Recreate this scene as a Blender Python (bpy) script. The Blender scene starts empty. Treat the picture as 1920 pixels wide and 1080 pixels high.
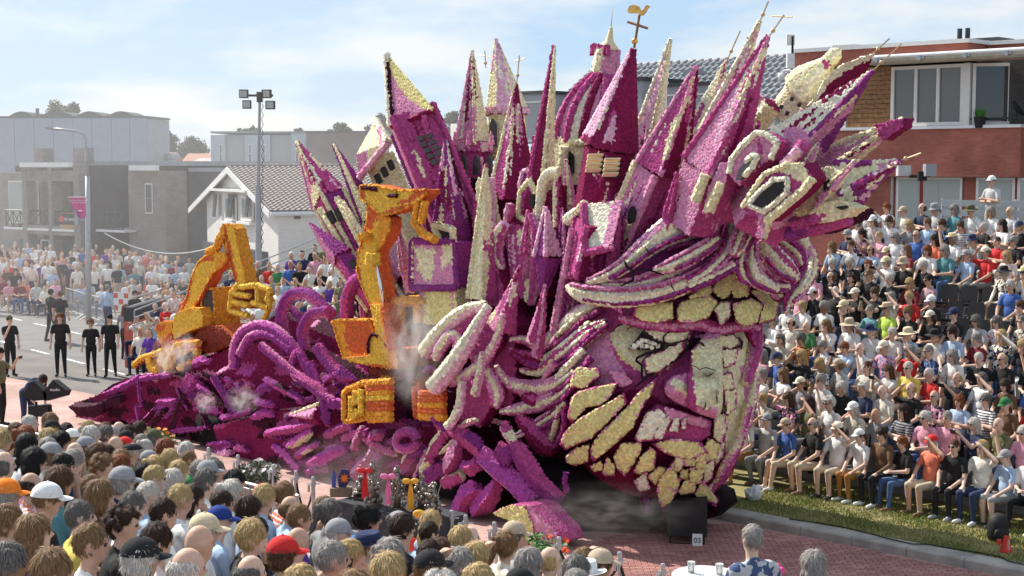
import bpy, bmesh, math, random
import numpy as np
from mathutils import Vector, Matrix, noise as mnoise
random.seed(7); RNG = np.random.default_rng(7)
R = math.radians
scene = bpy.context.scene
COL = scene.collection

# ------------------------------------------------------------------ camera, sky, sun, exposure
FPX, HCAM, HOR = 2800.0, 6.3, 310.0
PITCH = math.atan((540 - HOR) / FPX)
cam_data = bpy.data.cameras.new('camera'); cam = bpy.data.objects.new('camera', cam_data); COL.objects.link(cam)
cam.location = (0, 0, HCAM); cam.rotation_euler = (R(90) - PITCH, 0, 0)
cam_data.sensor_width = 36; cam_data.lens = FPX / 1920 * 36; cam_data.clip_end = 3000
scene.camera = cam
SUN_H = Vector((-0.76, 0.65, 0)); SUN_EL = R(45)
world = bpy.data.worlds.new('World'); scene.world = world; world.use_nodes = True
nt = world.node_tree; N = nt.nodes; L = nt.links; N.clear()
out = N.new('ShaderNodeOutputWorld'); bg = N.new('ShaderNodeBackground'); bg.inputs['Strength'].default_value = 0.112
sky = N.new('ShaderNodeTexSky'); sky.sky_type = 'NISHITA'; sky.sun_disc = False
sky.sun_elevation = SUN_EL; sky.sun_rotation = math.atan2(SUN_H.x, SUN_H.y); sky.air_density = 1.0; sky.dust_density = 0.25; sky.ozone_density = 2.5
tc = N.new('ShaderNodeTexCoord'); mp = N.new('ShaderNodeMapping'); mp.inputs['Scale'].default_value = (1, 1, 3.4)
no = N.new('ShaderNodeTexNoise'); no.inputs['Scale'].default_value = 7.0; no.inputs['Detail'].default_value = 7; no.inputs['Roughness'].default_value = 0.55
cr = N.new('ShaderNodeValToRGB'); cr.color_ramp.elements[0].position = 0.42; cr.color_ramp.elements[1].position = 0.62
cr.color_ramp.elements[0].color = (0.0, 0.0, 0.0, 1); cr.color_ramp.elements[1].color = (1, 1, 1, 1)
mx = N.new('ShaderNodeMix'); mx.data_type = 'RGBA'; mx.inputs['B'].default_value = (4.05, 4.65, 5.4, 1)
L.new(tc.outputs['Generated'], mp.inputs['Vector']); L.new(mp.outputs['Vector'], no.inputs['Vector']); L.new(no.outputs['Fac'], cr.inputs['Fac'])
cm = N.new('ShaderNodeMix'); cm.data_type = 'RGBA'; cm.inputs['A'].default_value = (2.9, 3.95, 5.3, 1); cm.inputs['B'].default_value = (5.2, 5.25, 5.35, 1); L.new(cr.outputs['Color'], cm.inputs['Factor']); L.new(cm.outputs['Result'], mx.inputs['B'])
mx.inputs['Factor'].default_value = 0.82; L.new(sky.outputs['Color'], mx.inputs['A']); L.new(mx.outputs['Result'], bg.inputs['Color']); L.new(bg.outputs['Background'], out.inputs['Surface'])
sun_d = bpy.data.lights.new('sun', 'SUN'); sun_d.energy = 4.7; sun_d.angle = R(0.6); sun_d.color = (1.0, 0.945, 0.86)
sun = bpy.data.objects.new('sun', sun_d); COL.objects.link(sun)
sdir = Vector((SUN_H.x * math.cos(SUN_EL), SUN_H.y * math.cos(SUN_EL), math.sin(SUN_EL)))
sun.rotation_euler = sdir.to_track_quat('Z', 'Y').to_euler()
vs = scene.view_settings; vs.view_transform = 'Standard'; vs.look = 'None'; vs.exposure = 0.6; vs.gamma = 1.0; vs.use_curve_mapping = False
scene.cycles.max_bounces = 6; scene.cycles.diffuse_bounces = 3; scene.cycles.volume_bounces = 1; scene.cycles.transparent_max_bounces = 12
scene.cycles.use_denoising = True

# ------------------------------------------------------------------ geometry helpers
_cp, _sp = math.cos(PITCH), math.sin(PITCH)
def ray(px, py):
    dx = (px - 960) / FPX; dy = (540 - py) / FPX
    return Vector((dx, _cp + dy * _sp, -_sp + dy * _cp))
def at(px, py, Y):
    d = ray(px, py); t = Y / d.y
    return Vector((d.x * t, Y, HCAM + d.z * t))
def gnd(px, py, z=0.0):
    d = ray(px, py); t = (z - HCAM) / d.z
    return Vector((d.x * t, d.y * t, z))
FA = Vector((0.71, 25.0, 0)); FH = Vector((0.723, -0.691, 0)); FN = Vector((0.691, 0.723, 0))   # parade float: near front corner, heading, across
def fp(px, py, v):
    d = ray(px, py); t = (FN.dot(FA) + v) / FN.dot(d)
    return Vector((d.x * t, d.y * t, HCAM + d.z * t))
def uv(u, v, z=0.0):
    p = FA + FH * u + FN * v; return Vector((p.x, p.y, z))
def proj(P):
    P = np.asarray(P, float).reshape(-1, 3)
    X, Y, Z = P[:, 0], P[:, 1], P[:, 2] - HCAM
    dep = Y * _cp - Z * _sp; up = Y * _sp + Z * _cp
    return np.stack([960 + FPX * X / dep, 540 - FPX * up / dep], 1)
def zz(ox, oy, sc, pts): return [(ox + x / sc, oy + y / sc) for x, y in pts]

# ------------------------------------------------------------------ materials
MATS = {}
def mat(name, col, rough=0.8, var=0.15, scale=6.0, bump=0.0, bscale=40.0, metal=0.0, spec=0.3, detail=4):
    if name in MATS: return MATS[name]
    m = bpy.data.materials.new(name); m.use_nodes = True; t = m.node_tree; b = t.nodes['Principled BSDF']
    b.inputs['Roughness'].default_value = rough; b.inputs['Metallic'].default_value = metal; b.inputs['Specular IOR Level'].default_value = spec
    c = tuple(col) + (1,)
    tcn = t.nodes.new('ShaderNodeTexCoord')
    if var > 0:
        n1 = t.nodes.new('ShaderNodeTexNoise'); n1.inputs['Scale'].default_value = scale; n1.inputs['Detail'].default_value = detail
        t.links.new(tcn.outputs['Object'], n1.inputs['Vector'])
        r = t.nodes.new('ShaderNodeValToRGB'); r.color_ramp.elements[0].position = 0.3; r.color_ramp.elements[1].position = 0.7
        r.color_ramp.elements[0].color = tuple(max(0, x * (1 - var)) for x in col) + (1,); r.color_ramp.elements[1].color = tuple(min(1, x * (1 + var)) for x in col) + (1,)
        t.links.new(n1.outputs['Fac'], r.inputs['Fac']); t.links.new(r.outputs['Color'], b.inputs['Base Color'])
    else: b.inputs['Base Color'].default_value = c
    if bump > 0:
        n2 = t.nodes.new('ShaderNodeTexNoise'); n2.inputs['Scale'].default_value = bscale; n2.inputs['Detail'].default_value = 5
        t.links.new(tcn.outputs['Object'], n2.inputs['Vector'])
        bp = t.nodes.new('ShaderNodeBump'); bp.inputs['Strength'].default_value = bump; bp.inputs['Distance'].default_value = 0.02
        t.links.new(n2.outputs['Fac'], bp.inputs['Height']); t.links.new(bp.outputs['Normal'], b.inputs['Normal'])
    MATS[name] = m; return m
def brickmat(name, c1, c2, mortar, bw=0.21, bh=0.065, ms=0.008, axis='wall', bump=0.4, noisevar=0.25):
    if name in MATS: return MATS[name]
    m = bpy.data.materials.new(name); m.use_nodes = True; t = m.node_tree; b = t.nodes['Principled BSDF']; b.inputs['Roughness'].default_value = 0.9; b.inputs['Specular IOR Level'].default_value = 0.2
    tcn = t.nodes.new('ShaderNodeTexCoord'); br = t.nodes.new('ShaderNodeTexBrick')
    br.inputs['Scale'].default_value = 1; br.inputs['Brick Width'].default_value = bw; br.inputs['Row Height'].default_value = bh; br.inputs['Mortar Size'].default_value = ms
    br.inputs['Color1'].default_value = c1 + (1,); br.inputs['Color2'].default_value = c2 + (1,); br.inputs['Mortar'].default_value = mortar + (1,)
    t.links.new(tcn.outputs['UV'], br.inputs['Vector'])
    n1 = t.nodes.new('ShaderNodeTexNoise'); n1.inputs['Scale'].default_value = 0.9; n1.inputs['Detail'].default_value = 8; t.links.new(tcn.outputs['Object'], n1.inputs['Vector'])
    r = t.nodes.new('ShaderNodeMapRange'); r.inputs['From Min'].default_value = 0.3; r.inputs['From Max'].default_value = 0.7; r.inputs['To Min'].default_value = 1 - noisevar; r.inputs['To Max'].default_value = 1 + noisevar
    t.links.new(n1.outputs['Fac'], r.inputs['Value'])
    mm = t.nodes.new('ShaderNodeVectorMath'); mm.operation = 'SCALE'; t.links.new(br.outputs['Color'], mm.inputs[0]); t.links.new(r.outputs['Result'], mm.inputs['Scale'])
    t.links.new(mm.outputs['Vector'], b.inputs['Base Color'])
    bp = t.nodes.new('ShaderNodeBump'); bp.invert = True; bp.inputs['Strength'].default_value = bump; bp.inputs['Distance'].default_value = 0.01
    t.links.new(br.outputs['Fac'], bp.inputs['Height']); t.links.new(bp.outputs['Normal'], b.inputs['Normal'])
    MATS[name] = m; return m
def glassmat(name, col=(0.05, 0.06, 0.065), rough=0.06):
    if name in MATS: return MATS[name]
    m = bpy.data.materials.new(name); m.use_nodes = True; b = m.node_tree.nodes['Principled BSDF']
    b.inputs['Base Color'].default_value = col + (1,); b.inputs['Roughness'].default_value = rough; b.inputs['Specular IOR Level'].default_value = 0.8
    MATS[name] = m; return m

# ------------------------------------------------------------------ object helpers
def link(o, parent=None):
    COL.objects.link(o)
    if parent is not None: o.parent = parent
    return o
def tag(o, label=None, cat=None, group=None, kind=None):
    if label: o['label'] = label
    if cat: o['category'] = cat
    if group: o['group'] = group
    if kind: o['kind'] = kind
    return o
def thing(name, label, cat, loc=(0, 0, 0), rz=0.0, group=None):
    o = bpy.data.objects.new(name, None); COL.objects.link(o); o.location = loc; o.rotation_euler = (0, 0, rz); o.empty_display_size = 0.2
    return tag(o, label, cat, group)
class MB:
    def __init__(s): s.v = []; s.f = []; s.uv = []
    def add(s, vs, fs):
        n = len(s.v); s.v += [tuple(x) for x in vs]; s.f += [tuple(i + n for i in f) for f in fs]; return s
    def hexa(s, p):   # 8 corners: bottom 4 ccw, top 4
        return s.add(p, [(3, 2, 1, 0), (4, 5, 6, 7), (0, 1, 5, 4), (1, 2, 6, 5), (2, 3, 7, 6), (3, 0, 4, 7)])
    def box(s, c, size, ax=None, ay=None, az=None):
        c = Vector(c); X = Vector(ax or (1, 0, 0)) * size[0] / 2; Y = Vector(ay or (0, 1, 0)) * size[1] / 2; Z = Vector(az or (0, 0, 1)) * size[2] / 2
        return s.hexa([c - X - Y - Z, c + X - Y - Z, c + X + Y - Z, c - X + Y - Z, c - X - Y + Z, c + X - Y + Z, c + X + Y + Z, c - X + Y + Z])
    def quad(s, a, b, c, d): return s.add([a, b, c, d], [(0, 1, 2, 3)])
    def tube(s, pts, rad, n=8, cap=True):
        pts = [Vector(p) for p in pts]; rad = rad if isinstance(rad, (list, tuple)) else [rad] * len(pts)
        vs = []; fs = []; ref = None
        for i, p in enumerate(pts):
            t = (pts[min(i + 1, len(pts) - 1)] - pts[max(i - 1, 0)]).normalized()
            if ref is None: ref = t.orthogonal().normalized()
            ref = (ref - t * ref.dot(t)).normalized(); b = t.cross(ref)
            for k in range(n):
                a = 2 * math.pi * k / n; vs.append(p + (ref * math.cos(a) + b * math.sin(a)) * rad[i])
        for i in range(len(pts) - 1):
            for k in range(n):
                fs.append((i * n + k, i * n + (k + 1) % n, (i + 1) * n + (k + 1) % n, (i + 1) * n + k))
        if cap: fs.append(tuple(range(n))[::-1]); fs.append(tuple((len(pts) - 1) * n + k for k in range(n)))
        return s.add(vs, fs)
    def lathe(s, c, prof, n=16, axis=(0, 0, 1)):
        c = Vector(c); a = Vector(axis).normalized(); X = a.orthogonal().normalized(); Y = a.cross(X); vs = []; fs = []
        for r, z in prof:
            for k in range(n):
                t = 2 * math.pi * k / n; vs.append(c + a * z + (X * math.cos(t) + Y * math.sin(t)) * r)
        for i in range(len(prof) - 1):
            for k in range(n): fs.append((i * n + k, i * n + (k + 1) % n, (i + 1) * n + (k + 1) % n, (i + 1) * n + k))
        fs.append(tuple(range(n))[::-1]); fs.append(tuple((len(prof) - 1) * n + k for k in range(n)))
        return s.add(vs, fs)
    def ball(s, c, r, n=10, m=7, sq=(1, 1, 1)):
        vs = []; fs = []
        for i in range(m + 1):
            ph = math.pi * i / m
            for k in range(n):
                th = 2 * math.pi * k / n; vs.append((c[0] + r * sq[0] * math.sin(ph) * math.cos(th), c[1] + r * sq[1] * math.sin(ph) * math.sin(th), c[2] + r * sq[2] * math.cos(ph)))
        for i in range(m):
            for k in range(n): fs.append((i * n + k, (i + 1) * n + k, (i + 1) * n + (k + 1) % n, i * n + (k + 1) % n))
        return s.add(vs, fs)
    def prism(s, loop, ext):
        loop = [Vector(p) for p in loop]; e = Vector(ext); n = len(loop)
        return s.add(loop + [p + e for p in loop], [tuple(range(n))[::-1], tuple(range(n, 2 * n))] + [(i, (i + 1) % n, n + (i + 1) % n, n + i) for i in range(n)])
    def mesh(s, name):
        me = bpy.data.meshes.new(name); me.from_pydata(s.v, [], s.f); me.update(); return me
    def build(s, name, m, parent=None, smooth=False, uvs=False, fix=True):
        me = s.mesh(name)
        if fix:
            bm = bmesh.new(); bm.from_mesh(me); bmesh.ops.recalc_face_normals(bm, faces=bm.faces); bm.to_mesh(me); bm.free()
        me.materials.append(m)
        if smooth: me.polygons.foreach_set('use_smooth', [True] * len(me.polygons))
        if uvs: boxuv(me)
        return link(bpy.data.objects.new(name, me), parent)
def boxuv(me):
    # metre-scaled UV: horizontal run along the wall, height
    l = me.uv_layers.new(name='UVMap'); data = np.zeros((len(me.loops), 2), np.float32)
    for p in me.polygons:
        n = p.normal
        if abs(n.z) > 0.8: X, Y = Vector((1, 0, 0)), Vector((0, 1, 0))
        else: X = Vector((-n.y, n.x, 0)).normalized(); Y = Vector((0, 0, 1))
        for li in p.loop_indices:
            co = me.vertices[me.loops[li].vertex_index].co; data[li] = (X.dot(co), Y.dot(co))
    l.data.foreach_set('uv', data.ravel())
def struct(o): o['kind'] = 'structure'; return o
ORD = ['first', 'second', 'third', 'fourth', 'fifth', 'sixth', 'seventh', 'eighth', 'ninth', 'tenth', 'eleventh', 'twelfth', 'thirteenth', 'fourteenth', 'fifteenth', 'sixteenth', 'seventeenth', 'eighteenth', 'nineteenth', 'twentieth', 'twenty-first', 'twenty-second', 'twenty-third', 'twenty-fourth', 'twenty-fifth', 'twenty-sixth', 'twenty-seventh', 'twenty-eighth', 'twenty-ninth', 'thirtieth']
# ------------------------------------------------------------------ the setting: ground, road, plaza, kerb, verge
M_ASPH = mat('asphalt', (0.20, 0.19, 0.18), 0.9, 0.15, 1.2, 0.3, 60)
M_GROUND = mat('ground_gravel', (0.20, 0.18, 0.165), 0.95, 0.2, 0.6, 0.3, 30)
M_PLAZA = brickmat('plaza_clinker', (0.54, 0.35, 0.30), (0.46, 0.28, 0.24), (0.38, 0.29, 0.25), 0.21, 0.072, 0.006)
M_WHITE = mat('white_paint', (0.74, 0.73, 0.70), 0.6, 0.06)
M_KERB = mat('kerb_concrete', (0.36, 0.33, 0.29), 0.9, 0.25, 3.0, 0.4, 60)
M_SOIL = mat('verge_soil', (0.24, 0.21, 0.09), 0.95, 0.35, 2.2, 0.5, 40)
M_STEEL = mat('galvanised_steel', (0.42, 0.43, 0.44), 0.5, 0.12, 8, metal=0.6)
M_BLACK = mat('matt_black', (0.018, 0.017, 0.018), 0.65, 0.2, 5)
M_DKGREY = mat('dark_grey', (0.06, 0.06, 0.065), 0.7, 0.15, 4)
def sheet(name, m, pts, z, u=False):
    mb = MB(); mb.add([(p[0], p[1], z) for p in pts], [tuple(range(len(pts)))])
    o = mb.build(name, m, uvs=u, fix=False)
    if o.data.polygons[0].normal.z < 0: o.data.flip_normals()
    return struct(o)
sheet('ground', M_GROUND, [(-1200, -300), (1200, -300), (1200, 2200), (-1200, 2200)], 0.0)
P = lambda u, v: uv(u, v)
plaza = sheet('brick_plaza', M_PLAZA, [P(-60, -14), P(14, -14), P(14, 2.97), P(-24, 2.97), P(-60, 2.97)], 0.004, True)
e1a, e1b = gnd(-200, 590), gnd(262, 716); rd = (e1b - e1a).normalized(); rn = Vector((rd.y, -rd.x, 0))
if rn.y < 0: rn = -rn
sheet('road', M_ASPH, [e1a - rd * 30, e1b + rd * 14, e1b + rd * 14 + rn * 8.2, e1a - rd * 30 + rn * 8.2], 0.008)
def road_line(off, w, dashes, lab):
    mb = MB()
    for a, b in dashes:
        c = [e1a + rd * a + rn * (off - w / 2), e1a + rd * b + rn * (off - w / 2), e1a + rd * b + rn * (off + w / 2), e1a + rd * a + rn * (off + w / 2)]
        mb.add([(p.x, p.y, 0.013) for p in c], [(0, 1, 2, 3)])
    o = mb.build('road_marking', M_WHITE, fix=False)
    for p in o.data.polygons:
        if p.normal.z < 0: o.data.flip_normals(); break
    struct(o)
road_line(0.25, 0.12, [(i * 3.1, i * 3.1 + 1.6) for i in range(-4, 14)], 'edge')
road_line(3.4, 0.12, [(i * 3.1 + 1, i * 3.1 + 2.7) for i in range(-4, 14)], 'centre')
road_line(6.3, 0.12, [(i * 3.1, i * 3.1 + 2.7) for i in range(-4, 14)], 'far')
road_line(7.9, 0.10, [(-10, 45)], 'kerb line')
# loose-laid clinker bricks of the street in front of the kerb
def brick_field():
    m = bpy.data.materials.new('street_clinker'); m.use_nodes = True; t = m.node_tree; b = t.nodes['Principled BSDF']; b.inputs['Roughness'].default_value = 0.88; b.inputs['Specular IOR Level'].default_value = 0.25
    g = t.nodes.new('ShaderNodeNewGeometry'); oi = t.nodes.new('ShaderNodeObjectInfo'); ad = t.nodes.new('ShaderNodeMath'); ad.operation = 'ADD'
    fr = t.nodes.new('ShaderNodeMath'); fr.operation = 'FRACT'; t.links.new(g.outputs['Random Per Island'], ad.inputs[0]); t.links.new(oi.outputs['Random'], ad.inputs[1]); t.links.new(ad.outputs[0], fr.inputs[0])
    r = t.nodes.new('ShaderNodeValToRGB'); e = r.color_ramp.elements; e[0].color = (0.30, 0.135, 0.115, 1); e[1].color = (0.42, 0.22, 0.19, 1); e.new(0.5).color = (0.36, 0.175, 0.15, 1)
    t.links.new(fr.outputs[0], r.inputs['Fac'])
    tcn = t.nodes.new('ShaderNodeTexCoord'); n1 = t.nodes.new('ShaderNodeTexNoise'); n1.inputs['Scale'].default_value = 0.9; n1.inputs['Detail'].default_value = 6
    t.links.new(g.outputs['Position'], n1.inputs['Vector'])
    mr = t.nodes.new('ShaderNodeMapRange'); mr.inputs['From Min'].default_value = 0.3; mr.inputs['From Max'].default_value = 0.7; mr.inputs['To Min'].default_value = 0.75; mr.inputs['To Max'].default_value = 1.2
    t.links.new(n1.outputs['Fac'], mr.inputs['Value'])
    sc = t.nodes.new('ShaderNodeVectorMath'); sc.operation = 'SCALE'; t.links.new(r.outputs['Color'], sc.inputs[0]); t.links.new(mr.outputs['Result'], sc.inputs['Scale']); t.links.new(sc.outputs['Vector'], b.inputs['Base Color'])
    bw, bh = 0.205, 0.0885; cells = []
    for j in range(0, 90):
        y = 18.6 + j * bh
        for i in range(0, 60):
            x = 0.2 + i * bw + (bw / 2 if j % 2 else 0)
            v = FN.dot(Vector((x, y, 0)) - FA); u = FH.dot(Vector((x, y, 0)) - FA)
            if v > 2.83 or u < 0.8: continue
            px, py = proj([(x, y, 0)])[0]
            if px < 1080 or px > 1950 or py < 985 or py > 1100: continue
            cells.append((y, x))
    cells.sort()
    mb = MB(); w, h, c, z0, z1 = (bw - 0.010) / 2, (bh - 0.010) / 2, 0.006, 0.0, 0.028
    def brick_geo(mb, x, y, dz):
        vs = [(x - w, y - h, z0), (x + w, y - h, z0), (x + w, y + h, z0), (x - w, y + h, z0), (x - w, y - h, z1 - c + dz), (x + w, y - h, z1 - c + dz), (x + w, y + h, z1 - c + dz), (x - w, y + h, z1 - c + dz), (x - w + c, y - h + c, z1 + dz), (x + w - c, y - h + c, z1 + dz), (x + w - c, y + h - c, z1 + dz), (x - w + c, y + h - c, z1 + dz)]
        mb.add(vs, [(0, 1, 5, 4), (1, 2, 6, 5), (2, 3, 7, 6), (3, 0, 4, 7), (4, 5, 9, 8), (5, 6, 10, 9), (6, 7, 11, 10), (7, 4, 8, 11), (8, 9, 10, 11)])
    one = MB(); brick_geo(one, 0, 0, 0); me = one.mesh('brick'); me.materials.append(m)
    near = cells[:300]
    for y, x in near:
        o = bpy.data.objects.new('brick', me); o.location = (x, y, random.uniform(-0.002, 0.002)); o.rotation_euler = (random.uniform(-.01, .01), random.uniform(-.01, .01), random.uniform(-.012, .012)); link(o, plaza)
    for y, x in cells[300:]: brick_geo(mb, x, y, random.uniform(-0.002, 0.002))
    o = mb.build('far_bricks', m, plaza, fix=False); o['kind'] = 'stuff'
brick_field()
# kerb of concrete stones
kerb = struct(bpy.data.objects.new('kerb', None)); COL.objects.link(kerb)
for i in range(-6, 13):
    mb = MB(); a0, a1 = i * 1.0 + 0.006, i * 1.0 + 0.994
    pr = [(2.95, 0.0), (2.95, 0.13), (2.98, 0.155), (3.32, 0.16), (3.34, 0.15), (3.34, 0.0)]
    mb.prism([uv(a0, v, z) for v, z in pr], uv(a1, 0) - uv(a0, 0)); mb.build('kerb_stone', M_KERB, kerb)
sheet('verge', M_SOIL, [P(-8, 3.34), P(14, 3.34), P(14, 7.5), P(-8, 7.5)], 0.135)
def grass():
    n = 60000; us = RNG.uniform(1.0, 12.5, n); vv = RNG.uniform(3.36, 5.9, n)
    bx = np.array([mnoise.noise(Vector((u * 0.9, v * 1.6, 3.1))) for u, v in zip(us, vv)])
    keep = RNG.uniform(-0.75, 0.45, n) < bx + 0.12; us, vv, bx = us[keep], vv[keep], bx[keep]; n = len(us)
    h = RNG.uniform(0.02, 0.06, n); a = RNG.uniform(0, 6.28, n); w = 0.011; lean = RNG.uniform(0, 0.05, n); b = RNG.uniform(0, 6.28, n)
    x = FA.x + FH.x * us + FN.x * vv; y = FA.y + FH.y * us + FN.y * vv
    V = np.zeros((n, 3, 3)); V[:, 0] = np.stack([x - w * np.cos(a), y - w * np.sin(a), np.full(n, 0.134)], 1); V[:, 1] = np.stack([x + w * np.cos(a), y + w * np.sin(a), np.full(n, 0.134)], 1)
    V[:, 2] = np.stack([x + lean * np.cos(b), y + lean * np.sin(b), 0.134 + h], 1)
    me = bpy.data.meshes.new('grass'); me.from_pydata(V.reshape(-1, 3).tolist(), [], np.arange(3 * n).reshape(-1, 3).tolist())
    ca = me.color_attributes.new('Col', 'FLOAT_COLOR', 'POINT')
    g = np.array([0.15, 0.20, 0.035]); d = np.array([0.42, 0.36, 0.17]); t = np.clip(RNG.uniform(0, 1, n) ** 2 + (0.25 - bx) * 0.5, 0, 1)[:, None]
    c = g * (1 - t) + d * t; c = np.concatenate([c, np.ones((n, 1))], 1); ca.data.foreach_set('color', np.repeat(c, 3, axis=0).astype(np.float32).ravel())
    me.materials.append(vcolmat('grass_blade', 0.7)); o = link(bpy.data.objects.new('grass', me)); tag(o, 'short trampled grass on the verge below the seated crowd', 'grass', kind='stuff')
def vcolmat(name, rough=0.8, spec=0.15, trans=0.0):
    if name in MATS: return MATS[name]
    m = bpy.data.materials.new(name); m.use_nodes = True; t = m.node_tree; b = t.nodes['Principled BSDF']; b.inputs['Roughness'].default_value = rough; b.inputs['Specular IOR Level'].default_value = spec
    a = t.nodes.new('ShaderNodeVertexColor'); a.layer_name = 'Col'; t.links.new(a.outputs['Color'], b.inputs['Base Color'])
    MATS[name] = m; return m
grass()
# black cable lying on the kerb
mb = MB(); pts = []
for i in range(40):
    u = 2.6 + i * 0.2; pts.append(uv(u, 3.22 + 0.13 * math.sin(i * 0.35) * math.sin(i * 0.11 + 1) + (0.16 if 12 < i < 20 else 0), 0.178))
mb.tube(pts, 0.011, 5); tag(mb.build('cable', M_BLACK), 'thin black cable running along the top of the concrete kerb', 'cable')

# ------------------------------------------------------------------ facades
class Pl:
    def __init__(s, O, D):
        s.O = Vector((O[0], O[1], 0)); s.D = Vector((D[0], D[1], 0)).normalized(); s.N = Vector((s.D.y, -s.D.x, 0))
        if s.N.dot(s.O) > 0: s.N = -s.N
    def hit(s, px, py):
        d = ray(px, py); o = Vector((0, 0, HCAM)); t = s.N.dot(s.O - o) / s.N.dot(d); p = o + d * t
        return (p - s.O).dot(s.D), p.z
    def p(s, a, z, o=0.0):
        q = s.O + s.D * a + s.N * o; return Vector((q.x, q.y, z))
    def box(s, mb, a0, a1, z0, z1, o0, o1):
        c = s.p((a0 + a1) / 2, (z0 + z1) / 2, (o0 + o1) / 2); return mb.box(c, (a1 - a0, abs(o1 - o0), z1 - z0), s.D, s.N, (0, 0, 1))
    def rect(s, px0, px1, py0, py1):
        a0, z1 = s.hit(px0, py0); a1, _ = s.hit(px1, py0); _, z0 = s.hit(px0, py1); return a0, a1, z0, z1
    def wbox(s, name, m, r, o0, o1, parent, **k):
        mb = MB(); s.box(mb, r[0], r[1], r[2], r[3], o0, o1); return mb.build(name, m, parent, **k)
    def window(s, r, parent, mf, mg, cols=1, rows=1, fw=0.07, out=0.03, depth=0.10, transom=None):
        a0, a1, z0, z1 = r; w = MB()
        s.box(w, a0, a1, z1 - fw, z1, -depth, out); s.box(w, a0, a1, z0, z0 + fw, -depth, out + 0.02); s.box(w, a0, a0 + fw, z0 + fw, z1 - fw, -depth, out - .003); s.box(w, a1 - fw, a1, z0 + fw, z1 - fw, -depth, out - .003)
        iw = (a1 - a0 - 2 * fw); ih = z1 - z0 - 2 * fw
        for c in range(1, cols): x = a0 + fw + iw * c / cols; s.box(w, x - fw / 2, x + fw / 2, z0 + fw, z1 - fw, -depth, out - 0.006)
        for r_ in range(1, rows): z = z0 + fw + ih * r_ / rows; s.box(w, a0 + fw, a1 - fw, z - fw / 3, z + fw / 3, -depth, out - 0.009)
        o = w.build('window', mf, parent)
        for c in range(cols):
            for r_ in range(rows):
                g = MB(); x0 = a0 + fw + iw * c / cols; z = z0 + fw + ih * r_ / rows; s.box(g, x0 + .004, x0 + iw / cols - .004, z + .004, z + ih / rows - .004, -depth + 0.02, -depth + 0.04); g.build('pane', mg, o)
        return o
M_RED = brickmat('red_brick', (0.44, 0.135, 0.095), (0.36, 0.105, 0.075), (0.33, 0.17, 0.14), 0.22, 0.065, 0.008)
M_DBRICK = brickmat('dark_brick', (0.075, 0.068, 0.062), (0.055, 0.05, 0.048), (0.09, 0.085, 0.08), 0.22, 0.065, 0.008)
M_TBRICK = brickmat('taupe_brick', (0.30, 0.265, 0.23), (0.23, 0.20, 0.175), (0.26, 0.24, 0.22), 0.22, 0.065, 0.010)
M_WBRICK = brickmat('white_brick', (0.78, 0.75, 0.69), (0.72, 0.69, 0.63), (0.62, 0.59, 0.54), 0.22, 0.075, 0.008, noisevar=0.06)
M_FRAME = mat('window_frame_paint', (0.72, 0.69, 0.65), 0.5, 0.05)
M_GLASS = glassmat('window_glass'); M_BLIND = glassmat('glass_with_blind', (0.12, 0.12, 0.115), 0.12); M_CURT = glassmat('glass_with_curtain', (0.33, 0.36, 0.34), 0.15)
M_ROOFEDGE = mat('roof_edge_white', (0.75, 0.75, 0.73), 0.5, 0.05); M_LEAD = mat('zinc_grey', (0.30, 0.31, 0.33), 0.5, 0.1, 3)
M_ANTH = mat('anthracite_panel', (0.045, 0.047, 0.05), 0.5, 0.1)
M_WOOD = mat('cedar_board', (0.26, 0.135, 0.06), 0.75, 0.35, 9, 0.3, 60)
M_TILE = mat('grey_roof_tile', (0.27, 0.28, 0.29), 0.6, 0.2, 8, spec=0.3)

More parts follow.
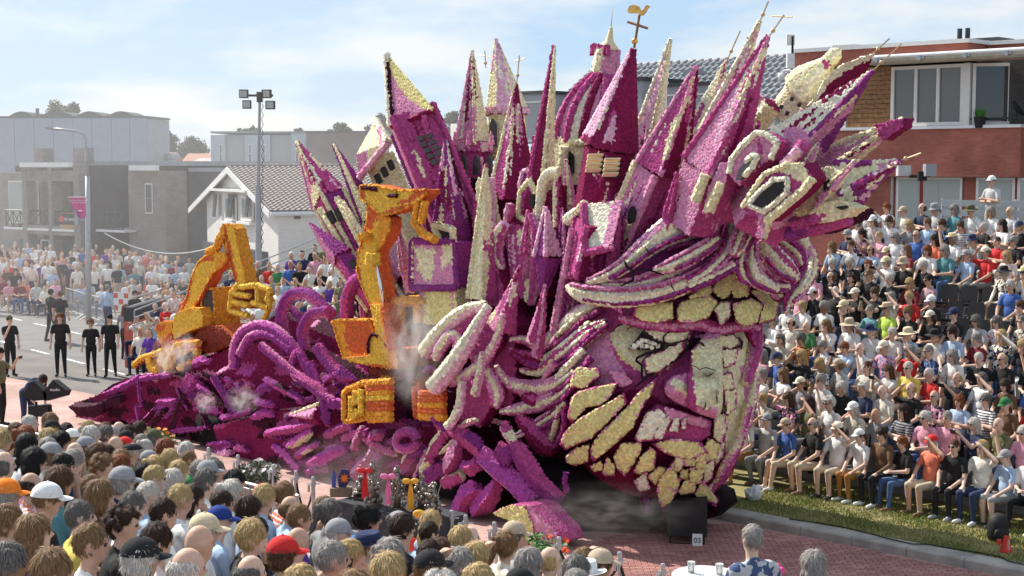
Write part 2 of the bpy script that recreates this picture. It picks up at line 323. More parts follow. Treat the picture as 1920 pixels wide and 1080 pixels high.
def red_building():
    W = Pl(uv(0, 27), FH); t = thing('red_brick_building', 'red brick apartment building with flat white-edged roof and wide windows', 'building')
    aL, zt = W.hit(1488, 93); aC, _ = W.hit(1815, 72); aE, _ = W.hit(1914, 240); aR = aE + 4
    zr = zt - 0.12
    _, zs = W.hit(1700, 237); _, zc = W.hit(1700, 122); _, zl = W.hit(1700, 331); zsill = zs
    mb = MB(); W.box(mb, aL, aC, zc + 0.05, zr, -9, 0); mb.build('upper_wall', M_RED, t, uvs=True)
    mb = MB(); W.box(mb, aC + 0.02, aC + 9, zc + 0.052, zr - 0.02, -10, -1.3); mb.build('set_back_wall', M_RED, t, uvs=True)
    mb = MB(); W.box(mb, aL, aE, zl, zsill - 0.10, -9.02, 0.003); mb.build('parapet_wall', M_RED, t, uvs=True)
    mb = MB(); W.box(mb, aL, aR + 4, 0, zl - 0.02, -9.04, -0.35); mb.build('lower_wall', M_RED, t, uvs=True)
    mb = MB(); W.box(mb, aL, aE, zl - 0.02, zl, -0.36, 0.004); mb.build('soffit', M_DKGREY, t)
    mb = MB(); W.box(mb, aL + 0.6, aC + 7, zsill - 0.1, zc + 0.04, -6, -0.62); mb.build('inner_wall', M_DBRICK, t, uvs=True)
    mb = MB(); W.box(mb, aL - 0.06, aC + 0.06, zr, zr + 0.13, -9, 0.07); mb.build('roof_edge', M_ROOFEDGE, t)
    mb = MB(); W.box(mb, aC + 0.062, aC + 9, zr - 0.02, zr + 0.11, -9.9, -1.22); mb.build('roof_edge', M_ROOFEDGE, t)
    # brick pier left of the boards, cedar boards, sill
    a1, _ = W.hit(1586, 200); aw, _ = W.hit(1668, 200)
    ap, _ = W.hit(1560, 200)
    W.wbox('pier', M_RED, (aL, ap, zsill - 0.1, zc + 0.05), -0.6, -0.004, t, uvs=True)
    W.window((ap, a1 - 0.02, zsill, zc), t, M_FRAME, M_BLIND, 1, 1, out=-0.06, depth=0.2)
    nb = 13
    for i in range(nb):
        z0 = zsill + (zc - zsill) * i / nb; W.wbox('board', M_WOOD, (a1, aw, z0 + 0.008, z0 + (zc - zsill) / nb - 0.004), -0.2, -0.05 - 0.006 * (i % 2), t)
    W.wbox('sill', M_ROOFEDGE, (ap, aE + 0.03, zsill - 0.10, zsill), -0.5, 0.09, t)
    a2, _ = W.hit(1805, 200)
    W.window((aw + 0.02, a2, zsill + 0.01, zc - 0.04), t, M_FRAME, M_BLIND, 3, 1, fw=0.11, out=-0.02, depth=0.14)
    W.wbox('corner_post', M_FRAME, (a2 + 0.003, aC + 0.1, zsill + 0.004, zc - 0.03), -0.25, 0.0, t)
    # angled bay right of the corner
    B = Pl(W.p(aC + 0.12, 0, -0.05), (FH * 0.86 + FN * 0.5)); b0 = 0.05
    B.window((b0, b0 + 2.3, zsill + 0.01, zc - 0.05), t, M_FRAME, M_GLASS, 2, 1, fw=0.1)
    B.window((b0 + 2.36, b0 + 4.2, zsill + 0.012, zc - 0.055), t, M_FRAME, M_GLASS, 1, 1, fw=0.16)
    # awning canopy with gutter and brackets
    aA, _ = W.hit(1636, 130)
    mb = MB(); pr = [(-0.2, zc + 0.04), (0.75, zc + 0.02), (0.85, zc + 0.10), (0.85, zc + 0.22), (0.75, zc + 0.25), (-0.2, zc + 0.25)]
    mb.prism([W.p(aA, z, o) for o, z in pr], W.D * 9.5); mb.build('awning_box', mat('awning_fabric', (0.42, 0.38, 0.30), 0.8, 0.2, 6), t)
    mb = MB(); mb.tube([W.p(aA, zc + 0.25, 0.82), W.p(aA + 9.5, zc + 0.25, 0.82)], 0.07, 10); mb.build('awning_roller', M_ROOFEDGE, t)
    for px in (1670, 1750, 1835, 1912):
        a, _ = W.hit(px, 120); mb = MB(); W.box(mb, a - 0.14, a + 0.14, zc + 0.11, zc + 0.2, 0.85, 0.93); W.box(mb, a - 0.05, a + 0.05, zc + 0.07, zc + 0.23, 0.86, 0.97); mb.build('awning_bracket', M_STEEL, t)
    # lower windows
    for px0, px1, c in ((1672, 1796, 3), (1822, 1895, 2), (1900, 1960, 1)):
        a0, _ = W.hit(px0, 350); a3, _ = W.hit(px1, 350); W.window((a0, a3, zl - 2.05, zl - 0.02), t, M_FRAME, M_CURT, c, 1, fw=0.09, out=-0.33 + 0.04, depth=0.32)
    a, _ = W.hit(1665, 360); mb = MB(); mb.tube([W.p(a, 1, -0.28), W.p(a, zl - 0.03, -0.28)], 0.05, 8); mb.build('drainpipe', M_STEEL, t)
    # balcony rail
    r0, zrail = W.hit(1815, 223); mb = MB(); mb.tube([W.p(r0, zrail, -0.12), W.p(aE + 3, zrail, -0.12)], 0.035, 8)
    for k in range(4): mb.tube([W.p(r0 + 0.3 + k * 1.4, zsill, -0.12), W.p(r0 + 0.3 + k * 1.4, zrail, -0.12)], 0.02, 6)
    mb.build('balcony_rail', M_ANTH, t)
    # chimney slab and flues
    c = W.p(W.hit(1700, 80)[0], zr + 0.25, -4); mb = MB(); mb.box(c, (3.2, 1.2, 0.35), W.D, W.N); mb.build('roof_box', M_ANTH, t)
    for dx in (-.15, .15): mb = MB(); mb.tube([c + W.D * dx, c + W.D * dx + Vector((0, 0, .6))], 0.09, 8); mb.build('flue', M_ANTH, t)
    # potted plant and crow on the rail
    a, _ = W.hit(1838, 225); pl = thing('potted_grass_plant', 'green grassy plant in black pot on the balcony rail', 'plant', W.p(a, zrail - 0.12, 0.02))
    mb = MB(); mb.lathe((0, 0, 0), [(0.15, -0.18), (0.2, 0.18), (0.17, 0.18)], 14); mb.build('pot', M_BLACK, pl)
    mb = MB()
    for k in range(160):
        an = random.uniform(0, 6.28); r = random.uniform(0.02, 0.30); h = random.uniform(0.2, 0.36); s = 0.012; b = Vector((math.cos(an), math.sin(an), 0)); q = Vector((-b.y, b.x, 0))
        mb.add([b * 0.08 - q * s + Vector((0, 0, .15)), b * 0.08 + q * s + Vector((0, 0, .15)), b * r + Vector((0, 0, .15 + h))], [(0, 1, 2)])
    mb.build('leaves', mat('plant_green', (0.07, 0.26, 0.03), 0.6, 0.3, 20), pl, fix=False)
    a, _ = W.hit(1904, 215); cb = W.p(a, zrail + 0.03, -0.12); bd = thing('crow', 'black bird perched on the balcony rail', 'bird', cb)
    bm = MB(); bm.tube([(-.30, 0, .02), (-.18, 0, .12), (-.02, 0, .24), (.07, 0, .34), (.10, 0, .41), (.13, 0, .44)], [.015, .06, .10, .085, .06, .04], 10); bm.ball((.12, 0, .455), .062, 10, 7); bm.tube([(.16, 0, .46), (.25, 0, .44)], [.025, .004], 6); bm.tube([(0, .03, .17), (.02, .03, 0)], .012, 5); bm.tube([(0, -.03, .17), (.02, -.03, 0)], .012, 5)
    o = bm.build('body', M_BLACK, bd, smooth=True); bd.rotation_euler.z = R(200)
    return t
red_building()

def tiled_building():
    W = Pl(uv(0, 30), FH); t = thing('tiled_roof_building', 'building with long grey pantile mansard roof and grey dormers behind the float', 'building')
    a0, zr = W.hit(1002, 121); a1, zr2 = W.hit(1484, 89); zr = (zr + zr2) / 2; aM, zg = W.hit(1150, 166); _, zlow = W.hit(1150, 300)
    # roof profile: out distance, height from ridge to gutter, then steep curved lower part
    prof = [(-4.0, zr), (-2.6, zr - 0.9), (-1.2, zr - 1.85), (-0.45, zr - 2.75), (-0.08, zr - 3.8), (0.05, zr - 5.0), (0.08, zr - 6.6)]
    mb = MB(); lo = [W.p(a0, z, o) for o, z in prof] + [W.p(a0, 0, 0), W.p(a0, 0, -8), W.p(a0, zr - 5, -8)]
    mb.prism(lo, W.D * (a1 - a0)); mb.build('roof_shell', M_ANTH, t)
    # end band on the right
    mb = MB(); lo = [W.p(a1, z + 0.10, o + 0.12) for o, z in prof] + [W.p(a1, 0, 0.1), W.p(a1, 0, -8), W.p(a1, zr - 4, -8)]
    mb.prism(lo, W.D * 0.75); mb.build('gable_band', M_ANTH, t)
    W.wbox('white_fascia', M_ROOFEDGE, (a1 - 0.2, a1 + 0.9, zr + 0.1, zr + 0.28), -5, -3.2, t)
    # tiles: shared mesh, wavy section
    tw, tl = 0.34, 0.40
    def tile_mesh():
        vs = []; fs = []; nn = 6
        for j, (y, dz) in enumerate(((0, 0.035), (tl + 0.05, 0.0))):
            for k in range(nn + 1):
                x = tw * k / nn; h = 0.045 * math.sin(math.pi * 2 * (k / nn)) ; vs.append((x, y, h + dz))
            for k in range(nn + 1):
                x = tw * k / nn; h = 0.045 * math.sin(math.pi * 2 * (k / nn)); vs.append((x, y, h + dz - 0.02))
        s = nn + 1
        for k in range(nn): fs.append((k, k + 1, 2 * s + k + 1, 2 * s + k)); fs.append((s + k, k, k + 1, s + k + 1)[::-1])
        me = bpy.data.meshes.new('roof_tile'); me.from_pydata(vs, [], fs); me.materials.append(M_TILE); me.polygons.foreach_set('use_smooth', [True] * len(fs)); return me
    tm = tile_mesh(); spots = []
    for i in range(len(prof) - 2):
        (o0, z0), (o1, z1) = prof[i], prof[i + 1]; seg = math.hypot(o1 - o0, z1 - z0); n = max(1, round(seg / tl))
        for r_ in range(n):
            f = (r_ + 1) / n; ob = o0 + (o1 - o0) * f; zb = z0 + (z1 - z0) * f
            up = ((W.p(0, z0, o0) - W.p(0, z1, o1)).normalized())
            k = 0
            while a0 + (k + 1) * tw < a1:
                p = W.p(a0 + k * tw, zb, ob); px, py = proj([p])[0]
                spots.append((px, py, p, up)); k += 1
    DORM = [(984, 1030, 172, 270), (1188, 1212, 146, 215), (1251, 1345, 157, 240)]
    def free(px, py): return not any(x0 + 6 < px < x1 - 8 and y0 + 8 < py < y1 for x0, x1, y0, y1 in DORM)
    spots = [s for s in spots if free(s[0], s[1])]
    def vis(s):   # rows high on the roof show above the towers
        px, py = s[0], s[1]; return 0 if (py < 175 and 985 < px < 1420) or (px > 1380 and py < 260) else 1
    spots.sort(key=lambda s: (vis(s), s[1]))
    def tmat(p, up):
        y = up; x = W.D; z = x.cross(y)
        if z.dot(W.N) < 0 and z.z < 0: x = -x; z = x.cross(y)
        nx = W.D; nz = nx.cross(y)
        if nz.dot(Vector((0, 0, 1)) + W.N) < 0: nz = -nz
        M = Matrix((nx, y, nz)).transposed().to_4x4(); M.translation = p + nz * 0.05; return M
    for s in spots[:300]:
        o = bpy.data.objects.new('roof_tile', tm); link(o, t); o.matrix_world = tmat(s[2], s[3])
    mb = MB(); base = [v.co.copy() for v in tm.vertices]; bf = [tuple(p.vertices) for p in tm.polygons]
    for s in spots[300:]:
        M = tmat(s[2], s[3]); mb.add([M @ v for v in base], bf)
    o = mb.build('roof_tiles', M_TILE, t, smooth=True, fix=False); o['kind'] = 'stuff'
    k = 0
    while a0 + k * 0.42 < a1:   # ridge caps
        mb = MB(); c = W.p(a0 + k * 0.42, zr + 0.03, -4.0); mb.tube([c, c + W.D * 0.43], [0.13, 0.11], 8); mb.build('ridge_cap', M_TILE, t, smooth=True); k += 1
    # white gutter strip and dormers
    W.wbox('gutter', M_ROOFEDGE, (a0, a1 - 0.1, zr - 3.02, zr - 2.9), -0.5, -0.20, t)
    for x0, x1, y0, y1 in DORM:
        r = W.rect(x0, x1, y0, y1); d = MB(); W.box(d, r[0], r[1], r[2], r[3] - 0.14, -3, 0.25); o = d.build('dormer', M_LEAD, t)
        W.wbox('dormer_roof', M_ANTH, (r[0] - 0.1, r[1] + 0.1, r[3] - 0.137, r[3]), -3, 0.36, o)
        if x1 - x0 > 30: W.window((r[0] + 0.15, r[1] - 0.15, r[2] + 0.1, r[3] - 0.45), t, M_FRAME, M_CURT, 1 if x1 - x0 < 60 else 2, 1, out=0.30, depth=-0.15)
    r = W.rect(1244, 1262, 129, 136); W.wbox('roof_vent', M_LEAD, r, -2.3, -1.3, t)
tiled_building()

def gable_house():
    C = at(521, 396, 60); D = Vector((0.44, -0.898, 0)); W = Pl(C, D); t = thing('white_gable_house', 'white painted brick house with gable front and brown tiled roof', 'house')
    aL, _ = W.hit(388, 400); _, ze = W.hit(521, 394); aA, za = W.hit(441, 314); aR = 0.0
    al, zl = W.hit(368, 391); sl = (za - zl) / (aA - al); ar = aA + (za - (ze)) / sl
    back = -W.N; Lg = 13.0
    mb = MB(); mb.prism([W.p(aL, 0), W.p(aR, 0), W.p(aR, za - sl * (aR - aA)), W.p(aA, za - 0.12), W.p(aL, za - sl * (aA - aL))], back * Lg); mb.build('wall', M_WBRICK, t, uvs=True)
    m_t = mat('brown_roof_tile', (0.24, 0.205, 0.185), 0.7, 0.2, 9)
    for sgn, lab in ((1, 'r'), (-1, 'l')):
        ae = aA + sgn * ((ar + 0.25 - aA) if sgn > 0 else (aA - al))
        p0, p1 = W.p(aA, za + 0.02, 0.35), W.p(ae, za + 0.02 - sl * abs(ae - aA), 0.35)
        mb = MB(); mb.add([p0, p1, p1 + back * (Lg + .5), p0 + back * (Lg + .5), p0 + Vector((0, 0, -.12)), p1 + Vector((0, 0, -.12)), p1 + back * (Lg + .5) + Vector((0, 0, -.12)), p0 + back * (Lg + .5) + Vector((0, 0, -.12))], [(0, 1, 2, 3), (4, 7, 6, 5), (0, 4, 5, 1), (1, 5, 6, 2), (2, 6, 7, 3), (3, 7, 4, 0)])
        mb.build('roof_slope', m_t, t)
        # barge board
        mb = MB(); q0, q1 = p0 + W.N * 0.05, p1 + W.N * 0.05; dn = Vector((0, 0, -0.26)); mb.add([q0, q1, q1 + dn, q0 + dn, q0 - W.N * .06, q1 - W.N * .06, q1 + dn - W.N * .06, q0 + dn - W.N * .06], [(0, 1, 2, 3), (7, 6, 5, 4), (0, 4, 5, 1), (1, 5, 6, 2), (2, 6, 7, 3), (3, 7, 4, 0)]); mb.build('barge_board', M_ROOFEDGE, t)
        if sgn > 0:   # wavy pantiles on the slope we see
            mb = MB(); dv = (p1 - p0); Ls = dv.length; dv.normalize(); nr = int(Ls / 0.26); nc = int((Lg + .5) / 0.24); nrm = dv.cross(back).normalized()
            if nrm.z < 0: nrm = -nrm
            for r_ in range(nr):
                for c in range(nc):
                    o = p0 + dv * (Ls * r_ / nr) + back * ((Lg + .5) * c / nc) + nrm * 0.02; w = (Lg + .5) / nc; l = Ls / nr + 0.04; vs = []
                    for (dl, lift) in ((0, 0.0), (l, 0.045)):
                        for kx, hh in ((0, 0.02), (0.3, 0.055), (0.65, 0.0), (1.0, 0.02)): vs.append(o + dv * dl + back * (w * kx) + nrm * (hh + lift))
                    for kx, hh in ((0, 0.02), (0.3, 0.055), (0.65, 0.0), (1.0, 0.02)): vs.append(o + dv * l + back * (w * kx) + nrm * (hh - 0.01))
                    mb.add(vs, [(0, 1, 5, 4), (1, 2, 6, 5), (2, 3, 7, 6), (4, 5, 9, 8), (5, 6, 10, 9), (6, 7, 11, 10)])
            o = mb.build('roof_tiles', m_t, t, fix=False); o['kind'] = 'stuff'
            mb = MB(); g0 = p1 + dv * 0.06 + Vector((0, 0, -0.08)); mb.tube([g0, g0 + back * (Lg + .5)], 0.09, 8); mb.build('gutter', M_ROOFEDGE, t)
    mb = MB(); mb.tube([W.p(aA, za + 0.05, 0.35), W.p(aA, za + 0.05, 0.35) + back * (Lg + .5)], 0.11, 8); mb.build('ridge', m_t, t)
    # projecting bay with windows and dark shutters
    b0, bz1 = W.hit(410, 360); b1, bz0 = W.hit(478, 414); bt = W.hit(410, 357)[1]
    W.wbox('canopy_board', M_ROOFEDGE, (b0 - .1, b1 + .2, bt, bt + 0.1), 0, 0.5, t)
    for px0, px1 in ((425, 446), (456, 478)):
        r = W.rect(px0, px1, 368, 413); W.window(r, t, M_FRAME, M_CURT, 1, 1, out=0.12, depth=-0.05, fw=0.1)
        W.wbox('window_sill', M_ROOFEDGE, (r[0] - .15, r[1] + .15, r[2] - .14, r[2] - .03), 0, 0.3, t)
    for px0, px1 in ((410, 418), (437, 451), (472, 480)):
        r = W.rect(px0, px1, 363, 406); mb = MB(); a0, a1, z0, z1 = r; a1 = a0 + (a1 - a0) * .6; mb.add([W.p(a0, z1, .18), W.p(a1, z1, .18), W.p(a1, z0, .28), W.p(a0, z0, .28), W.p(a0, z1, .22), W.p(a1, z1, .22), W.p(a1, z0, .32), W.p(a0, z0, .32)], [(0, 1, 2, 3), (4, 7, 6, 5), (0, 4, 5, 1), (1, 5, 6, 2), (2, 6, 7, 3), (3, 7, 4, 0)]); mb.build('awning_flap', M_ANTH, t)
    r = W.rect(388, 502, 452, 500); W.wbox('ground_floor_shopfront', M_ANTH, (r[0] + .2, r[1], 0.4, r[3]), 0.0, 0.25, t)
    r = W.rect(462, 480, 462, 490); W.window((r[0], r[1], 0.9, r[3] - .1), t, M_FRAME, M_CURT, 2, 1, out=0.32, depth=-0.25)
    mb = MB(); c = W.p(aA + 1.4, za + 0.3, -10.5); mb.box(c, (1.5, 1.0, 3.4), W.D, W.N); mb.build('chimney', M_WBRICK, t, uvs=True)
    for a in (aA - 2.6, aA + 2.4):
        pass
    for z in (0.0,):
        for k in range(5):
            q = W.p(ar - 0.1, ze - 0.25, -0.8 - k * 2.7); mb = MB(); mb.box(q + W.D * 0.1, (0.5, 0.25, 0.22), W.D, W.N); mb.build('eave_bracket', M_DKGREY, t)
gable_house()

def dark_building():
    C = at(150, 311, 74); W = Pl(C, (0.82, -0.57, 0)); t = thing('grey_brick_building', 'grey brick shop building with open balconies and flat roof', 'building')
    _, zt = W.hit(150, 309); zt = zt; H = zt
    aF0, _ = W.hit(42, 320); aF1 = 0.0
    # main block behind
    mb = MB(); a_l = W.hit(-60, 330)[0]; mb.prism([W.p(a_l, 0, -3), W.p(W.hit(263, 320)[0], 0, -3), W.p(W.hit(263, 320)[0], zt - 0.05, -3), W.p(a_l, zt - 0.05, -3)], -W.N * 9); mb.build('main_wall', M_DBRICK, t, uvs=True)
    W.wbox('roof_edge', M_LEAD, (a_l, W.hit(275, 320)[0], zt - 0.05, zt + 0.18), -12, -2.9, t)
    # bay columns
    for px0, px1 in ((42, 51), (91, 98), (139, 150)):
        a0 = W.hit(px0, 400)[0]; a1 = W.hit(px1, 400)[0]; W.wbox('brick_column', M_TBRICK, (a0, a1, 0, zt), -0.6, 0, t, uvs=True)
    a98 = W.hit(98, 400)[0]; a91 = W.hit(91, 400)[0]; a51 = W.hit(51, 400)[0]; a139 = W.hit(139, 400)[0]
    for z_, hh in ((330, 20), (432, 18)):
        for aa, bb in ((a51, a91), (a98, a139)):
            zc = W.hit(98, z_)[1]; dz = hh / FPX * 74 * 0.5; W.wbox('brick_band', M_TBRICK, (aa, bb, zc - dz, zc + dz), -0.55, -0.02, t, uvs=True)
    for aa, bb in ((a51 - .2, a91), (a98, a139)): W.wbox('roller_box', M_ROOFEDGE, (aa, bb, zt - .12, zt + .12), 0.01, 0.25, t)
    zf = W.hit(98, 431)[1]
    for aa, bb in ((a51, a91), (a98, a139)): W.wbox('balcony_floor', M_ROOFEDGE, (aa, bb, zf - 0.06, zf + 0.06), -2.9, 0.04, t)
    mb = MB(); W.box(mb, a139 + (aF1 - a139) * .5, aF1 + .02, 0, zt - .02, -3, -.6); mb.build('side_wall', M_DBRICK, t, uvs=True)
    # balcony windows
    for px0, px1 in ((70, 92),):
        r = W.rect(px0, px1, 342, 394); W.window((r[0], r[1], zf + 0.3, r[3]), t, M_FRAME, M_GLASS, 2, 2, out=-2.9, depth=2.95)
    def rail(a0, a1, z0, z1, o, n):
        mb = MB(); mb.tube([W.p(a0, z1, o), W.p(a1, z1, o)], .04, 6); mb.tube([W.p(a0, z0, o), W.p(a1, z0, o)], .03, 6)
        for k in range(n):
            x0 = a0 + (a1 - a0) * k / n; x1 = a0 + (a1 - a0) * (k + 1) / n; mb.tube([W.p(x0, z0, o), W.p(x1, z1, o)], .025, 5); mb.tube([W.p(x0, z1, o + .02), W.p(x1, z0, o + .02)], .025, 5); mb.tube([W.p(x0, z0, o), W.p(x0, z1, o)], .03, 5)
        mb.build('balcony_rail', M_ANTH, t)
    zr1 = W.hit(70, 396)[1]
    rail(a51, a91, zf + .08, zr1, -0.2, 2); rail(a98, a139, zf + .08, zr1, -0.2, 2)
    # left wing: red brick strip, big window, balcony
    r = W.rect(-20, 41, 332, 388); W.wbox('left_wing', M_TBRICK, (a_l, aF0 - .01, 0, zt - .4), -3.2, -1.2, t, uvs=True)
    W.window((r[0], r[1] - .2, zf + .2, r[3] - .2), t, M_FRAME, M_CURT, 1, 2, out=-1.15, depth=-1.15 + 2.34 - 1.15 if False else 1.16)
    rail(W.hit(2, 400)[0], aF0 - .05, zf + .08, zr1, -0.3, 3); W.wbox('balcony_floor', M_ROOFEDGE, (W.hit(0, 400)[0], aF0 - .05, zf - .06, zf + .06), -1.2, -0.2, t)
    # right wing: plain wall, narrow window, balcony
    aw0, aw1 = W.hit(206, 380)[0], W.hit(263, 380)[0]
    mb = MB(); W.box(mb, aw0 - .5, aw1, 0, zt - .3, -2.99, -1.6); mb.build('right_wing', M_TBRICK, t, uvs=True)
    r = W.rect(225, 239, 344, 402); W.window(r, t, M_FRAME, M_GLASS, 1, 2, out=-1.55, depth=1.57)
    W.wbox('roller_box', M_ROOFEDGE, (aw0 - .1, W.hit(252, 380)[0], zt - .28, zt - .02), -1.6, -1.3, t)
    rail(W.hit(168, 400)[0], W.hit(204, 400)[0], zf + .08, zr1, -0.9, 2); W.wbox('balcony_floor', M_ROOFEDGE, (aF1 + .1, W.hit(208, 400)[0], zf - .06, zf + .06), -2.9, -0.8, t)
    # ground floor shop windows
    for px0, px1 in ((4, 40), (57, 90), (99, 138)):
        r = W.rect(px0, px1, 450, 500); W.window((r[0], r[1], 0.6, r[3]), t, M_FRAME if px0 == 57 else M_ANTH, M_GLASS, 2, 2, out=-0.6 if px0 > 50 else -1.1, depth=0.7 if px0 > 50 else 1.12)
    # long side wall to the right, facing the square
    S0 = W.p(W.hit(263, 320)[0], 0, -3.1); S = Pl(S0, (1, -0.06, 0)); a1, z1 = S.hit(392, 322)
    mb = MB(); mb.prism([S.p(0.01, 0, 0), S.p(a1 + .4, 0, 0), S.p(a1 + .4, z1, 0), S.p(0.01, z1, 0)], -S.N * 8); mb.build('blank_side_wall', mat_side, t, uvs=True)
    mb = MB(); S.box(mb, 0.01, a1 + .4, z1, z1 + .2, -8, .1); mb.build('roof_edge', M_LEAD, t)
    for k in range(4): mb = MB(); mb.lathe(S.p(4.2 + k * .9, z1 + .2, -1), [(.22, 0), (.2, .12), (.08, .2)], 10); mb.build('roof_vent', M_LEAD, t)
    for px in (115, 40): mb = MB(); mb.box(W.p(W.hit(px, 300)[0], zt + .45, -1.4), (.7, .7, .8), W.D, W.N); mb.build('chimney', M_TBRICK, t, uvs=True)
    # bar sign on the balcony rail
    r = W.rect(110, 141, 398, 430); sg = thing('bar_sign', 'dark bar sign with white lettering and gold trim hung on a balcony rail', 'sign', W.p((r[0] + r[1]) / 2, (r[2] + r[3]) / 2, -0.06))
    sg.rotation_euler.z = math.atan2(W.D.y, W.D.x); w = r[1] - r[0]; h = r[3] - r[2]
    mb = MB(); mb.box((0, 0, 0), (w, .06, h)); mb.build('board', mat('sign_black', (.02, .018, .016), .5, .1), sg)
    mb = MB(); mb.box((0, -.035, -h * .28), (w * .94, .02, h * .12)); mb.box((0, -.035, -h * .42), (w * .8, .02, h * .08)); mb.box((0, -.035, h * .46), (w * .9, .02, h * .04)); mb.build('gold_trim', mat('sign_gold', (.45, .26, .07), .5, .4, 30), sg)
    mb = MB(); mb.lathe((-w * .36, -.035, h * .12), [(h * .2, 0), (h * .2, .02)], 16, (0, -1, 0)); mb.build('emblem', M_RED2, sg)
    text_obj('lettering', 'LUXE BAR', sg, (-.04 * w + w * .06, -.05, h * .02), .25 * h, M_WHITE)
def text_obj(name, s, parent, loc, size, m, rot=(R(90), 0, 0)):
    c = bpy.data.curves.new(name, 'FONT'); c.body = s; c.size = size; c.align_x = 'CENTER'; c.extrude = 0.004
    tmp = bpy.data.objects.new(name, c); COL.objects.link(tmp); me = bpy.data.meshes.new_from_object(tmp); bpy.data.objects.remove(tmp); bpy.data.curves.remove(c)
    me.materials.clear(); me.materials.append(m); o = bpy.data.objects.new(name, me); link(o, parent); o.location = loc; o.rotation_euler = rot; return o
M_RED2 = mat('signal_red', (0.62, 0.05, 0.03), 0.5, 0.1); mat_side = brickmat('charcoal_brick', (0.10, 0.098, 0.096), (0.085, 0.083, 0.082), (0.08, 0.078, 0.076), .22, .065, .008)
dark_building()

def far_buildings():
    # blue-grey clad hall
    W = Pl(at(277, 223, 96), (1, -0.05, 0)); t = thing('blue_grey_hall', 'large windowless hall clad in blue-grey panels', 'building'); a0, zt = W.hit(-40, 222); zb = W.hit(100, 320)[1]
    mb = MB(); mb.prism([W.p(a0, 0), W.p(-.02, 0), W.p(-.02, zt - .03), W.p(a0, zt - .03)], -W.N * 5); mb.build('core', M_LEAD, t)
    mp_ = mat('blue_grey_cladding', (0.27, 0.31, 0.39), 0.5, 0.06, 2); xs = [-40, 28, 65, 101, 138, 173, 210, 244, 277]
    for x0, x1 in zip(xs, xs[1:]): W.wbox('cladding_panel', mp_, (W.hit(x0, 260)[0] + .02, W.hit(x1, 260)[0] - .02, 0, zt), 0.0, .08, t)
    W.wbox('roof_edge', M_ANTH, (a0, .05, zt + .002, zt + .14), -5, .1, t)
    for x0, x1 in ((-10, 45), (45, 125), (118, 178), (178, 238)):   # curved roof lights
        a, b = W.hit(x0, 220)[0], W.hit(x1, 220)[0]; pr = [(a + (b - a) * k / 12, zt + .14 + .38 * math.sin(math.pi * k / 12) ** 1.2) for k in range(13)]
        mb = MB(); mb.prism([W.p(x, z, -2) for x, z in pr], -W.N * 3); mb.build('arched_rooflight', M_ANTH, t)
    a = W.hit(38, 210)[0]; mb = MB(); mb.tube([W.p(a, zt, -3), W.p(a, zt + .75, -3)], .12, 8); mb.build('flue', M_ANTH, t)
    # pale modular building
    W = Pl(at(395, 254, 104), (1, -0.02, 0)); t = thing('pale_blue_flats', 'pale blue and grey panelled flats with narrow windows', 'building'); _, zt = W.hit(395, 253)
    cols = [mat('pale_blue_panel', (.50, .57, .61), .6, .05), mat('pale_grey_panel', (.46, .48, .47), .6, .05)]; xs = [395, 423, 459, 507, 546, 572]
    for k, (x0, x1) in enumerate(zip(xs, xs[1:])): W.wbox('wall_panel', cols[k % 2], (W.hit(x0, 260)[0], W.hit(x1, 260)[0] - .03, 0, zt + (.1 if k == 4 else 0)), -8 - .01 * k, -.3 * (k % 2), t)
    for x0 in (410, 465, 491, 553): r = W.rect(x0, x0 + 7, 270, 306); W.window(r, t, M_ROOFEDGE, M_GLASS, 1, 2, out=.03, depth=.02)
    W.wbox('roof_edge', M_LEAD, (W.hit(395, 260)[0], W.hit(572, 260)[0], zt + .12, zt + .25), -8, .05, t)
    W = Pl(at(574, 250, 98), (1, -0.02, 0)); t = thing('brown_brick_flats', 'brown brick flat-roofed block behind the gable house', 'building'); _, zt = W.hit(574, 249)
    mb = MB(); mb.prism([W.p(0, 0), W.p(4.6, 0), W.p(4.6, zt), W.p(0, zt)], -W.N * 8); mb.build('wall', brickmat('brown_brick', (.19, .13, .11), (.16, .11, .095), (.2, .16, .14)), t, uvs=True)
    W.wbox('roof_edge', M_ANTH, (-.05, 4.7, zt + .002, zt + .12), -8, .1, t)
    # small roofs between
    mr = mat('orange_tile', (.38, .19, .13), .8, .2, 5); mw = mat('pale_render', (.6, .58, .55), .8, .08)
    for (x0, x1, ye, yr, Y, lab) in ((278, 305, 312, 285, 110, 'small house with pink tiled roof beside the blue-grey hall'), (342, 395, 312, 287, 112, 'small brown-roofed house left of the pale flats'), (362, 396, 309, 296, 106, 'low lean-to with pale roof below the pale flats')):
        p0, p1 = at(x0, ye, Y), at(x1, ye, Y); rz = at(x0, yr, Y).z; t = thing('small_house', lab, 'house'); D = Vector((p1.x - p0.x, 0, 0)); mb = MB()
        mb.prism([(p0.x, Y, 0), (p1.x, Y, 0), (p1.x, Y, p0.z), (p0.x, Y, p0.z)], (0, 7, 0)); mb.build('wall', mw, t)
        mb = MB(); e = .3; mb.prism([(p0.x - e, Y - .4, p0.z + .01), (p0.x - e, Y + 3.5, rz), (p0.x - e, Y + 7.4, p0.z + .01)], (D.x + 2 * e, 0, 0)); mb.build('roof', mr if 'low' not in lab else mat('pale_roof', (.42, .36, .35), .7, .1), t)
    c = at(322, 300, 100); t = thing('roof_fan_unit', 'steel ventilation stack on the flat roof before the small houses', 'ventilator', (c.x, c.y, c.z - .6)); mb = MB(); mb.lathe((0, 0, 0), [(.35, -.6), (.35, .6), (.5, .7), (.5, .95), (.3, 1.05)], 12); mb.build('stack', M_STEEL, t, smooth=False); mb = MB(); mb.box((-.9, 0, -.35), (1, .8, .5)); mb.build('cabinet', M_LEAD, t)
far_buildings()

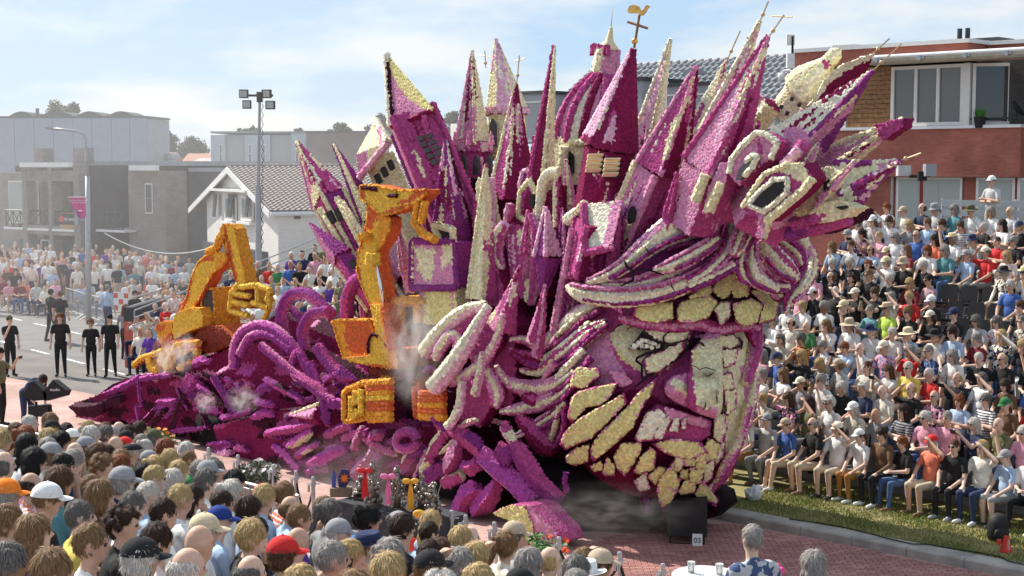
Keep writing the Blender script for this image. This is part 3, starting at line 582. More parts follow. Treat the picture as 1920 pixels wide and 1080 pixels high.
# ------------------------------------------------------------------ trees
def tree(px0, px1, ytop, ybot, Y, label, col, dens=1.0, group='trees behind the roofs'):
    c0, c1 = at(px0, ytop, Y), at(px1, ybot, Y); cx = (c0.x + c1.x) / 2; rx = abs(c1.x - c0.x) / 2; zt = c0.z; zb = c1.z - rx * .6
    t = thing('tree', label, 'tree', (cx, Y, 0), group=group); rz = max((zt - zb) / 2, rx * .6); cz = zt - rz
    mb = MB(); mb.tube([(0, 0, 0), (.05, 0, cz * .5), (0, .1, cz)], [rx * .09 + .1, rx * .07 + .08, rx * .05], 8)
    for k in range(5):
        a = k * 1.256; mb.tube([(0, 0, cz - rz * .7), (math.cos(a) * rx * .6, math.sin(a) * rx * .6, cz + rz * .2)], [rx * .04 + .03, .03], 5)
    mb.build('trunk', mat('bark', (.10, .075, .055), .95, .3, 5, .5, 20), t)
    clumps = []
    for k in range(26):
        d = RNG.normal(size=3); d /= np.linalg.norm(d); rr = RNG.uniform(.35, .82); clumps.append((d * rr * np.array([rx, rx, rz]), RNG.uniform(.25, .42) * min(rx, rz), RNG.uniform(.65, 1.3)))
    n = int(4200 * dens); ci = RNG.integers(0, len(clumps), n); d = RNG.normal(size=(n, 3)); d /= np.linalg.norm(d, axis=1)[:, None]
    rad = np.array([c[1] for c in clumps])[ci] * RNG.uniform(.55, 1.15, n); cen = np.array([c[0] for c in clumps])[ci] + d * rad[:, None]; br = np.array([c[2] for c in clumps])[ci] * RNG.uniform(.7, 1.3, n)
    s = RNG.uniform(.07, .15, n) * max(1, rx / 3); a1 = RNG.normal(size=(n, 3)); a1 /= np.linalg.norm(a1, axis=1)[:, None]; a2 = np.cross(a1, d); a2 /= (np.linalg.norm(a2, axis=1)[:, None] + 1e-6)
    V = np.stack([cen - a1 * s[:, None], cen + a2 * s[:, None] * .7, cen + a1 * s[:, None], cen - a2 * s[:, None] * .7], 1) + np.array([0, 0, cz])
    me = bpy.data.meshes.new('crown'); me.from_pydata(V.reshape(-1, 3).tolist(), [], np.arange(4 * n).reshape(-1, 4).tolist())
    ca = me.color_attributes.new('Col', 'FLOAT_COLOR', 'POINT'); c = np.clip(np.array(col)[None] * br[:, None] * np.array([1, 1, 1]), 0, 1); c = np.concatenate([c, np.ones((n, 1))], 1)
    ca.data.foreach_set('color', np.repeat(c, 4, axis=0).astype(np.float32).ravel()); me.materials.append(vcolmat('leaf', .6)); link(bpy.data.objects.new('crown', me), t)
tree(72, 166, 186, 226, 118, 'rounded yellow-green tree crown showing above the blue-grey hall', (.11, .10, .03))
tree(270, 338, 228, 300, 118, 'tall green tree right beside the blue-grey hall', (.06, .08, .03))
tree(328, 390, 256, 300, 125, 'lower brownish tree between the small house roofs', (.09, .08, .04))
tree(442, 492, 236, 256, 150, 'small tree top above the pale blue flats by the light mast', (.09, .10, .05), .7)
tree(604, 668, 229, 256, 150, 'tree top above the brown brick flats', (.07, .08, .04), .7)
tree(684, 740, 214, 262, 140, 'tree half hidden behind the leaning pink tower', (.08, .085, .05))
tree(820, 880, 205, 285, 140, 'dark tree showing between two flower towers', (.08, .085, .05))
tree(545, 577, 240, 256, 160, 'small dark tree top left of the brown flats', (.06, .07, .04), .5)
# ------------------------------------------------------------------ the dahlia-covered parade float
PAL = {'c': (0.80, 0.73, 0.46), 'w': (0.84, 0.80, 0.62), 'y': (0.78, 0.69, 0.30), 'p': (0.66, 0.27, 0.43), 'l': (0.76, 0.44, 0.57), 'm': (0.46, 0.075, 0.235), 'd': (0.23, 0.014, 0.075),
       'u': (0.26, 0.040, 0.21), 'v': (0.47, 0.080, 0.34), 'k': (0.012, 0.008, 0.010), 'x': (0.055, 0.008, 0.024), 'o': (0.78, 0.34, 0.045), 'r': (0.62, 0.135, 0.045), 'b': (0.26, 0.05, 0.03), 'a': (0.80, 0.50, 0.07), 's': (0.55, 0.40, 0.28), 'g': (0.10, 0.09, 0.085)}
PK = list(PAL); PID = {k: i for i, k in enumerate(PK)}; PARR = np.array([PAL[k] for k in PK])
M_FLOWER = vcolmat('dahlia', 0.75, 0.12)
CAMP = np.array([0, 0, HCAM])
FLOAT = thing('flower_parade_float', 'huge purple, pink and cream dahlia parade float of a bearded giant crowned with towers', 'parade float', uv(-5, 1.5, 0))
NFL = [0]; CELL = 0.046
def pip(poly, P):
    poly = np.asarray(poly); x, y = P[:, 0], P[:, 1]; ins = np.zeros(len(P), bool); j = len(poly) - 1
    for i in range(len(poly)):
        xi, yi = poly[i]; xj, yj = poly[j]; c = ((yi > y) != (yj > y)) & (x < (xj - xi) * (y - yi) / (yj - yi + 1e-9) + xi); ins ^= c; j = i
    return ins
class FB:
    """one flower-covered piece: faces with palette letters, turned into a mesh set with small dahlia heads"""
    def __init__(s): s.v = []; s.f = []; s.c = []; s.paint = []; s.smooth = False
    def add(s, vs, fs, cs):
        n = len(s.v); s.v += [tuple(x) for x in vs]; s.f += [tuple(i + n for i in f) for f in fs]; s.c += list(cs) if not isinstance(cs, str) or len(cs) == len(fs) else [cs[0]] * len(fs); return s
    def loft(s, loops, cols, caps='xx'):
        n = len(loops[0]); vs = [p for l in loops for p in l]; fs = []; cs = []
        for i in range(len(loops) - 1):
            for k in range(n): fs.append((i * n + k, i * n + (k + 1) % n, (i + 1) * n + (k + 1) % n, (i + 1) * n + k)); cs.append(cols(i, k) if callable(cols) else cols[k % len(cols)])
        fs.append(tuple(range(n))[::-1]); cs.append(caps[0]); fs.append(tuple((len(loops) - 1) * n + k for k in range(n))); cs.append(caps[1])
        return s.add(vs, fs, cs)
    def bar(s, a, b, r, c, r2=None, n=6):
        a, b = Vector(a), Vector(b); t = (b - a).normalized(); X = t.orthogonal().normalized(); Y = t.cross(X); r2 = r if r2 is None else r2
        return s.loft([[a + (X * math.cos(6.2832 * k / n) + Y * math.sin(6.2832 * k / n)) * r for k in range(n)], [b + (X * math.cos(6.2832 * k / n) + Y * math.sin(6.2832 * k / n)) * r2 for k in range(n)]], c, c * 2)
    def build(s, name, parent, cell=CELL, size=1.0, flowers=True, jit=1.2):
        bm = bmesh.new(); vv = [bm.verts.new(p) for p in s.v]; lay = bm.faces.layers.int.new('c')
        for f, c in zip(s.f, s.c):
            try: fc = bm.faces.new([vv[i] for i in f]); fc[lay] = PID[c]
            except ValueError: pass
        bmesh.ops.recalc_face_normals(bm, faces=bm.faces); bmesh.ops.triangulate(bm, faces=bm.faces)
        V = np.array([v.co[:] for v in bm.verts]); bm.verts.index_update(); T = np.array([[v.index for v in f.verts] for f in bm.faces]); C = np.array([f[lay] for f in bm.faces]); bm.free()
        if s.paint:   # finer triangles so that the ground colour follows the painted fields too
            X3 = V[T]; 
            for _ in range(5):
                e = np.stack([np.linalg.norm(X3[:, i] - X3[:, (i + 1) % 3], axis=1) for i in range(3)], 1); big = e.max(1) > .17
                if not big.any(): break
                Q = X3[big]; cb = C[big]; m01, m12, m20 = (Q[:, 0] + Q[:, 1]) / 2, (Q[:, 1] + Q[:, 2]) / 2, (Q[:, 2] + Q[:, 0]) / 2
                X3 = np.concatenate([X3[~big], np.stack([Q[:, 0], m01, m20], 1), np.stack([m01, Q[:, 1], m12], 1), np.stack([m20, m12, Q[:, 2]], 1), np.stack([m01, m12, m20], 1)]); C = np.concatenate([C[~big], cb, cb, cb, cb])
            V = X3.reshape(-1, 3); T = np.arange(len(V)).reshape(-1, 3)
        A, B, D = V[T[:, 0]], V[T[:, 1]], V[T[:, 2]]; nr = np.cross(B - A, D - A); ar = np.linalg.norm(nr, axis=1) / 2; nr = nr / (2 * ar[:, None] + 1e-12)
        cen = (A + B + D) / 3; facing = ((CAMP - cen) * nr).sum(1) / np.linalg.norm(CAMP - cen, axis=1)
        Cb = C.copy()
        for poly, ck in s.paint: Cb[pip(poly, proj(cen))] = PID[ck]
        allV = [V]; allT = [T]; allC = [PARR[Cb[:, None].repeat(3, 1)].reshape(-1, 3) * 0.8]
        if flowers:
            w = ar * (facing > -0.3) * (C != PID['k']); tot = w.sum(); n = int(tot / (cell * cell) * 4.5)
            if n > 0:
                ti = RNG.choice(len(T), n, p=w / tot); r1 = np.sqrt(RNG.uniform(0, 1, n)); r2 = RNG.uniform(0, 1, n)
                Pt = A[ti] * (1 - r1)[:, None] + B[ti] * (r1 * (1 - r2))[:, None] + D[ti] * (r1 * r2)[:, None]; Nn = nr[ti]; Cc = C[ti].copy()
                key = np.floor(Pt / cell).astype(np.int64); key = (key[:, 0] * 73856093) ^ (key[:, 1] * 19349663) ^ (key[:, 2] * 83492791)
                _, idx = np.unique(key, return_index=True); Pt, Nn, Cc = Pt[idx], Nn[idx], Cc[idx]; n = len(Pt)
                if s.paint:
                    Q = proj(Pt) + RNG.normal(0, jit, (n, 2))
                    for poly, ck in s.paint: Cc[pip(poly, Q)] = PID[ck]
                ok = Cc != PID['k']; 
                kk = ~ok; Pt2, Nn2, Cc2 = Pt, Nn, Cc
                base = PARR[Cc2]; br = RNG.uniform(.74, 1.16, (n, 1)); col = np.clip(base * br * RNG.uniform(.93, 1.07, (n, 3)), 0, 1)
                K = 6
                t1 = np.cross(Nn2, RNG.normal(size=(n, 3))); t1 /= np.linalg.norm(t1, axis=1)[:, None]; t2 = np.cross(Nn2, t1); r = cell * RNG.uniform(.60, .86, (n, 1)) * size; h = r * RNG.uniform(.34, .62, (n, 1))
                ring = [t1 * math.cos(2 * math.pi * k / K) + t2 * math.sin(2 * math.pi * k / K) for k in range(K)]
                FV = np.stack([Pt2 + Nn2 * h] + [Pt2 + q * r - Nn2 * r * .06 for q in ring], 1)
                ft = np.array([(0, 1 + k, 1 + (k + 1) % K) for k in range(K)]); FT = ft[None] + (np.arange(n) * (K + 1))[:, None, None] + len(V)
                allV.append(FV.reshape(-1, 3)); allT.append(FT.reshape(-1, 3)); cc = np.repeat(col[:, None], K * 3, 1); allC.append(cc.reshape(-1, 3)); NFL[0] += n
        V = np.concatenate(allV); T = np.concatenate(allT); Cx = np.concatenate(allC); org = V.mean(0)
        me = bpy.data.meshes.new(name); me.vertices.add(len(V)); me.vertices.foreach_set('co', (V - np.array(parent_loc(parent))).astype(np.float32).ravel()); me.loops.add(len(T) * 3); me.loops.foreach_set('vertex_index', T.astype(np.int32).ravel()); me.polygons.add(len(T)); me.polygons.foreach_set('loop_start', np.arange(0, len(T) * 3, 3, dtype=np.int32)); me.update(calc_edges=True)
        ca = me.color_attributes.new('Col', 'FLOAT_COLOR', 'CORNER'); ca.data.foreach_set('color', np.concatenate([Cx, np.ones((len(Cx), 1))], 1).astype(np.float32).ravel()); me.materials.append(M_FLOWER)
        return link(bpy.data.objects.new(name, me), parent)
def parent_loc(p):
    o = Vector((0, 0, 0))
    while p is not None: o += p.location; p = p.parent
    return o
def group_part(name, parent=FLOAT, loc=None):
    o = bpy.data.objects.new(name, None); o.empty_display_size = .1; link(o, parent); return o
def frame_axes(axis, rot=0.0):
    a = axis.normalized(); side = a.cross(Vector((0, 1, 0)))
    if side.length < .05: side = Vector((1, 0, 0))
    side = -side.normalized(); 
    if side.x < 0: side = -side
    back = a.cross(side)
    if back.y < 0: back = -back
    c, s_ = math.cos(rot), math.sin(rot); return side * c + back * s_, back * c - side * s_
def poly_loop(c, X, Y, r, n, ph=0.0, sq=1.0): return [c + X * (r * math.cos(2 * math.pi * k / n + ph)) + Y * (r * sq * math.sin(2 * math.pi * k / n + ph)) for k in range(n)]
def loop_at(c, axis, w, n, rot, sq):
    X, Y = frame_axes(axis, rot); r = w / 2 / (math.cos(math.pi / n) if n == 4 and abs(rot) < .3 else 1.0)
    return poly_loop(c, X, Y, r, n, math.pi / n if n == 4 and False else -math.pi / 2 + math.pi / n, sq)
def streaks(a, b, w, letters, n, w1=.15):
    out = []; ax, ay = b[0] - a[0], b[1] - a[1]; l = math.hypot(ax, ay); nx, ny = -ay / l, ax / l
    for k in range(n):
        t0 = random.uniform(0, .65); t1 = t0 + random.uniform(.15, .4); o = random.uniform(-.42, .42); hw = random.uniform(1.8, 4.4)
        def q(t, s): wd = w * (1 - t * (1 - w1)); return (a[0] + ax * t + nx * (o * wd + s), a[1] + ay * t + ny * (o * wd + s))
        out.append(([q(t0, -hw), q(t1, -hw * .6), q(t1 + .02, 0), q(t1, hw * .6), q(t0, hw), q(t0 - .02, 0)], random.choice(letters)))
    return out
def spire(name, base, apex, w, v, cols, n=4, rot=R(20), va=None, parent=FLOAT, edges=None, sq=1.0, tip=.03, paint=(), mid=None, er=.045, cell=CELL, caps='dd'):
    """pyramid from base px to apex px; width in px at the base; edges: letters for piping along the ridges"""
    b = fp(base[0], base[1], v); a = fp(apex[0], apex[1], v if va is None else va); sc = FPX / b.y; wm = w / sc; ax = a - b
    l0 = loop_at(b, ax, wm, n, rot, sq); l1 = loop_at(a, ax, max(tip, .04), n, rot, sq); loops = [l0, l1]
    if mid: loops = [l0, loop_at(b + ax * mid[0], ax, wm * mid[1], n, rot, sq), l1]
    f = FB(); f.loft(loops, lambda i, k: cols[k % len(cols)], caps); f.paint = (streaks(base, apex, w, 'mdlpcwcl', 11) if w >= 60 and 'o' not in cols else []) + list(paint)
    if edges:
        for k in range(n):
            e = edges[k % len(edges)]
            if e != '-':
                for q in range(len(loops) - 1): f.bar(loops[q][k], loops[q + 1][k], er, e, er * (.9 if q + 2 < len(loops) else .45))
    return f.build(name, parent, cell=cell)
def shaft(name, top, bot, w, v, cols, n=4, rot=R(20), vb=None, parent=FLOAT, edges=None, w2=None, sq=1.0, paint=(), er=.045, cell=CELL):
    a = fp(top[0], top[1], v); b = fp(bot[0], bot[1], v if vb is None else vb); sc = FPX / a.y; ax = a - b
    l0 = loop_at(b, ax, (w2 or w) / sc, n, rot, sq); l1 = loop_at(a, ax, w / sc, n, rot, sq); f = FB(); f.loft([l0, l1], cols, 'dd'); f.paint = (streaks(bot, top, w, 'mdlpuc', 9, .9) if w >= 60 and 'c' not in cols[1:3] else []) + list(paint)
    if edges:
        for k in range(n):
            e = edges[k % len(edges)]
            if e != '-': f.bar(l0[k], l1[k], er, e)
    return f.build(name, parent, cell=cell)
def slab(name, poly, v, th, front, side=None, parent=FLOAT, paint=(), rim=None, rr=.045, back=None, bevel=0.0, dirv=None, cell=CELL, flowers=True):
    """outline at depth v with real thickness th (towards the street), rim = letter of piping round the outline"""
    P3 = [fp(x, y, v) if not callable(v) else v(x, y) for x, y in poly]; e = (dirv or FN) * th; n = len(P3); cen = sum(P3, Vector()) / n
    f = FB(); fr = [p + (cen - p) * bevel for p in P3]; 
    f.loft([[p + e for p in P3], [p + e * .12 for p in P3], fr] if bevel else [[p + e for p in P3], fr], lambda i, k: side or front, (back or side or front) + front); f.paint = list(paint)
    if rim:
        for i in range(n): f.bar(fr[i], fr[(i + 1) % n], rr, rim)
    return f.build(name, parent, cell=cell, flowers=flowers)
def smooth_path(pts, m=5):
    P = [Vector(p) for p in pts]; out = []
    for i in range(len(P) - 1):
        p0, p1, p2, p3 = P[max(i - 1, 0)], P[i], P[i + 1], P[min(i + 2, len(P) - 1)]
        for k in range(m):
            t = k / m; out.append(.5 * ((2 * p1) + (p2 - p0) * t + (2 * p0 - 5 * p1 + 4 * p2 - p3) * t * t + (3 * p1 - p0 - 3 * p2 + p3) * t ** 3))
    out.append(P[-1]); return out
def lock(name, path, rad, v, cols='cpmdum', parent=FLOAT, n=9, place=None, flat=.75, m=4, paint=(), cell=CELL, dark=0, phase=0.0):
    """tapered strand along a px path; cols: stripes round the section starting at the top front"""
    rad = rad if isinstance(rad, (list, tuple)) else [rad] * len(path); vv = v if isinstance(v, (list, tuple)) else [v] * len(path)
    pl = place or (lambda x, y, q: fp(x, y, q)); P3 = [pl(x, y, q) for (x, y), q in zip(path, vv)]; sc = [FPX / p.y for p in P3]
    pts = smooth_path([(p.x, p.y, p.z) for p in P3], m); rr = []
    for i in range(len(path) - 1):
        for k in range(m): t = k / m; rr.append((rad[i] / sc[i]) * (1 - t) + (rad[i + 1] / sc[i + 1]) * t)
    rr.append(rad[-1] / sc[-1]); loops = []; ref = None
    for i, p in enumerate(pts):
        t = (pts[min(i + 1, len(pts) - 1)] - pts[max(i - 1, 0)]).normalized(); vw = (Vector((0, 0, HCAM)) - p).normalized()
        Y = (vw - t * vw.dot(t)).normalized(); X = t.cross(Y)
        if ref is not None and X.dot(ref) < 0: X = -X
        if ref is None and (X.z < -.05 or (abs(X.z) <= .05 and X.x > 0)): X = -X
        ref = X; r = max(rr[i], .025)
        loops.append([p + X * (r * math.cos(2 * math.pi * k / n + phase)) + Y * (r * flat * math.sin(2 * math.pi * k / n + phase)) for k in range(n)])
    f = FB(); f.loft(loops, lambda i, k: cols[k % len(cols)], cols[0] + cols[-1]); f.paint = list(paint); return f.build(name, parent, cell=cell)
def dark_panel(poly, v, parent, name='window', m=None, th=.06):
    mb = MB(); off = parent_loc(parent); mb.prism([fp(x, y, v) - off for x, y in poly], FN * th); return mb.build(name, m or M_BLACK, parent)
def jagged(poly, k=3, amp=4):
    out = []
    for i in range(len(poly)):
        (x0, y0), (x1, y1) = poly[i], poly[(i + 1) % len(poly)]
        for j in range(k): t = j / k; out.append((x0 + (x1 - x0) * t + random.uniform(-amp, amp) * (j > 0), y0 + (y1 - y0) * t + random.uniform(-amp, amp) * (j > 0)))
    return out
# ---- chassis, skirt and dark core
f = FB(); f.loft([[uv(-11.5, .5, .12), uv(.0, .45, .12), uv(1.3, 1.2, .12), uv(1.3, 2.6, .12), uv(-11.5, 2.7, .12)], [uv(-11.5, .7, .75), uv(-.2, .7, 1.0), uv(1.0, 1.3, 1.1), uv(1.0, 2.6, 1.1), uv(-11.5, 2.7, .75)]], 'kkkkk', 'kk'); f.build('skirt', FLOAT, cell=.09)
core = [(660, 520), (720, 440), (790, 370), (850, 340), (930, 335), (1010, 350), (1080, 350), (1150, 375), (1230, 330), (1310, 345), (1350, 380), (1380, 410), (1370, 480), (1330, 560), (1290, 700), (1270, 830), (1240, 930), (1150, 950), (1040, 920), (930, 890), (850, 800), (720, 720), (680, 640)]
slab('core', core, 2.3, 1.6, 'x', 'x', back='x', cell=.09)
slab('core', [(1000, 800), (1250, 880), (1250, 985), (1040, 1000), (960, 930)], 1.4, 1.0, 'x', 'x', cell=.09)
# ---- towers, from the tail to the brow.  face order of a 4-sided loop: 0 right-back ... seen: front-left / front-right
def tower(name, top, bot, w, v, cols, roof=None, **k):
    g = group_part(name); shaft('wall', top, bot, w, v, cols, parent=g, **k); return g
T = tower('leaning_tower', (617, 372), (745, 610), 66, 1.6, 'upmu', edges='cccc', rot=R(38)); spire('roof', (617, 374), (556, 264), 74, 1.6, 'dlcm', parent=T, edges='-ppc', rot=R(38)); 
for a, b in (((600, 392), (664, 500)), ((632, 372), (700, 500)), ((640, 378), (690, 455))): f = FB(); f.bar(fp(*a, 1.18), fp(*b, 1.18), .06, 'c'); f.build('batten', T)
dark_panel([(610, 400), (618, 394), (628, 415), (620, 421)], 1.18, T)
dark_panel([(625, 395), (632, 389), (641, 410), (634, 415)], 1.18, T)
spire('spire', (700, 410), (626, 271), 46, 1.9, 'umcu', edges='-uuc', rot=R(40)); shaft('spire_shaft', (700, 408), (760, 520), 46, 1.9, 'umpl', rot=R(40), edges='--c-')
T = tower('cream_house', (712, 300), (790, 480), 62, 2.3, 'cyccc'[:4], rot=R(30)); 
f = FB(); r1, r2, r3, r4 = fp(703, 228, 2.3), fp(668, 292, 2.0), fp(676, 336, 2.0), fp(728, 268, 2.0); d = FN * .9; f.add([fp(704, 226, 2.3), fp(668, 290, 1.7), fp(674, 332, 1.7), fp(727, 266, 1.7), fp(740, 262, 2.9), fp(690, 300, 2.9)], [(0, 1, 2, 3), (0, 3, 4), (0, 4, 5, 1), (1, 5, 2), (2, 5, 4, 3)], 'ccccy'); f.bar(fp(704, 226, 2.2), fp(727, 267, 1.7), .08, 'w'); f.bar(fp(674, 333, 1.68), fp(727, 268, 1.68), .07, 'l'); f.paint = [([(668, 290), (690, 280), (684, 330), (672, 334)], 'p'), ([(708, 240), (714, 238), (718, 268), (712, 272)], 'p')]; f.build('roof', T)
for k in range(3): x = 700 + k * 12; y = 338 - k * 13; dark_panel([(x, y - 8), (x + 7, y - 13), (x + 14, y + 3), (x + 7, y + 8)], 1.84, T)
T = tower('pink_bell_tower', (774, 224), (862, 436), 80, 1.35, 'dspm', rot=R(12), edges='m-um', er=.06)
f = FB(); ap = fp(725, 102, 1.35); q = [fp(735, 238, 1.0), fp(812, 206, 1.0), fp(795, 185, 2.2), fp(724, 205, 2.2)]; f.add([ap] + q, [(0, 1, 2), (0, 2, 3), (0, 3, 4), (0, 4, 1), (1, 2, 3, 4)], 'pcclx'); f.bar(ap, q[0], .07, 'w', .1); f.bar(q[0], q[1], .05, 'd'); f.paint = [([(726, 100), (815, 205), (800, 206), (770, 190), (745, 160), (732, 130)], 'y'), ([(724, 110), (731, 118), (740, 235), (733, 238)], 'x')]; f.build('roof', T)
for cx_ in (0, 1):
    for k in range(5):
        x = 780 + cx_ * 16 + k * 6.2; y = 262 - cx_ * 5 + k * 11; dark_panel([(x, y - 5), (x + 10, y - 8), (x + 14, y), (x + 4, y + 4)], .86, T, m=M_DKGREY)
for a, b in (((756, 234), (764, 256)), ((764, 242), (772, 262)), ((795, 218), (803, 240)), ((795, 226), (806, 250))): f = FB(); f.bar(fp(*a, .9), fp(*b, .9), .04, 'm'); f.build('batten', T)
# pink octagonal belfry
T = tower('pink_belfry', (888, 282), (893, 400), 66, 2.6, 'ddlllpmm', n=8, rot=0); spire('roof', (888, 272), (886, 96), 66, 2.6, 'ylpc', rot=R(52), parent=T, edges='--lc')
shaft('parapet', (888, 266), (888, 284), 76, 2.6, 'llpplllm', n=8, rot=0, parent=T)
for x in (853, 868, 891, 915): dark_panel([(x - 5, 328), (x - 5, 300), (x, 290), (x + 5, 300), (x + 5, 328)], 2.12, T, m=M_DKGREY)
for x in (853, 878, 921): spire('pinnacle', (x, 272), (x, 248), 9, 2.15, 'llpp', parent=T)
# cream bell tower behind it
T = tower('cream_bell_tower', (951, 212), (952, 300), 74, 3.4, 'cccccccc', n=8, rot=0); spire('roof', (950, 210), (930, 73), 84, 3.4, 'ccwwcccl', n=8, rot=0, parent=T, sq=1)
shaft('cornice', (951, 203), (951, 214), 86, 3.4, 'lcclccll', n=8, rot=0, parent=T)
dark_panel([(917, 274), (917, 235), (922, 222), (928, 235), (928, 274)], 2.88, T, m=M_DKGREY); dark_panel([(946, 274), (946, 240), (951, 226), (957, 240), (957, 274)], 2.86, T, m=M_DKGREY)
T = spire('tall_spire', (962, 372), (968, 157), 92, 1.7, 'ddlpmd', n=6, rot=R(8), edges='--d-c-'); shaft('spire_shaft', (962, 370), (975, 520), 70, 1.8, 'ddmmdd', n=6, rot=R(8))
spire('needle_spire', (1012, 372), (1040, 86), 52, 1.35, 'dmdc', rot=R(50), edges='--mc', er=.05); shaft('spire_shaft', (1012, 370), (1000, 480), 48, 1.4, 'dmmd', rot=R(50))
# dome with lantern
T = group_part('domed_church'); f = FB(); c0 = fp(1118, 266, 3.2); tp = fp(1135, 142, 3.2); ax = tp - c0; X, Y = frame_axes(ax, 0); sc = FPX / c0.y; loops = []
prof = [(80, 0), (81, .18), (77, .38), (69, .56), (57, .73), (42, .87), (30, .96), (24, 1.0)]
for r, t in prof: loops.append(poly_loop(c0 + ax * t, X, Y, r / sc, 16))
f.loft(loops, 'ppppppppwcwppwpp'[::-1], 'pp'); 
f.paint = [([(1106, 150), (1136, 150), (1180, 170), (1196, 270), (1078, 266), (1086, 210)], 'p'), ([(1106, 148), (1120, 150), (1100, 190), (1086, 266), (1066, 266), (1078, 205)], 'w'), ([(1040, 250), (1055, 240), (1048, 268)], 'p')]
f.build('dome', T)
for k in (9, 10, 11, 12, 13, 14):
    f = FB()
    for i in range(len(loops) - 1): f.bar(loops[i][k], loops[i + 1][k], .07, 'm' if k != 11 else 'd')
    f.build('dome_rib', T)
shaft('lantern', (1141, 92), (1131, 150), 46, 3.2, 'ppppllwwcp', n=10, rot=0, parent=T, w2=54)
for k in range(9): a = -2.9 + k * .36; x = 1139 + 30 * math.sin(a * .55); shaft('merlon', (x + 1, 82 + 3 * abs(math.cos(a))), (x, 100 + 3 * abs(math.cos(a))), 5.5, 3.2 - .22 * math.cos(a * .55), 'mmmm', parent=T)
mb = MB(); o_ = parent_loc(T); c1 = fp(1140, 96, 3.2) - o_; mb.lathe(c1, [(.21, 0), (.19, .08), (.09, .18), (.055, .28), (.045, .38), (.02, .41)], 14, ax); mb.ball(c1 + ax.normalized() * .42, .035); mb.tube([c1 + ax.normalized() * .4, c1 + ax.normalized() * .4 + Vector((.03, 0, .46))], [.012, .004], 5); mb.build('lantern_cap', mat('cream_plaster', (.72, .60, .36), .6, .1), T, smooth=True)
shaft('drum', (1110, 262), (1090, 400), 150, 3.1, 'ccccccppcccc', n=12, rot=0, parent=T)
f = FB(); f.bar(fp(1036, 264, 2.5), fp(1110, 268, 2.3), .07, 'c'); f.build('cornice', T)
for x in (1066, 1108): dark_panel([(x - 7, 325), (x - 7, 292), (x, 284), (x + 7, 292), (x + 7, 325)], 2.32, T)
f = FB(); f.bar(fp(1058, 275, 2.25), fp(1052, 345, 2.25), .09, 'c'); f.build('buttress', T)
# round tower with weathercock
T = tower('weathercock_tower', (1144, 280), (1120, 420), 96, 1.1, 'ddddmddddd', n=10, rot=0); spire('roof', (1143, 272), (1187, 92), 112, 1.1, 'ddddddlpmddd', n=12, rot=0, parent=T, tip=.1, paint=[([(1185, 90), (1180, 90), (1092, 250), (1110, 258), (1150, 180)], 'l'), ([(1128, 268), (1148, 268), (1172, 180), (1166, 178)], 'l'), ([(1188, 92), (1150, 180), (1160, 290), (1200, 290)], 'd')])
for x0, y0 in ((1103, 292), (1135, 300)):
    for k in range(4): mb = MB(); q = fp(x0 + 13 - k * 1.2, y0 + k * 9, .55) - parent_loc(T); mb.box(q, (.26, .10, .025), (1, .25, 0), (-.2, .8, -.55), (0, .55, .8)); mb.build('louvre', mat('cream_board', (.72, .60, .38), .7, .15), T)
    dark_panel([(x0 - 1, y0 - 4), (x0 + 26, y0 - 2), (x0 + 22, y0 + 34), (x0 - 5, y0 + 32)], .66, T)
mb = MB(); o_ = parent_loc(FLOAT); bq = fp(1189, 90, 1.1) - o_; tq = fp(1199, 28, 1.1) - o_; gold = mat('weathered_gold', (.62, .38, .10), .4, .3, 12, metal=.5)
W_ = group_part('weathercock'); mb.tube([bq, tq], .022, 6); mb.tube([fp(1177, 41, 1.1) - o_, fp(1214, 53, 1.1) - o_], .022, 6); mb.build('rod', mat('rusty_steel', (.25, .13, .07), .6, .3, 10, metal=.4), W_)
mb = MB(); mb.ball(fp(1190, 77, 1.1) - o_, .055, 12, 8); mb.build('ball', gold, W_, smooth=True)
mb = MB(); mb.prism([fp(x, y, 1.09) - o_ for x, y in zz(960, 0, 4, [(865, 75), (880, 45), (915, 35), (950, 50), (962, 80), (985, 72), (1000, 45), (1015, 38), (1030, 48), (1012, 66), (1000, 90), (980, 115), (955, 118), (945, 98), (915, 100), (885, 100), (870, 95)])], FN * .03); mb.build('rooster', gold, W_)
def finial(a, b, v, cross=None, parent=FLOAT, r=.012):
    mb = MB(); o_ = parent_loc(parent); mb.tube([fp(*a, v) - o_, fp(*b, v) - o_], r, 5)
    mb.ball(fp(a[0] + (b[0] - a[0]) * .3, a[1] + (b[1] - a[1]) * .3, v) - o_, .035, 8, 6)
    if cross: mb.tube([fp(*cross[0], v) - o_, fp(*cross[1], v) - o_], r * .9, 5)
    mb.build('finial', mat('brass_rod', (.55, .42, .25), .5, .2, metal=.4), parent)
finial((969, 157), (974, 104), 1.7, ((965, 115), (984, 110))); finial((911, 128), (909, 95), 3.3, ((897, 103), (920, 107))); finial((1426, 38), (1441, 2), 1.0); finial((1441, 70), (1470, 28), .9, ((1448, 30), (1486, 32))); finial((1364, 112), (1388, 58), 2.6); finial((1637, 100), (1668, 72), 2.6); finial((1637, 132), (1690, 82), 1.2, None); finial((1686, 302), (1727, 287), 1.0, ((1716, 294), (1722, 290)))
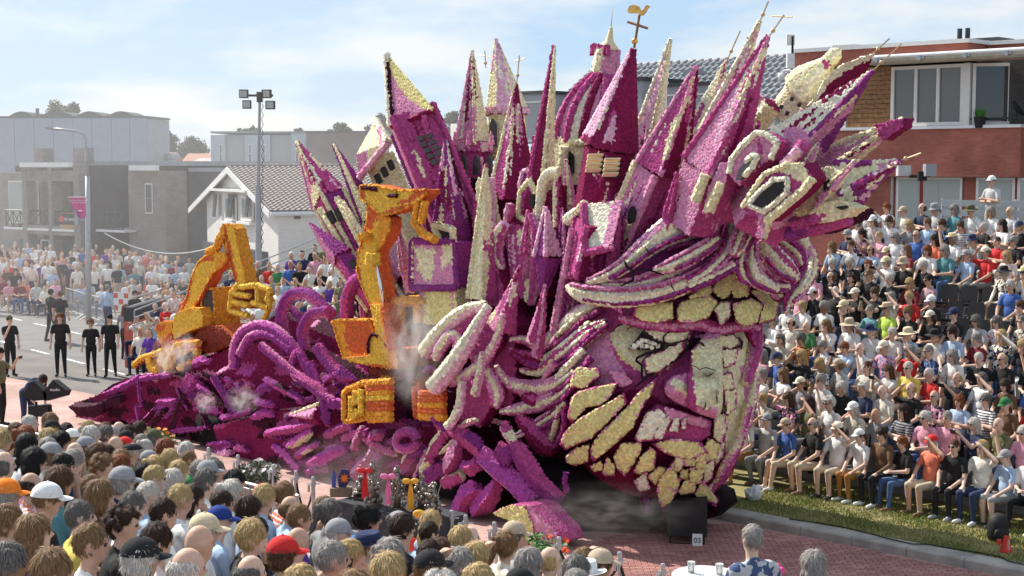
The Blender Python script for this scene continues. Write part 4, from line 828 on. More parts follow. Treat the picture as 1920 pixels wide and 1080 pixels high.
# leaning spires over the brow
spire('leaning_spire', (1214, 262), (1258, 73), 54, 2.4, 'udlw', rot=R(52), edges='--wc', er=.05)
T = tower('dark_leaning_tower', (1232, 318), (1150, 510), 84, .9, 'dxpm', rot=R(42), edges='--cp', w2=88, er=.06); spire('roof', (1240, 318), (1306, 124), 96, .9, 'xxmd', rot=R(42), parent=T, edges='d-pp', paint=[([(1302, 130), (1296, 150), (1284, 195), (1294, 195)], 'c'), ([(1262, 222), (1274, 218), (1250, 300), (1240, 300)], 'c'), ([(1296, 140), (1306, 128), (1212, 340), (1195, 340)], 'm')])
dark_panel([(1176, 412), (1178, 394), (1184, 386), (1190, 396), (1186, 416), (1178, 420)], .42, T)
spire('cream_spire', (1306, 262), (1362, 112), 60, 2.6, 'wccc', rot=R(40)); shaft('spire_shaft', (1306, 262), (1290, 330), 60, 2.6, 'wccc', rot=R(40))
spire('tall_leaning_spire', (1338, 260), (1426, 38), 62, 1.5, 'mdpw', rot=R(55), edges='--wc', er=.05)
T = tower('great_leaning_spire', (1336, 318), (1300, 430), 112, .8, 'dmpm', rot=R(35)); spire('roof', (1338, 318), (1441, 68), 118, .8, 'dmpm', rot=R(35), parent=T, edges='-mmp', er=.06, paint=[([(1436, 90), (1430, 92), (1384, 186), (1392, 186)], 'c'), ([(1405, 180), (1412, 182), (1370, 310), (1358, 312)], 'd'), ([(1375, 230), (1385, 232), (1330, 330), (1318, 330)], 'm')])
for a, b in (((1322, 328), (1304, 376)), ((1352, 345), (1330, 395))): f = FB(); f.bar(fp(*a, .28), fp(*b, .28), .07, 'c', .08); f.build('batten', T)
slab('shard', [(1352, 305), (1368, 308), (1356, 350), (1334, 396), (1318, 398), (1330, 350)], .35, .3, 'p', 'm', paint=[([(1340, 345), (1350, 345), (1332, 396), (1318, 396)], 'c')])
# cream onion turret and its church
T = group_part('cream_onion_turret'); f = FB(); b = fp(1470, 215, 2.6); a = fp(1574, 92, 2.6); ax = a - b; X, Y = frame_axes(ax, 0); sc = FPX / b.y
f.loft([poly_loop(b + ax * t, X, Y, r / sc, 12) for r, t in ((30, 0), (32, .22), (33, .3), (42, .36), (40, .5), (28, .64), (14, .78), (13, .86), (12, .94), (3, 1.0))], 'wccwwwccwwcc', 'cc'); f.paint = [([(1541, 116), (1550, 112), (1556, 120), (1546, 130)], 'm')]; f.build('turret', T)
for x, y in ((1462, 200), (1482, 185), (1496, 196), (1473, 212)): dark_panel([(x - 2, y + 3), (x + 1, y - 4), (x + 4, y - 2), (x + 1, y + 5)], 1.95, T)
shaft('arcade', (1446, 195), (1380, 280), 44, 2.2, 'cpwc', rot=R(30), edges='-ppc')
T = group_part('leaf_roof'); f = FB(); f.add([fp(1640, 100, 2.2), fp(1578, 122, 1.9), fp(1545, 150, 1.8), fp(1530, 182, 1.8), fp(1512, 200, 1.8), fp(1560, 190, 2.4), fp(1620, 140, 2.4), fp(1600, 120, 3.2), fp(1540, 190, 3.2)], [(0, 1, 2, 6), (2, 3, 5, 6), (3, 4, 5), (0, 7, 1), (1, 7, 8, 2), (2, 8, 3), (3, 8, 4), (0, 6, 7), (6, 5, 8, 7), (5, 4, 8)], 'wwwccccddd'); f.paint = [([(1638, 106), (1560, 150), (1520, 205), (1570, 195), (1640, 140)], 'd')]; f.build('roof', T)
T = tower('swept_spire', (1478, 292), (1420, 350), 104, 1.1, 'udpm', rot=R(48)); spire('roof', (1482, 286), (1637, 132), 118, 1.1, 'dcwu', rot=R(46), parent=T, edges='---u', er=.07, paint=[([(1600, 190), (1608, 200), (1530, 262), (1520, 256)], 'p'), ([(1560, 226), (1568, 236), (1500, 300), (1488, 296)], 'p'), ([(1470, 240), (1500, 238), (1560, 300), (1470, 330)], 'p')])
def frame_loop(poly, v, r, c, parent, name='window_frame', closed=True):
    f = FB(); q = [fp(x, y, v) for x, y in poly]
    for a, b in zip(q, q[1:] + ([q[0]] if closed else [])): f.bar(a, b, r, c)
    f.build(name, parent)
T = tower('dormer_tower', (1428, 275), (1352, 400), 76, 1.1, 'mdpm', rot=R(30), edges='--mm'); DF = zz(1160, 230, 4, [(830, 380), (850, 270), (920, 180), (1030, 75), (1100, 85), (1190, 150), (1140, 270), (1060, 320), (900, 470)])
slab('dormer_face', DF, .32, .35, 'p', 'm', parent=T, paint=[(zz(1160, 230, 4, [(1050, 100), (1080, 180), (1060, 300), (1040, 300), (1040, 180)]), 'm')]); frame_loop(DF[0:7], .30, .045, 'w', T, 'gable_trim', False)
WN = zz(1160, 230, 4, [(875, 430), (905, 345), (955, 285), (1020, 240), (1040, 262), (1005, 330), (945, 395), (905, 428)]); dark_panel(WN, .20, T, m=mat('slate_grey', (.10, .10, .105), .6, .1), th=.1); frame_loop(WN[2:7], .20, .04, 'w', T, closed=False)
f = FB(); f.bar(fp(1480, 305, .4), fp(1510, 270, .4), .10, 'm'); f.bar(fp(1470, 310, .35), fp(1500, 280, .3), .08, 'l'); f.build('batten', T)
T = tower('arch_window_house', (1480, 330), (1412, 420), 90, .95, 'mdpm', rot=R(15), edges='--m-'); AF = zz(1160, 230, 4, [(930, 630), (1090, 390), (1270, 310), (1380, 305), (1450, 420), (1380, 510), (1110, 740), (980, 690)])
slab('front', AF, .12, .4, 'm', 'd', parent=T, paint=[(zz(1160, 230, 4, [(1180, 350), (1280, 305), (1385, 300), (1455, 425), (1385, 470), (1290, 400)]), 'c'), (zz(1160, 230, 4, [(1000, 640), (1080, 690), (1260, 560), (1300, 520), (1180, 680), (1060, 720)]), 'p')]); frame_loop([AF[4], AF[5], AF[6]], .10, .06, 'c', T, 'gable_trim', False); frame_loop([AF[0], AF[1], AF[2]], .10, .04, 'c', T, 'gable_trim', False)
AW = zz(1160, 230, 4, [(1000, 610), (1080, 520), (1170, 450), (1250, 440), (1240, 510), (1150, 590), (1080, 638)]); dark_panel(AW, .04, T, th=.06); frame_loop(zz(1160, 230, 4, [(975, 615), (1070, 505), (1165, 430), (1262, 420), (1262, 520), (1165, 610), (1085, 665)]), .08, .042, 'w', T)
T = tower('brick_turret', (1585, 340), (1455, 410), 84, 1.35, 'dycp', rot=R(25), edges='m-pm')
slab('wall_face', zz(1160, 230, 4, [(1290, 570), (1500, 370), (1560, 330), (1640, 370), (1650, 600), (1500, 620), (1300, 680)]), .62, .3, 's', 'c', parent=T, rim=None, paint=[(zz(1160, 230, 4, [(1500, 400), (1560, 340), (1630, 370), (1620, 480), (1560, 550), (1500, 560)]), 'c'), (zz(1160, 230, 4, [(1280, 640), (1290, 600), (1330, 600), (1300, 690)]), 'm')])
slab('wall_face', zz(1160, 230, 4, [(1500, 600), (1660, 590), (1790, 640), (1700, 700), (1560, 740), (1400, 760), (1440, 690)]), .55, .3, 'c', 'c', parent=T, paint=[(zz(1160, 230, 4, [(1420, 690), (1500, 680), (1560, 690), (1500, 760), (1400, 770)]), 'm')])
dark_panel(zz(1160, 230, 4, [(1535, 515), (1535, 450), (1570, 425), (1590, 440), (1585, 490), (1560, 515)]), .54, T, th=.05); dark_panel(zz(1160, 230, 4, [(1620, 632), (1700, 620), (1715, 635), (1670, 655)]), .48, T, th=.05)
spire('roof', (1590, 348), (1688, 302), 100, 1.0, 'dmcu', rot=R(45), parent=T, edges='--uu', er=.05, mid=(.35, .55), paint=[(zz(1160, 230, 4, [(1650, 290), (1720, 300), (1730, 470), (1790, 600), (1680, 560), (1650, 400)]), 'w')])
spire('cream_ridge_spire', (1555, 310), (1694, 225), 62, 1.7, 'ddpc', rot=R(45), edges='--cc', er=.06); slab('spire_cap', [(1640, 235), (1694, 222), (1690, 238), (1655, 262)], 1.5, .3, 'm', 'd')
for a, b, r, c in (((1490, 420), (1590, 400), .14, 'm'), ((1500, 405), (1560, 385), .10, 'c'), ((1480, 440), (1540, 425), .12, 'u'), ((1450, 420), (1535, 385), .1, 'p'), ((1520, 430), (1595, 412), .12, 'm')): f = FB(); f.bar(fp(*a, .8), fp(*b, .8), r, c, r * .7); f.build('under_batten', FLOAT)
slab('under_shell', [(1440, 400), (1520, 380), (1600, 395), (1590, 412), (1530, 438), (1460, 445)], 1.2, .6, 'd', 'x')
# ---- middle and lower-left structures
T = tower('small_purple_turret', (640, 482), (705, 570), 40, .9, 'upmu', rot=R(40), edges='--c-'); spire('roof', (642, 486), (581, 419), 52, .9, 'uupu', rot=R(40), parent=T)
dark_panel([(652, 492), (660, 486), (668, 498), (660, 505)], .62, T)
T = group_part('purple_steeple'); spire('roof', (848, 425), (836, 262), 72, .9, 'xduu', rot=R(48), parent=T, edges='x-u-', mid=(.18, .78)); shaft('wall', (850, 420), (856, 640), 66, .9, 'xduu', rot=R(48), parent=T)
fr = [fp(x, y, .45) for x, y in ((813, 422), (848, 430), (857, 528), (852, 456), (826, 460), (813, 422))]; f = FB()
for a, b in zip([0, 1, 0, 4], [1, 2, 4, 4]): 
    if a != b: f.bar(fr[a], fr[b], .06, 'c')
f.bar(fp(826, 458, .45), fp(812, 530, .45), .06, 'c'); f.build('frame', T); dark_panel([(816, 426), (846, 434), (850, 458), (828, 458)], .6, T)
slab('hanging_wall', [(772, 456), (776, 452), (822, 454), (850, 456), (858, 535), (850, 540), (772, 540)], .35, .5, 'p', 'u', rim='u', rr=.06, paint=[(jagged([(778, 468), (790, 462), (800, 470), (812, 462), (815, 500), (806, 530), (792, 520), (782, 500)]), 'c'), (jagged([(828, 460), (848, 460), (848, 500), (838, 490), (826, 505)]), 'c'), ([(772, 452), (775, 452), (775, 530), (772, 530)], 'c')])
slab('hanging_panel', [(786, 540), (855, 540), (857, 606), (800, 608), (788, 600)], .42, .4, 'y', 'c', paint=[([(786, 540), (796, 540), (794, 590), (786, 590)], 'p'), ([(846, 540), (850, 540), (848, 580), (846, 580)], 'p')])
T = group_part('ribbon_spire'); spire('blade', (905, 560), (912, 308), 56, .5, 'dmcm', rot=R(40), parent=T, mid=(.5, .55), edges='--c-', paint=[([(912, 310), (906, 330), (902, 420), (908, 450), (922, 470), (922, 330)], 'c'), ([(900, 470), (918, 470), (914, 540), (904, 575), (896, 540)], 'c'), ([(918, 440), (924, 480), (940, 560), (915, 570)], 'm')])
slab('cream_shard', [(892, 345), (897, 335), (908, 334), (906, 380), (895, 388)], .9, .3, 'c', 'l'); slab('magenta_wall', [(888, 380), (905, 380), (912, 440), (902, 580), (885, 560), (886, 440)], 1.0, .5, 'm', 'd')
slab('magenta_sheet', [(905, 480), (925, 470), (948, 560), (958, 620), (890, 600)], .7, .5, 'm', 'd')
T = group_part('draped_figure'); lock('head', [(957, 382), (955, 398), (950, 415)], [8, 10, 6], .9, 'lpmmpl', parent=T); slab('robe', [(945, 418), (960, 420), (1000, 432), (1006, 470), (1000, 560), (990, 572), (982, 560), (960, 550), (955, 500)], .9, .6, 'm', 'd', parent=T, paint=[([(970, 430), (1002, 434), (1000, 560), (984, 565), (985, 480), (970, 460)], 'c'), ([(960, 440), (965, 440), (966, 520), (962, 520)], 'l'), ([(950, 430), (954, 430), (958, 500), (955, 500)], 'l')])
lock('arm', [(948, 420), (936, 440), (931, 470), (938, 495), (946, 498)], [10, 13, 14, 9, 5], .75, 'lcmpml', parent=T); lock('sleeve', [(995, 400), (1006, 440), (1005, 520), (996, 570)], [5, 10, 12, 6], .7, 'lpmmpl', parent=T)
T = group_part('gabled_chapel'); slab('front', [(972, 405), (975, 360), (993, 338), (1008, 370), (1002, 425)], 1.1, .5, 'm', 'd', parent=T, rim='c', rr=.05, paint=[([(980, 400), (984, 370), (993, 350), (1003, 380), (998, 418)], 'd')]); dark_panel([(992, 385), (994, 366), (999, 364), (1001, 390)], .98, T)
lock('cream_roof', [(1010, 410), (1014, 370), (1020, 340), (1034, 326), (1050, 322)], [7, 9, 11, 12, 9], .9, 'cwcclc', parent=T); slab('gable', [(980, 322), (990, 318), (998, 336), (978, 352), (973, 352)], 1.2, .3, 'u', 'd', rim='l', rr=.04, parent=T)
lock('column', [(1046, 330), (1044, 380), (1046, 425)], [7, 8, 9], .9, 'ccmdmc', parent=T); slab('chapel_wall', [(1010, 370), (1045, 350), (1050, 440), (1005, 440)], 1.3, .4, 'd', 'd', parent=T)
spire('spindle', (1028, 480), (1024, 388), 52, .5, 'duul', rot=R(35), edges='--ll', er=.05); spire('spindle', (1028, 480), (1016, 566), 52, .5, 'dduu', rot=R(35))
T = group_part('small_house'); shaft('wall', (1125, 420), (1105, 515), 74, .35, 'ddmd', rot=R(15), parent=T, edges='--mm')
f = FB(); f.add([fp(1095, 384, .2), fp(1166, 377, .2), fp(1146, 462, -.1), fp(1098, 472, -.1), fp(1065, 416, .6), fp(1120, 410, 1.4), fp(1150, 440, 1.2)], [(0, 1, 2, 3), (0, 3, 4), (0, 4, 5, 1), (1, 5, 6, 2), (2, 6, 3)], 'wlmdd'); f.bar(fp(1095, 384, .15), fp(1098, 472, -.12), .06, 'm'); f.bar(fp(1098, 474, -.12), fp(1148, 463, -.12), .06, 'm'); f.bar(fp(1064, 412, .5), fp(1082, 400, .3), .10, 'w'); f.bar(fp(1082, 400, .3), fp(1096, 384, .2), .08, 'c'); f.paint = [([(1146, 380), (1168, 376), (1150, 462), (1128, 465), (1140, 420)], 'p')]; f.build('roof', T)
for x0 in (1068, 1080, 1092): f = FB(); f.bar(fp(x0 + 4, 430 + (x0 - 1068), .1), fp(x0 - 10, 520, .1), .05, 'pml'[(x0 - 1068) // 12]); f.build('post', T)
dark_panel([(1070, 476), (1078, 446), (1082, 470), (1076, 498)], .2, T)
T = group_part('pleated_column'); 
for k in range(9): f = FB(); x = 1090 - k * 1 ; f.bar(fp(1092 + k * 3.2 - 30, 480 + (k % 3) * 6, .5 + .05 * k), fp(1052 + k * 5.5 - 14, 625, .5 + .05 * k), .05, 'pmupmlmpu'[k], .08); f.build('pleat', T)
slab('column_core', [(1065, 480), (1100, 470), (1095, 630), (1035, 620)], .95, .4, 'm', 'd', parent=T)
spire('horn', (940, 615), (976, 496), 62, .2, 'dmpm', rot=R(30), mid=(.4, .52), paint=[]); spire('horn', (996, 640), (1012, 568), 22, .1, 'mmpm'); slab('magenta_robe', [(912, 600), (935, 590), (962, 612), (968, 700), (960, 760), (900, 770), (890, 720)], .5, .8, 'm', 'd')
# curling ribbons at the near side
lock('ribbon', [(910, 572), (880, 580), (850, 600), (820, 632), (795, 662)], [8, 12, 15, 17, 15], -.3, 'wclpplw', n=8); lock('ribbon', [(915, 575), (895, 610), (872, 650), (845, 690), (812, 728)], [8, 12, 16, 18, 17], -.4, 'wwlpplw', n=8)
lock('ribbon', [(945, 590), (930, 640), (905, 680), (872, 706), (845, 716)], [6, 9, 11, 12, 10], -.2, 'lcpmpl', n=8); lock('ribbon', [(818, 672), (828, 650), (845, 630), (858, 640), (852, 668)], [10, 12, 12, 10, 7], -.35, 'lcpmpl', n=8)
lock('ribbon', [(905, 660), (900, 700), (890, 740)], [6, 8, 8], -.3, 'wcplmc', n=8); lock('ribbon', [(868, 715), (862, 760), (848, 790), (838, 800)], [9, 9, 8, 9], -.25, 'cwlplc', n=8)
for pl in ([(912, 576), (870, 590), (840, 620), (870, 640)], [(935, 590), (915, 600), (875, 660), (890, 690), (930, 650)], [(862, 720), (905, 700), (930, 740), (900, 800), (850, 790)]): slab('membrane', pl, .15, .25, 'm', 'd')
# smaller pinnacles between the big towers
for b, a, w, v, c in (((1000, 335), (1003, 255), 20, 2.4, 'dmpm'), ((1070, 385), (1062, 300), 22, 1.6, 'dmcp'), ((1205, 335), (1212, 238), 24, 1.8, 'dmlm'), ((1288, 385), (1302, 296), 24, .6, 'dmpc'), ((1255, 405), (1270, 325), 22, .5, 'ddmm'), ((1402, 305), (1424, 228), 22, 1.4, 'ummp'), ((930, 425), (924, 345), 20, 1.2, 'dmlc'), ((868, 425), (880, 335), 20, 1.5, 'dmpm'), ((985, 475), (991, 395), 20, .8, 'ddmp'), ((1060, 475), (1055, 390), 22, .8, 'dmpu'), ((1150, 480), (1164, 395), 22, .3, 'ddmm'), ((1012, 625), (1022, 535), 22, .2, 'dmpm'), ((838, 525), (838, 445), 18, .5, 'duuu'), ((762, 505), (744, 415), 22, 1.1, 'umpl'), ((732, 565), (711, 478), 22, 1.0, 'umpc'), ((690, 605), (671, 520), 22, 1.0, 'ummp'), ((1440, 402), (1462, 325), 22, .3, 'dmpc'), ((1502, 335), (1536, 268), 22, .8, 'umpc'), ((1562, 352), (1606, 300), 20, .6, 'dmpc'), ((1585, 300), (1645, 236), 20, 2.0, 'umpw'), ((800, 470), (790, 385), 20, 1.2, 'umpl'), ((1345, 290), (1372, 200), 22, 1.9, 'dmlw'), ((1465, 285), (1505, 205), 22, 1.9, 'umlw')):
    spire('pinnacle', b, a, w, v, c, rot=R(40), edges='--' + c[3] + c[2], er=.03); x0, y0 = b; dx, dy = a[0] - b[0], a[1] - b[1]; l = math.hypot(dx, dy); shaft('pinnacle_shaft', b, (x0 - dx / l * 45, y0 - dy / l * 45), w, v, c, rot=R(40))
# ------------------------------------------------------------------ the giant's head
HG = Vector((0.45, -0.893, 0)); HM = Vector((0.893, 0.45, 0))
HC = fp(1230, 715, 2.0); HAX = (1.75, 1.74, 2.2)
def ell(px, py, lift, C, ax):
    a = [x + lift for x in ax]; o = Vector((0, 0, HCAM)) - C; d = ray(px, py).normalized()
    def loc(q): return Vector((q.dot(HG) / a[0], q.dot(HM) / a[1], q.z / a[2]))
    lo, ld = loc(o), loc(d); A = ld.dot(ld); B = 2 * lo.dot(ld); Cc = lo.dot(lo) - 1; D = B * B - 4 * A * Cc
    t = (-B - math.sqrt(D)) / (2 * A) if D > 0 else -B / (2 * A)
    return Vector((0, 0, HCAM)) + d * t
def hp(px, py, lift=0.0): return ell(px, py, lift, HC, HAX)
HATC = fp(1290, 520, 2.2); HATAX = (1.7, 2.0, 1.35)
def hatp(px, py, lift=0.0): return ell(px, py, lift, HATC, HATAX)
HEAD = group_part('bearded_head')
Z4 = lambda pts: zz(1000, 380, 3.4286, pts)
Z5 = lambda pts: zz(920, 600, 3.4286, pts)
Z6 = lambda pts: zz(960, 760, 3.375, pts)
def ellipsoid(name, C, ax, col, paint=(), parent=HEAD, nu=28, nv=16):
    f = FB(); loops = []
    for i in range(nv + 1):
        ph = math.pi * (.02 + .96 * i / nv) ; r = math.sin(ph); z = -math.cos(ph)
        loops.append([C + HG * (ax[0] * r * math.cos(2 * math.pi * k / nu)) + HM * (ax[1] * r * math.sin(2 * math.pi * k / nu)) + Vector((0, 0, ax[2] * z)) for k in range(nu)])
    f.loft(loops, col, col * 2); f.paint = list(paint); return f.build(name, parent)
eye_patch = Z5([(765, 100), (820, 30), (980, 20), (1100, 60), (1200, 20), (1290, 60), (1270, 140), (1250, 190), (1180, 270), (1080, 350), (980, 350), (900, 270), (830, 230), (785, 160)])
far_eye = Z5([(1470, 60), (1560, 40), (1650, 40), (1640, 150), (1600, 260), (1500, 310), (1470, 250)])
ellipsoid('skull', HC, HAX, 'm', [(Z5([(420, 480), (700, 480), (950, 440), (1100, 520), (1450, 620), (1500, 1100), (700, 1250), (380, 900)]), 'd'), (jagged(Z5([(1440, 90), (1720, 60), (1720, 700), (1640, 1000), (1520, 1000), (1500, 600), (1480, 320)]), 3, 3), 'c'), (jagged(Z5([(1600, 300), (1720, 260), (1700, 620), (1640, 560)]), 3, 3), 'p'), (Z5([(1180, -10), (1300, -10), (1310, 110), (1270, 190), (1200, 60)]), 'd'), (jagged(eye_patch, 2, 2), 'c'), (Z5([(800, 180), (880, 250), (960, 330), (900, 300), (820, 230)]), 'y'), (Z5([(1100, 60), (1280, 40), (1290, 80), (1180, 130), (1110, 110)]), 'p'), (jagged(far_eye), 'c'),  # dark crimson under the brow paints shade into the eye socket
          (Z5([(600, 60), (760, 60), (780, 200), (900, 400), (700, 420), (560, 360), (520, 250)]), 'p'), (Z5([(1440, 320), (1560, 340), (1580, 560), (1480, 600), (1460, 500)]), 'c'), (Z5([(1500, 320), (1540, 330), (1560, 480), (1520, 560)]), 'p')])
ellipsoid('hat_core', HATC + Vector((0, 0, .42)), (1.4, 1.7, .72), 'u')
def plate(name, poly, lift, th, top, side, inner=None, icol='c', bev=.12, parent=HEAD, place=hp, ibev=.24, jig=1.6):
    base = [place(x, y, lift - .12) for x, y in poly]; n = len(poly); cx_ = sum(p[0] for p in poly) / n; cy_ = sum(p[1] for p in poly) / n
    shr = lambda s: [(x + (cx_ - x) * s, y + (cy_ - y) * s) for x, y in poly]
    l1 = [place(x, y, lift + th * .62) for x, y in shr(bev * .25)]; l2 = [place(x, y, lift + th) for x, y in shr(bev)]
    ctr = place(cx_, cy_, lift + th * 1.04)
    f = FB(); vs = base + l1 + l2 + [ctr]; fs = []; cs = []
    for a in (0, 1):
        for k in range(n): fs.append((a * n + k, a * n + (k + 1) % n, (a + 1) * n + (k + 1) % n, (a + 1) * n + k)); cs.append(side)
    for k in range(n): fs.append((2 * n + k, 2 * n + (k + 1) % n, 3 * n)); cs.append(top)
    fs.append(tuple(range(n))[::-1]); cs.append('d'); f.add(vs, fs, cs); ip = inner or shr(ibev); f.paint = [(jagged(ip, 3, jig), icol)]; return f.build(name, parent)
def black(name, poly, lift, th=.05, place=hp, parent=HEAD):
    mb = MB(); o_ = parent_loc(parent); n = len(poly); a = [place(x, y, lift) - o_ for x, y in poly]; b = [place(x, y, lift - th) - o_ for x, y in poly]
    mb.add(a + b, [tuple(range(n)), tuple(range(n, 2 * n))[::-1]] + [(i, (i + 1) % n, n + (i + 1) % n, n + i) for i in range(n)]); return mb.build(name, mat('crack_black', (.016, .006, .010), .9, .1), parent)
def crack(pts, w, lift, place=hp, parent=HEAD):
    L_, R_ = [], []
    for i, (x, y) in enumerate(pts):
        x0, y0 = pts[max(i - 1, 0)]; x1, y1 = pts[min(i + 1, len(pts) - 1)]; dx, dy = x1 - x0, y1 - y0; l = math.hypot(dx, dy) + 1e-6; ww = .62 * w * (.4 if i in (0, len(pts) - 1) else 1)
        L_.append((x - dy / l * ww, y + dx / l * ww)); R_.append((x + dy / l * ww, y - dx / l * ww))
    mb = MB(); o_ = parent_loc(parent); n = len(pts); vs = [place(x, y, lift) - o_ for x, y in L_ + R_] + [place(x, y, lift - .1) - o_ for x, y in L_ + R_]
    fs = [(i, i + 1, n + i + 1, n + i) for i in range(n - 1)] + [(2 * n + i, 3 * n + i, 3 * n + i + 1, 2 * n + i + 1) for i in range(n - 1)] + [(i, 2 * n + i, 2 * n + i + 1, i + 1) for i in range(n - 1)] + [(n + i, n + i + 1, 3 * n + i + 1, 3 * n + i) for i in range(n - 1)]
    mb.add(vs, fs); mb.build('crack', MATS.get('crack_black') or mat('crack_black', (.016, .006, .010), .9, .1), parent)
# eyelids and eye
plate('eyelid', Z5([(985, 70), (1080, 40), (1190, 30), (1290, 70), (1260, 130), (1170, 150), (1125, 150), (1030, 105)]), .05, .16, 'c', 'm', icol='c', bev=.15, ibev=.1)
plate('under_eye', Z5([(975, 270), (1010, 230), (1120, 190), (1250, 130), (1260, 180), (1170, 270), (1080, 345), (1000, 350)]), .05, .2, 'c', 'm', icol='c', bev=.15, ibev=.14)
E = group_part('eye', HEAD); black('eye_outline', Z5([(883, 186), (930, 130), (975, 70), (1000, 98), (1060, 130), (1118, 158), (1096, 190), (960, 194)]), .20, th=.2, parent=E)
for q in ([(900, 180), (930, 150), (950, 172), (925, 184)], [(938, 146), (950, 132), (958, 165), (952, 168)], [(960, 122), (975, 118), (980, 142), (966, 150)], [(985, 120), (1000, 122), (1008, 145), (988, 144)], [(962, 158), (982, 152), (984, 178), (966, 182)], [(990, 155), (1008, 153), (1012, 172), (994, 184)], [(1015, 130), (1028, 136), (1030, 160), (1016, 152)], [(1020, 168), (1042, 160), (1048, 182), (1030, 186)], [(1038, 142), (1060, 146), (1060, 160), (1042, 154)], [(1068, 160), (1086, 162), (1084, 178), (1066, 178)]): plate('eye_tile', Z5(q), .19, .05, 'w', 'w', icol='w', parent=E)
for pts, w in (([(870, 80), (880, 55), (930, 35), (985, 25)], 1.3), ([(775, 80), (820, 35), (900, 12), (985, 5)], 2), ([(1195, 35), (1150, 75), (1112, 105), (1112, 150), (1106, 200), (1096, 246)], 2.6), ([(1270, 120), (1200, 160), (1110, 168)], 3), ([(1260, 190), (1130, 190), (1000, 215), (940, 245), (935, 262), (972, 290), (972, 360), (985, 400)], 4), ([(920, 440), (1000, 370), (1120, 300), (1230, 230), (1290, 130)], 4.5)): crack(Z5(pts), w, .23)
# nose: a wedge standing out of the face
f = FB()
def npt(x, y, l): p = Z5([(x, y)])[0]; return hp(p[0], p[1], l)
rows = [((1285, 110), (1400, 85), (1480, 75), (1490, 100), .0, .25), ((1285, 200), (1300, 195), (1470, 190), (1500, 200), .0, .5), ((1270, 330), (1300, 330), (1472, 330), (1500, 340), .0, .7), ((1200, 420), (1310, 440), (1470, 460), (1500, 470), .05, .95), ((1180, 500), (1330, 540), (1455, 590), (1490, 560), .1, 1.0), ((1200, 530), (1340, 600), (1440, 632), (1480, 600), .1, .8)]
vs = []; 
for a, b, c, d, l0, l1 in rows: vs += [npt(*a, l0 - .1), npt(*b, l1 * .9), npt(*c, l1), npt(*d, l0 - .1)]
fs = []; cs = []
for i in range(len(rows) - 1):
    for k, cc in ((0, 'm'), (1, 'c'), (2, 'c')): fs.append((i * 4 + k, i * 4 + k + 1, (i + 1) * 4 + k + 1, (i + 1) * 4 + k)); cs.append(cc)
    fs.append((i * 4 + 3, i * 4, (i + 1) * 4, (i + 1) * 4 + 3)); cs.append('d')
fs += [(0, 1, 2, 3), (20, 23, 22, 21)]; cs += ['m', 'm']; f.add(vs, fs, cs); f.paint = [(Z5([(1280, 80), (1480, 70), (1480, 110), (1400, 130), (1330, 120)]), 'p'), (Z5([(1310, 200), (1340, 200), (1320, 300), (1300, 300)]), 'y'), (Z5([(1330, 560), (1460, 560), (1450, 640), (1330, 620)]), 'p')]; f.build('nose', HEAD)
def wing_pl(x, y, l): return hp(x, y, l)
f = FB(); ctr = npt(1230, 440, .62); poly = [(1105, 430), (1120, 390), (1180, 350), (1262, 330), (1310, 400), (1330, 500), (1400, 580), (1330, 600), (1250, 570), (1170, 530), (1115, 480)]; lo = [npt(x, y, -.05) for x, y in poly]; mi = [npt(x + (1230 - x) * .12, y + (450 - y) * .12, .36) for x, y in poly]; n = len(poly)
f.add(lo + mi + [ctr], [tuple(range(n))[::-1]] + [(k, (k + 1) % n, n + (k + 1) % n, n + k) for k in range(n)] + [(n + k, n + (k + 1) % n, 2 * n) for k in range(n)], ['d'] + ['m'] * n + ['p'] * n); f.paint = [(jagged(Z5([(1150, 400), (1200, 370), (1260, 420), (1300, 500), (1380, 580), (1300, 560), (1240, 480)]), 3, 3), 'c')]; f.build('nostril', HEAD)
nl = lambda x, y, l: hp(x, y, l + .72)
for pts, w in (([(1285, 290), (1320, 300), (1345, 320), (1380, 305), (1450, 325), (1420, 350), (1390, 360), (1365, 340)], 1.6), ([(1385, 520), (1380, 560), (1355, 590)], 2), ([(1455, 440), (1452, 500), (1460, 540)], 1.4)): crack(Z5(pts), w, .12 if pts[0][1] < 400 else .34, place=nl)
crack(Z5([(1320, 130), (1360, 150), (1385, 185)]), 3, .42)
black('far_pupil', Z5([(1265, 190), (1290, 120), (1340, 110), (1380, 150), (1340, 190), (1290, 200)]), .10)
for pts, w in (([(1475, 160), (1530, 180), (1600, 175), (1620, 150)], 2.2), ([(1595, 110), (1622, 140), (1615, 190)], 1.5), ([(1515, 185), (1505, 240), (1480, 280)], 1.5)): crack(Z5(pts), w, .06)
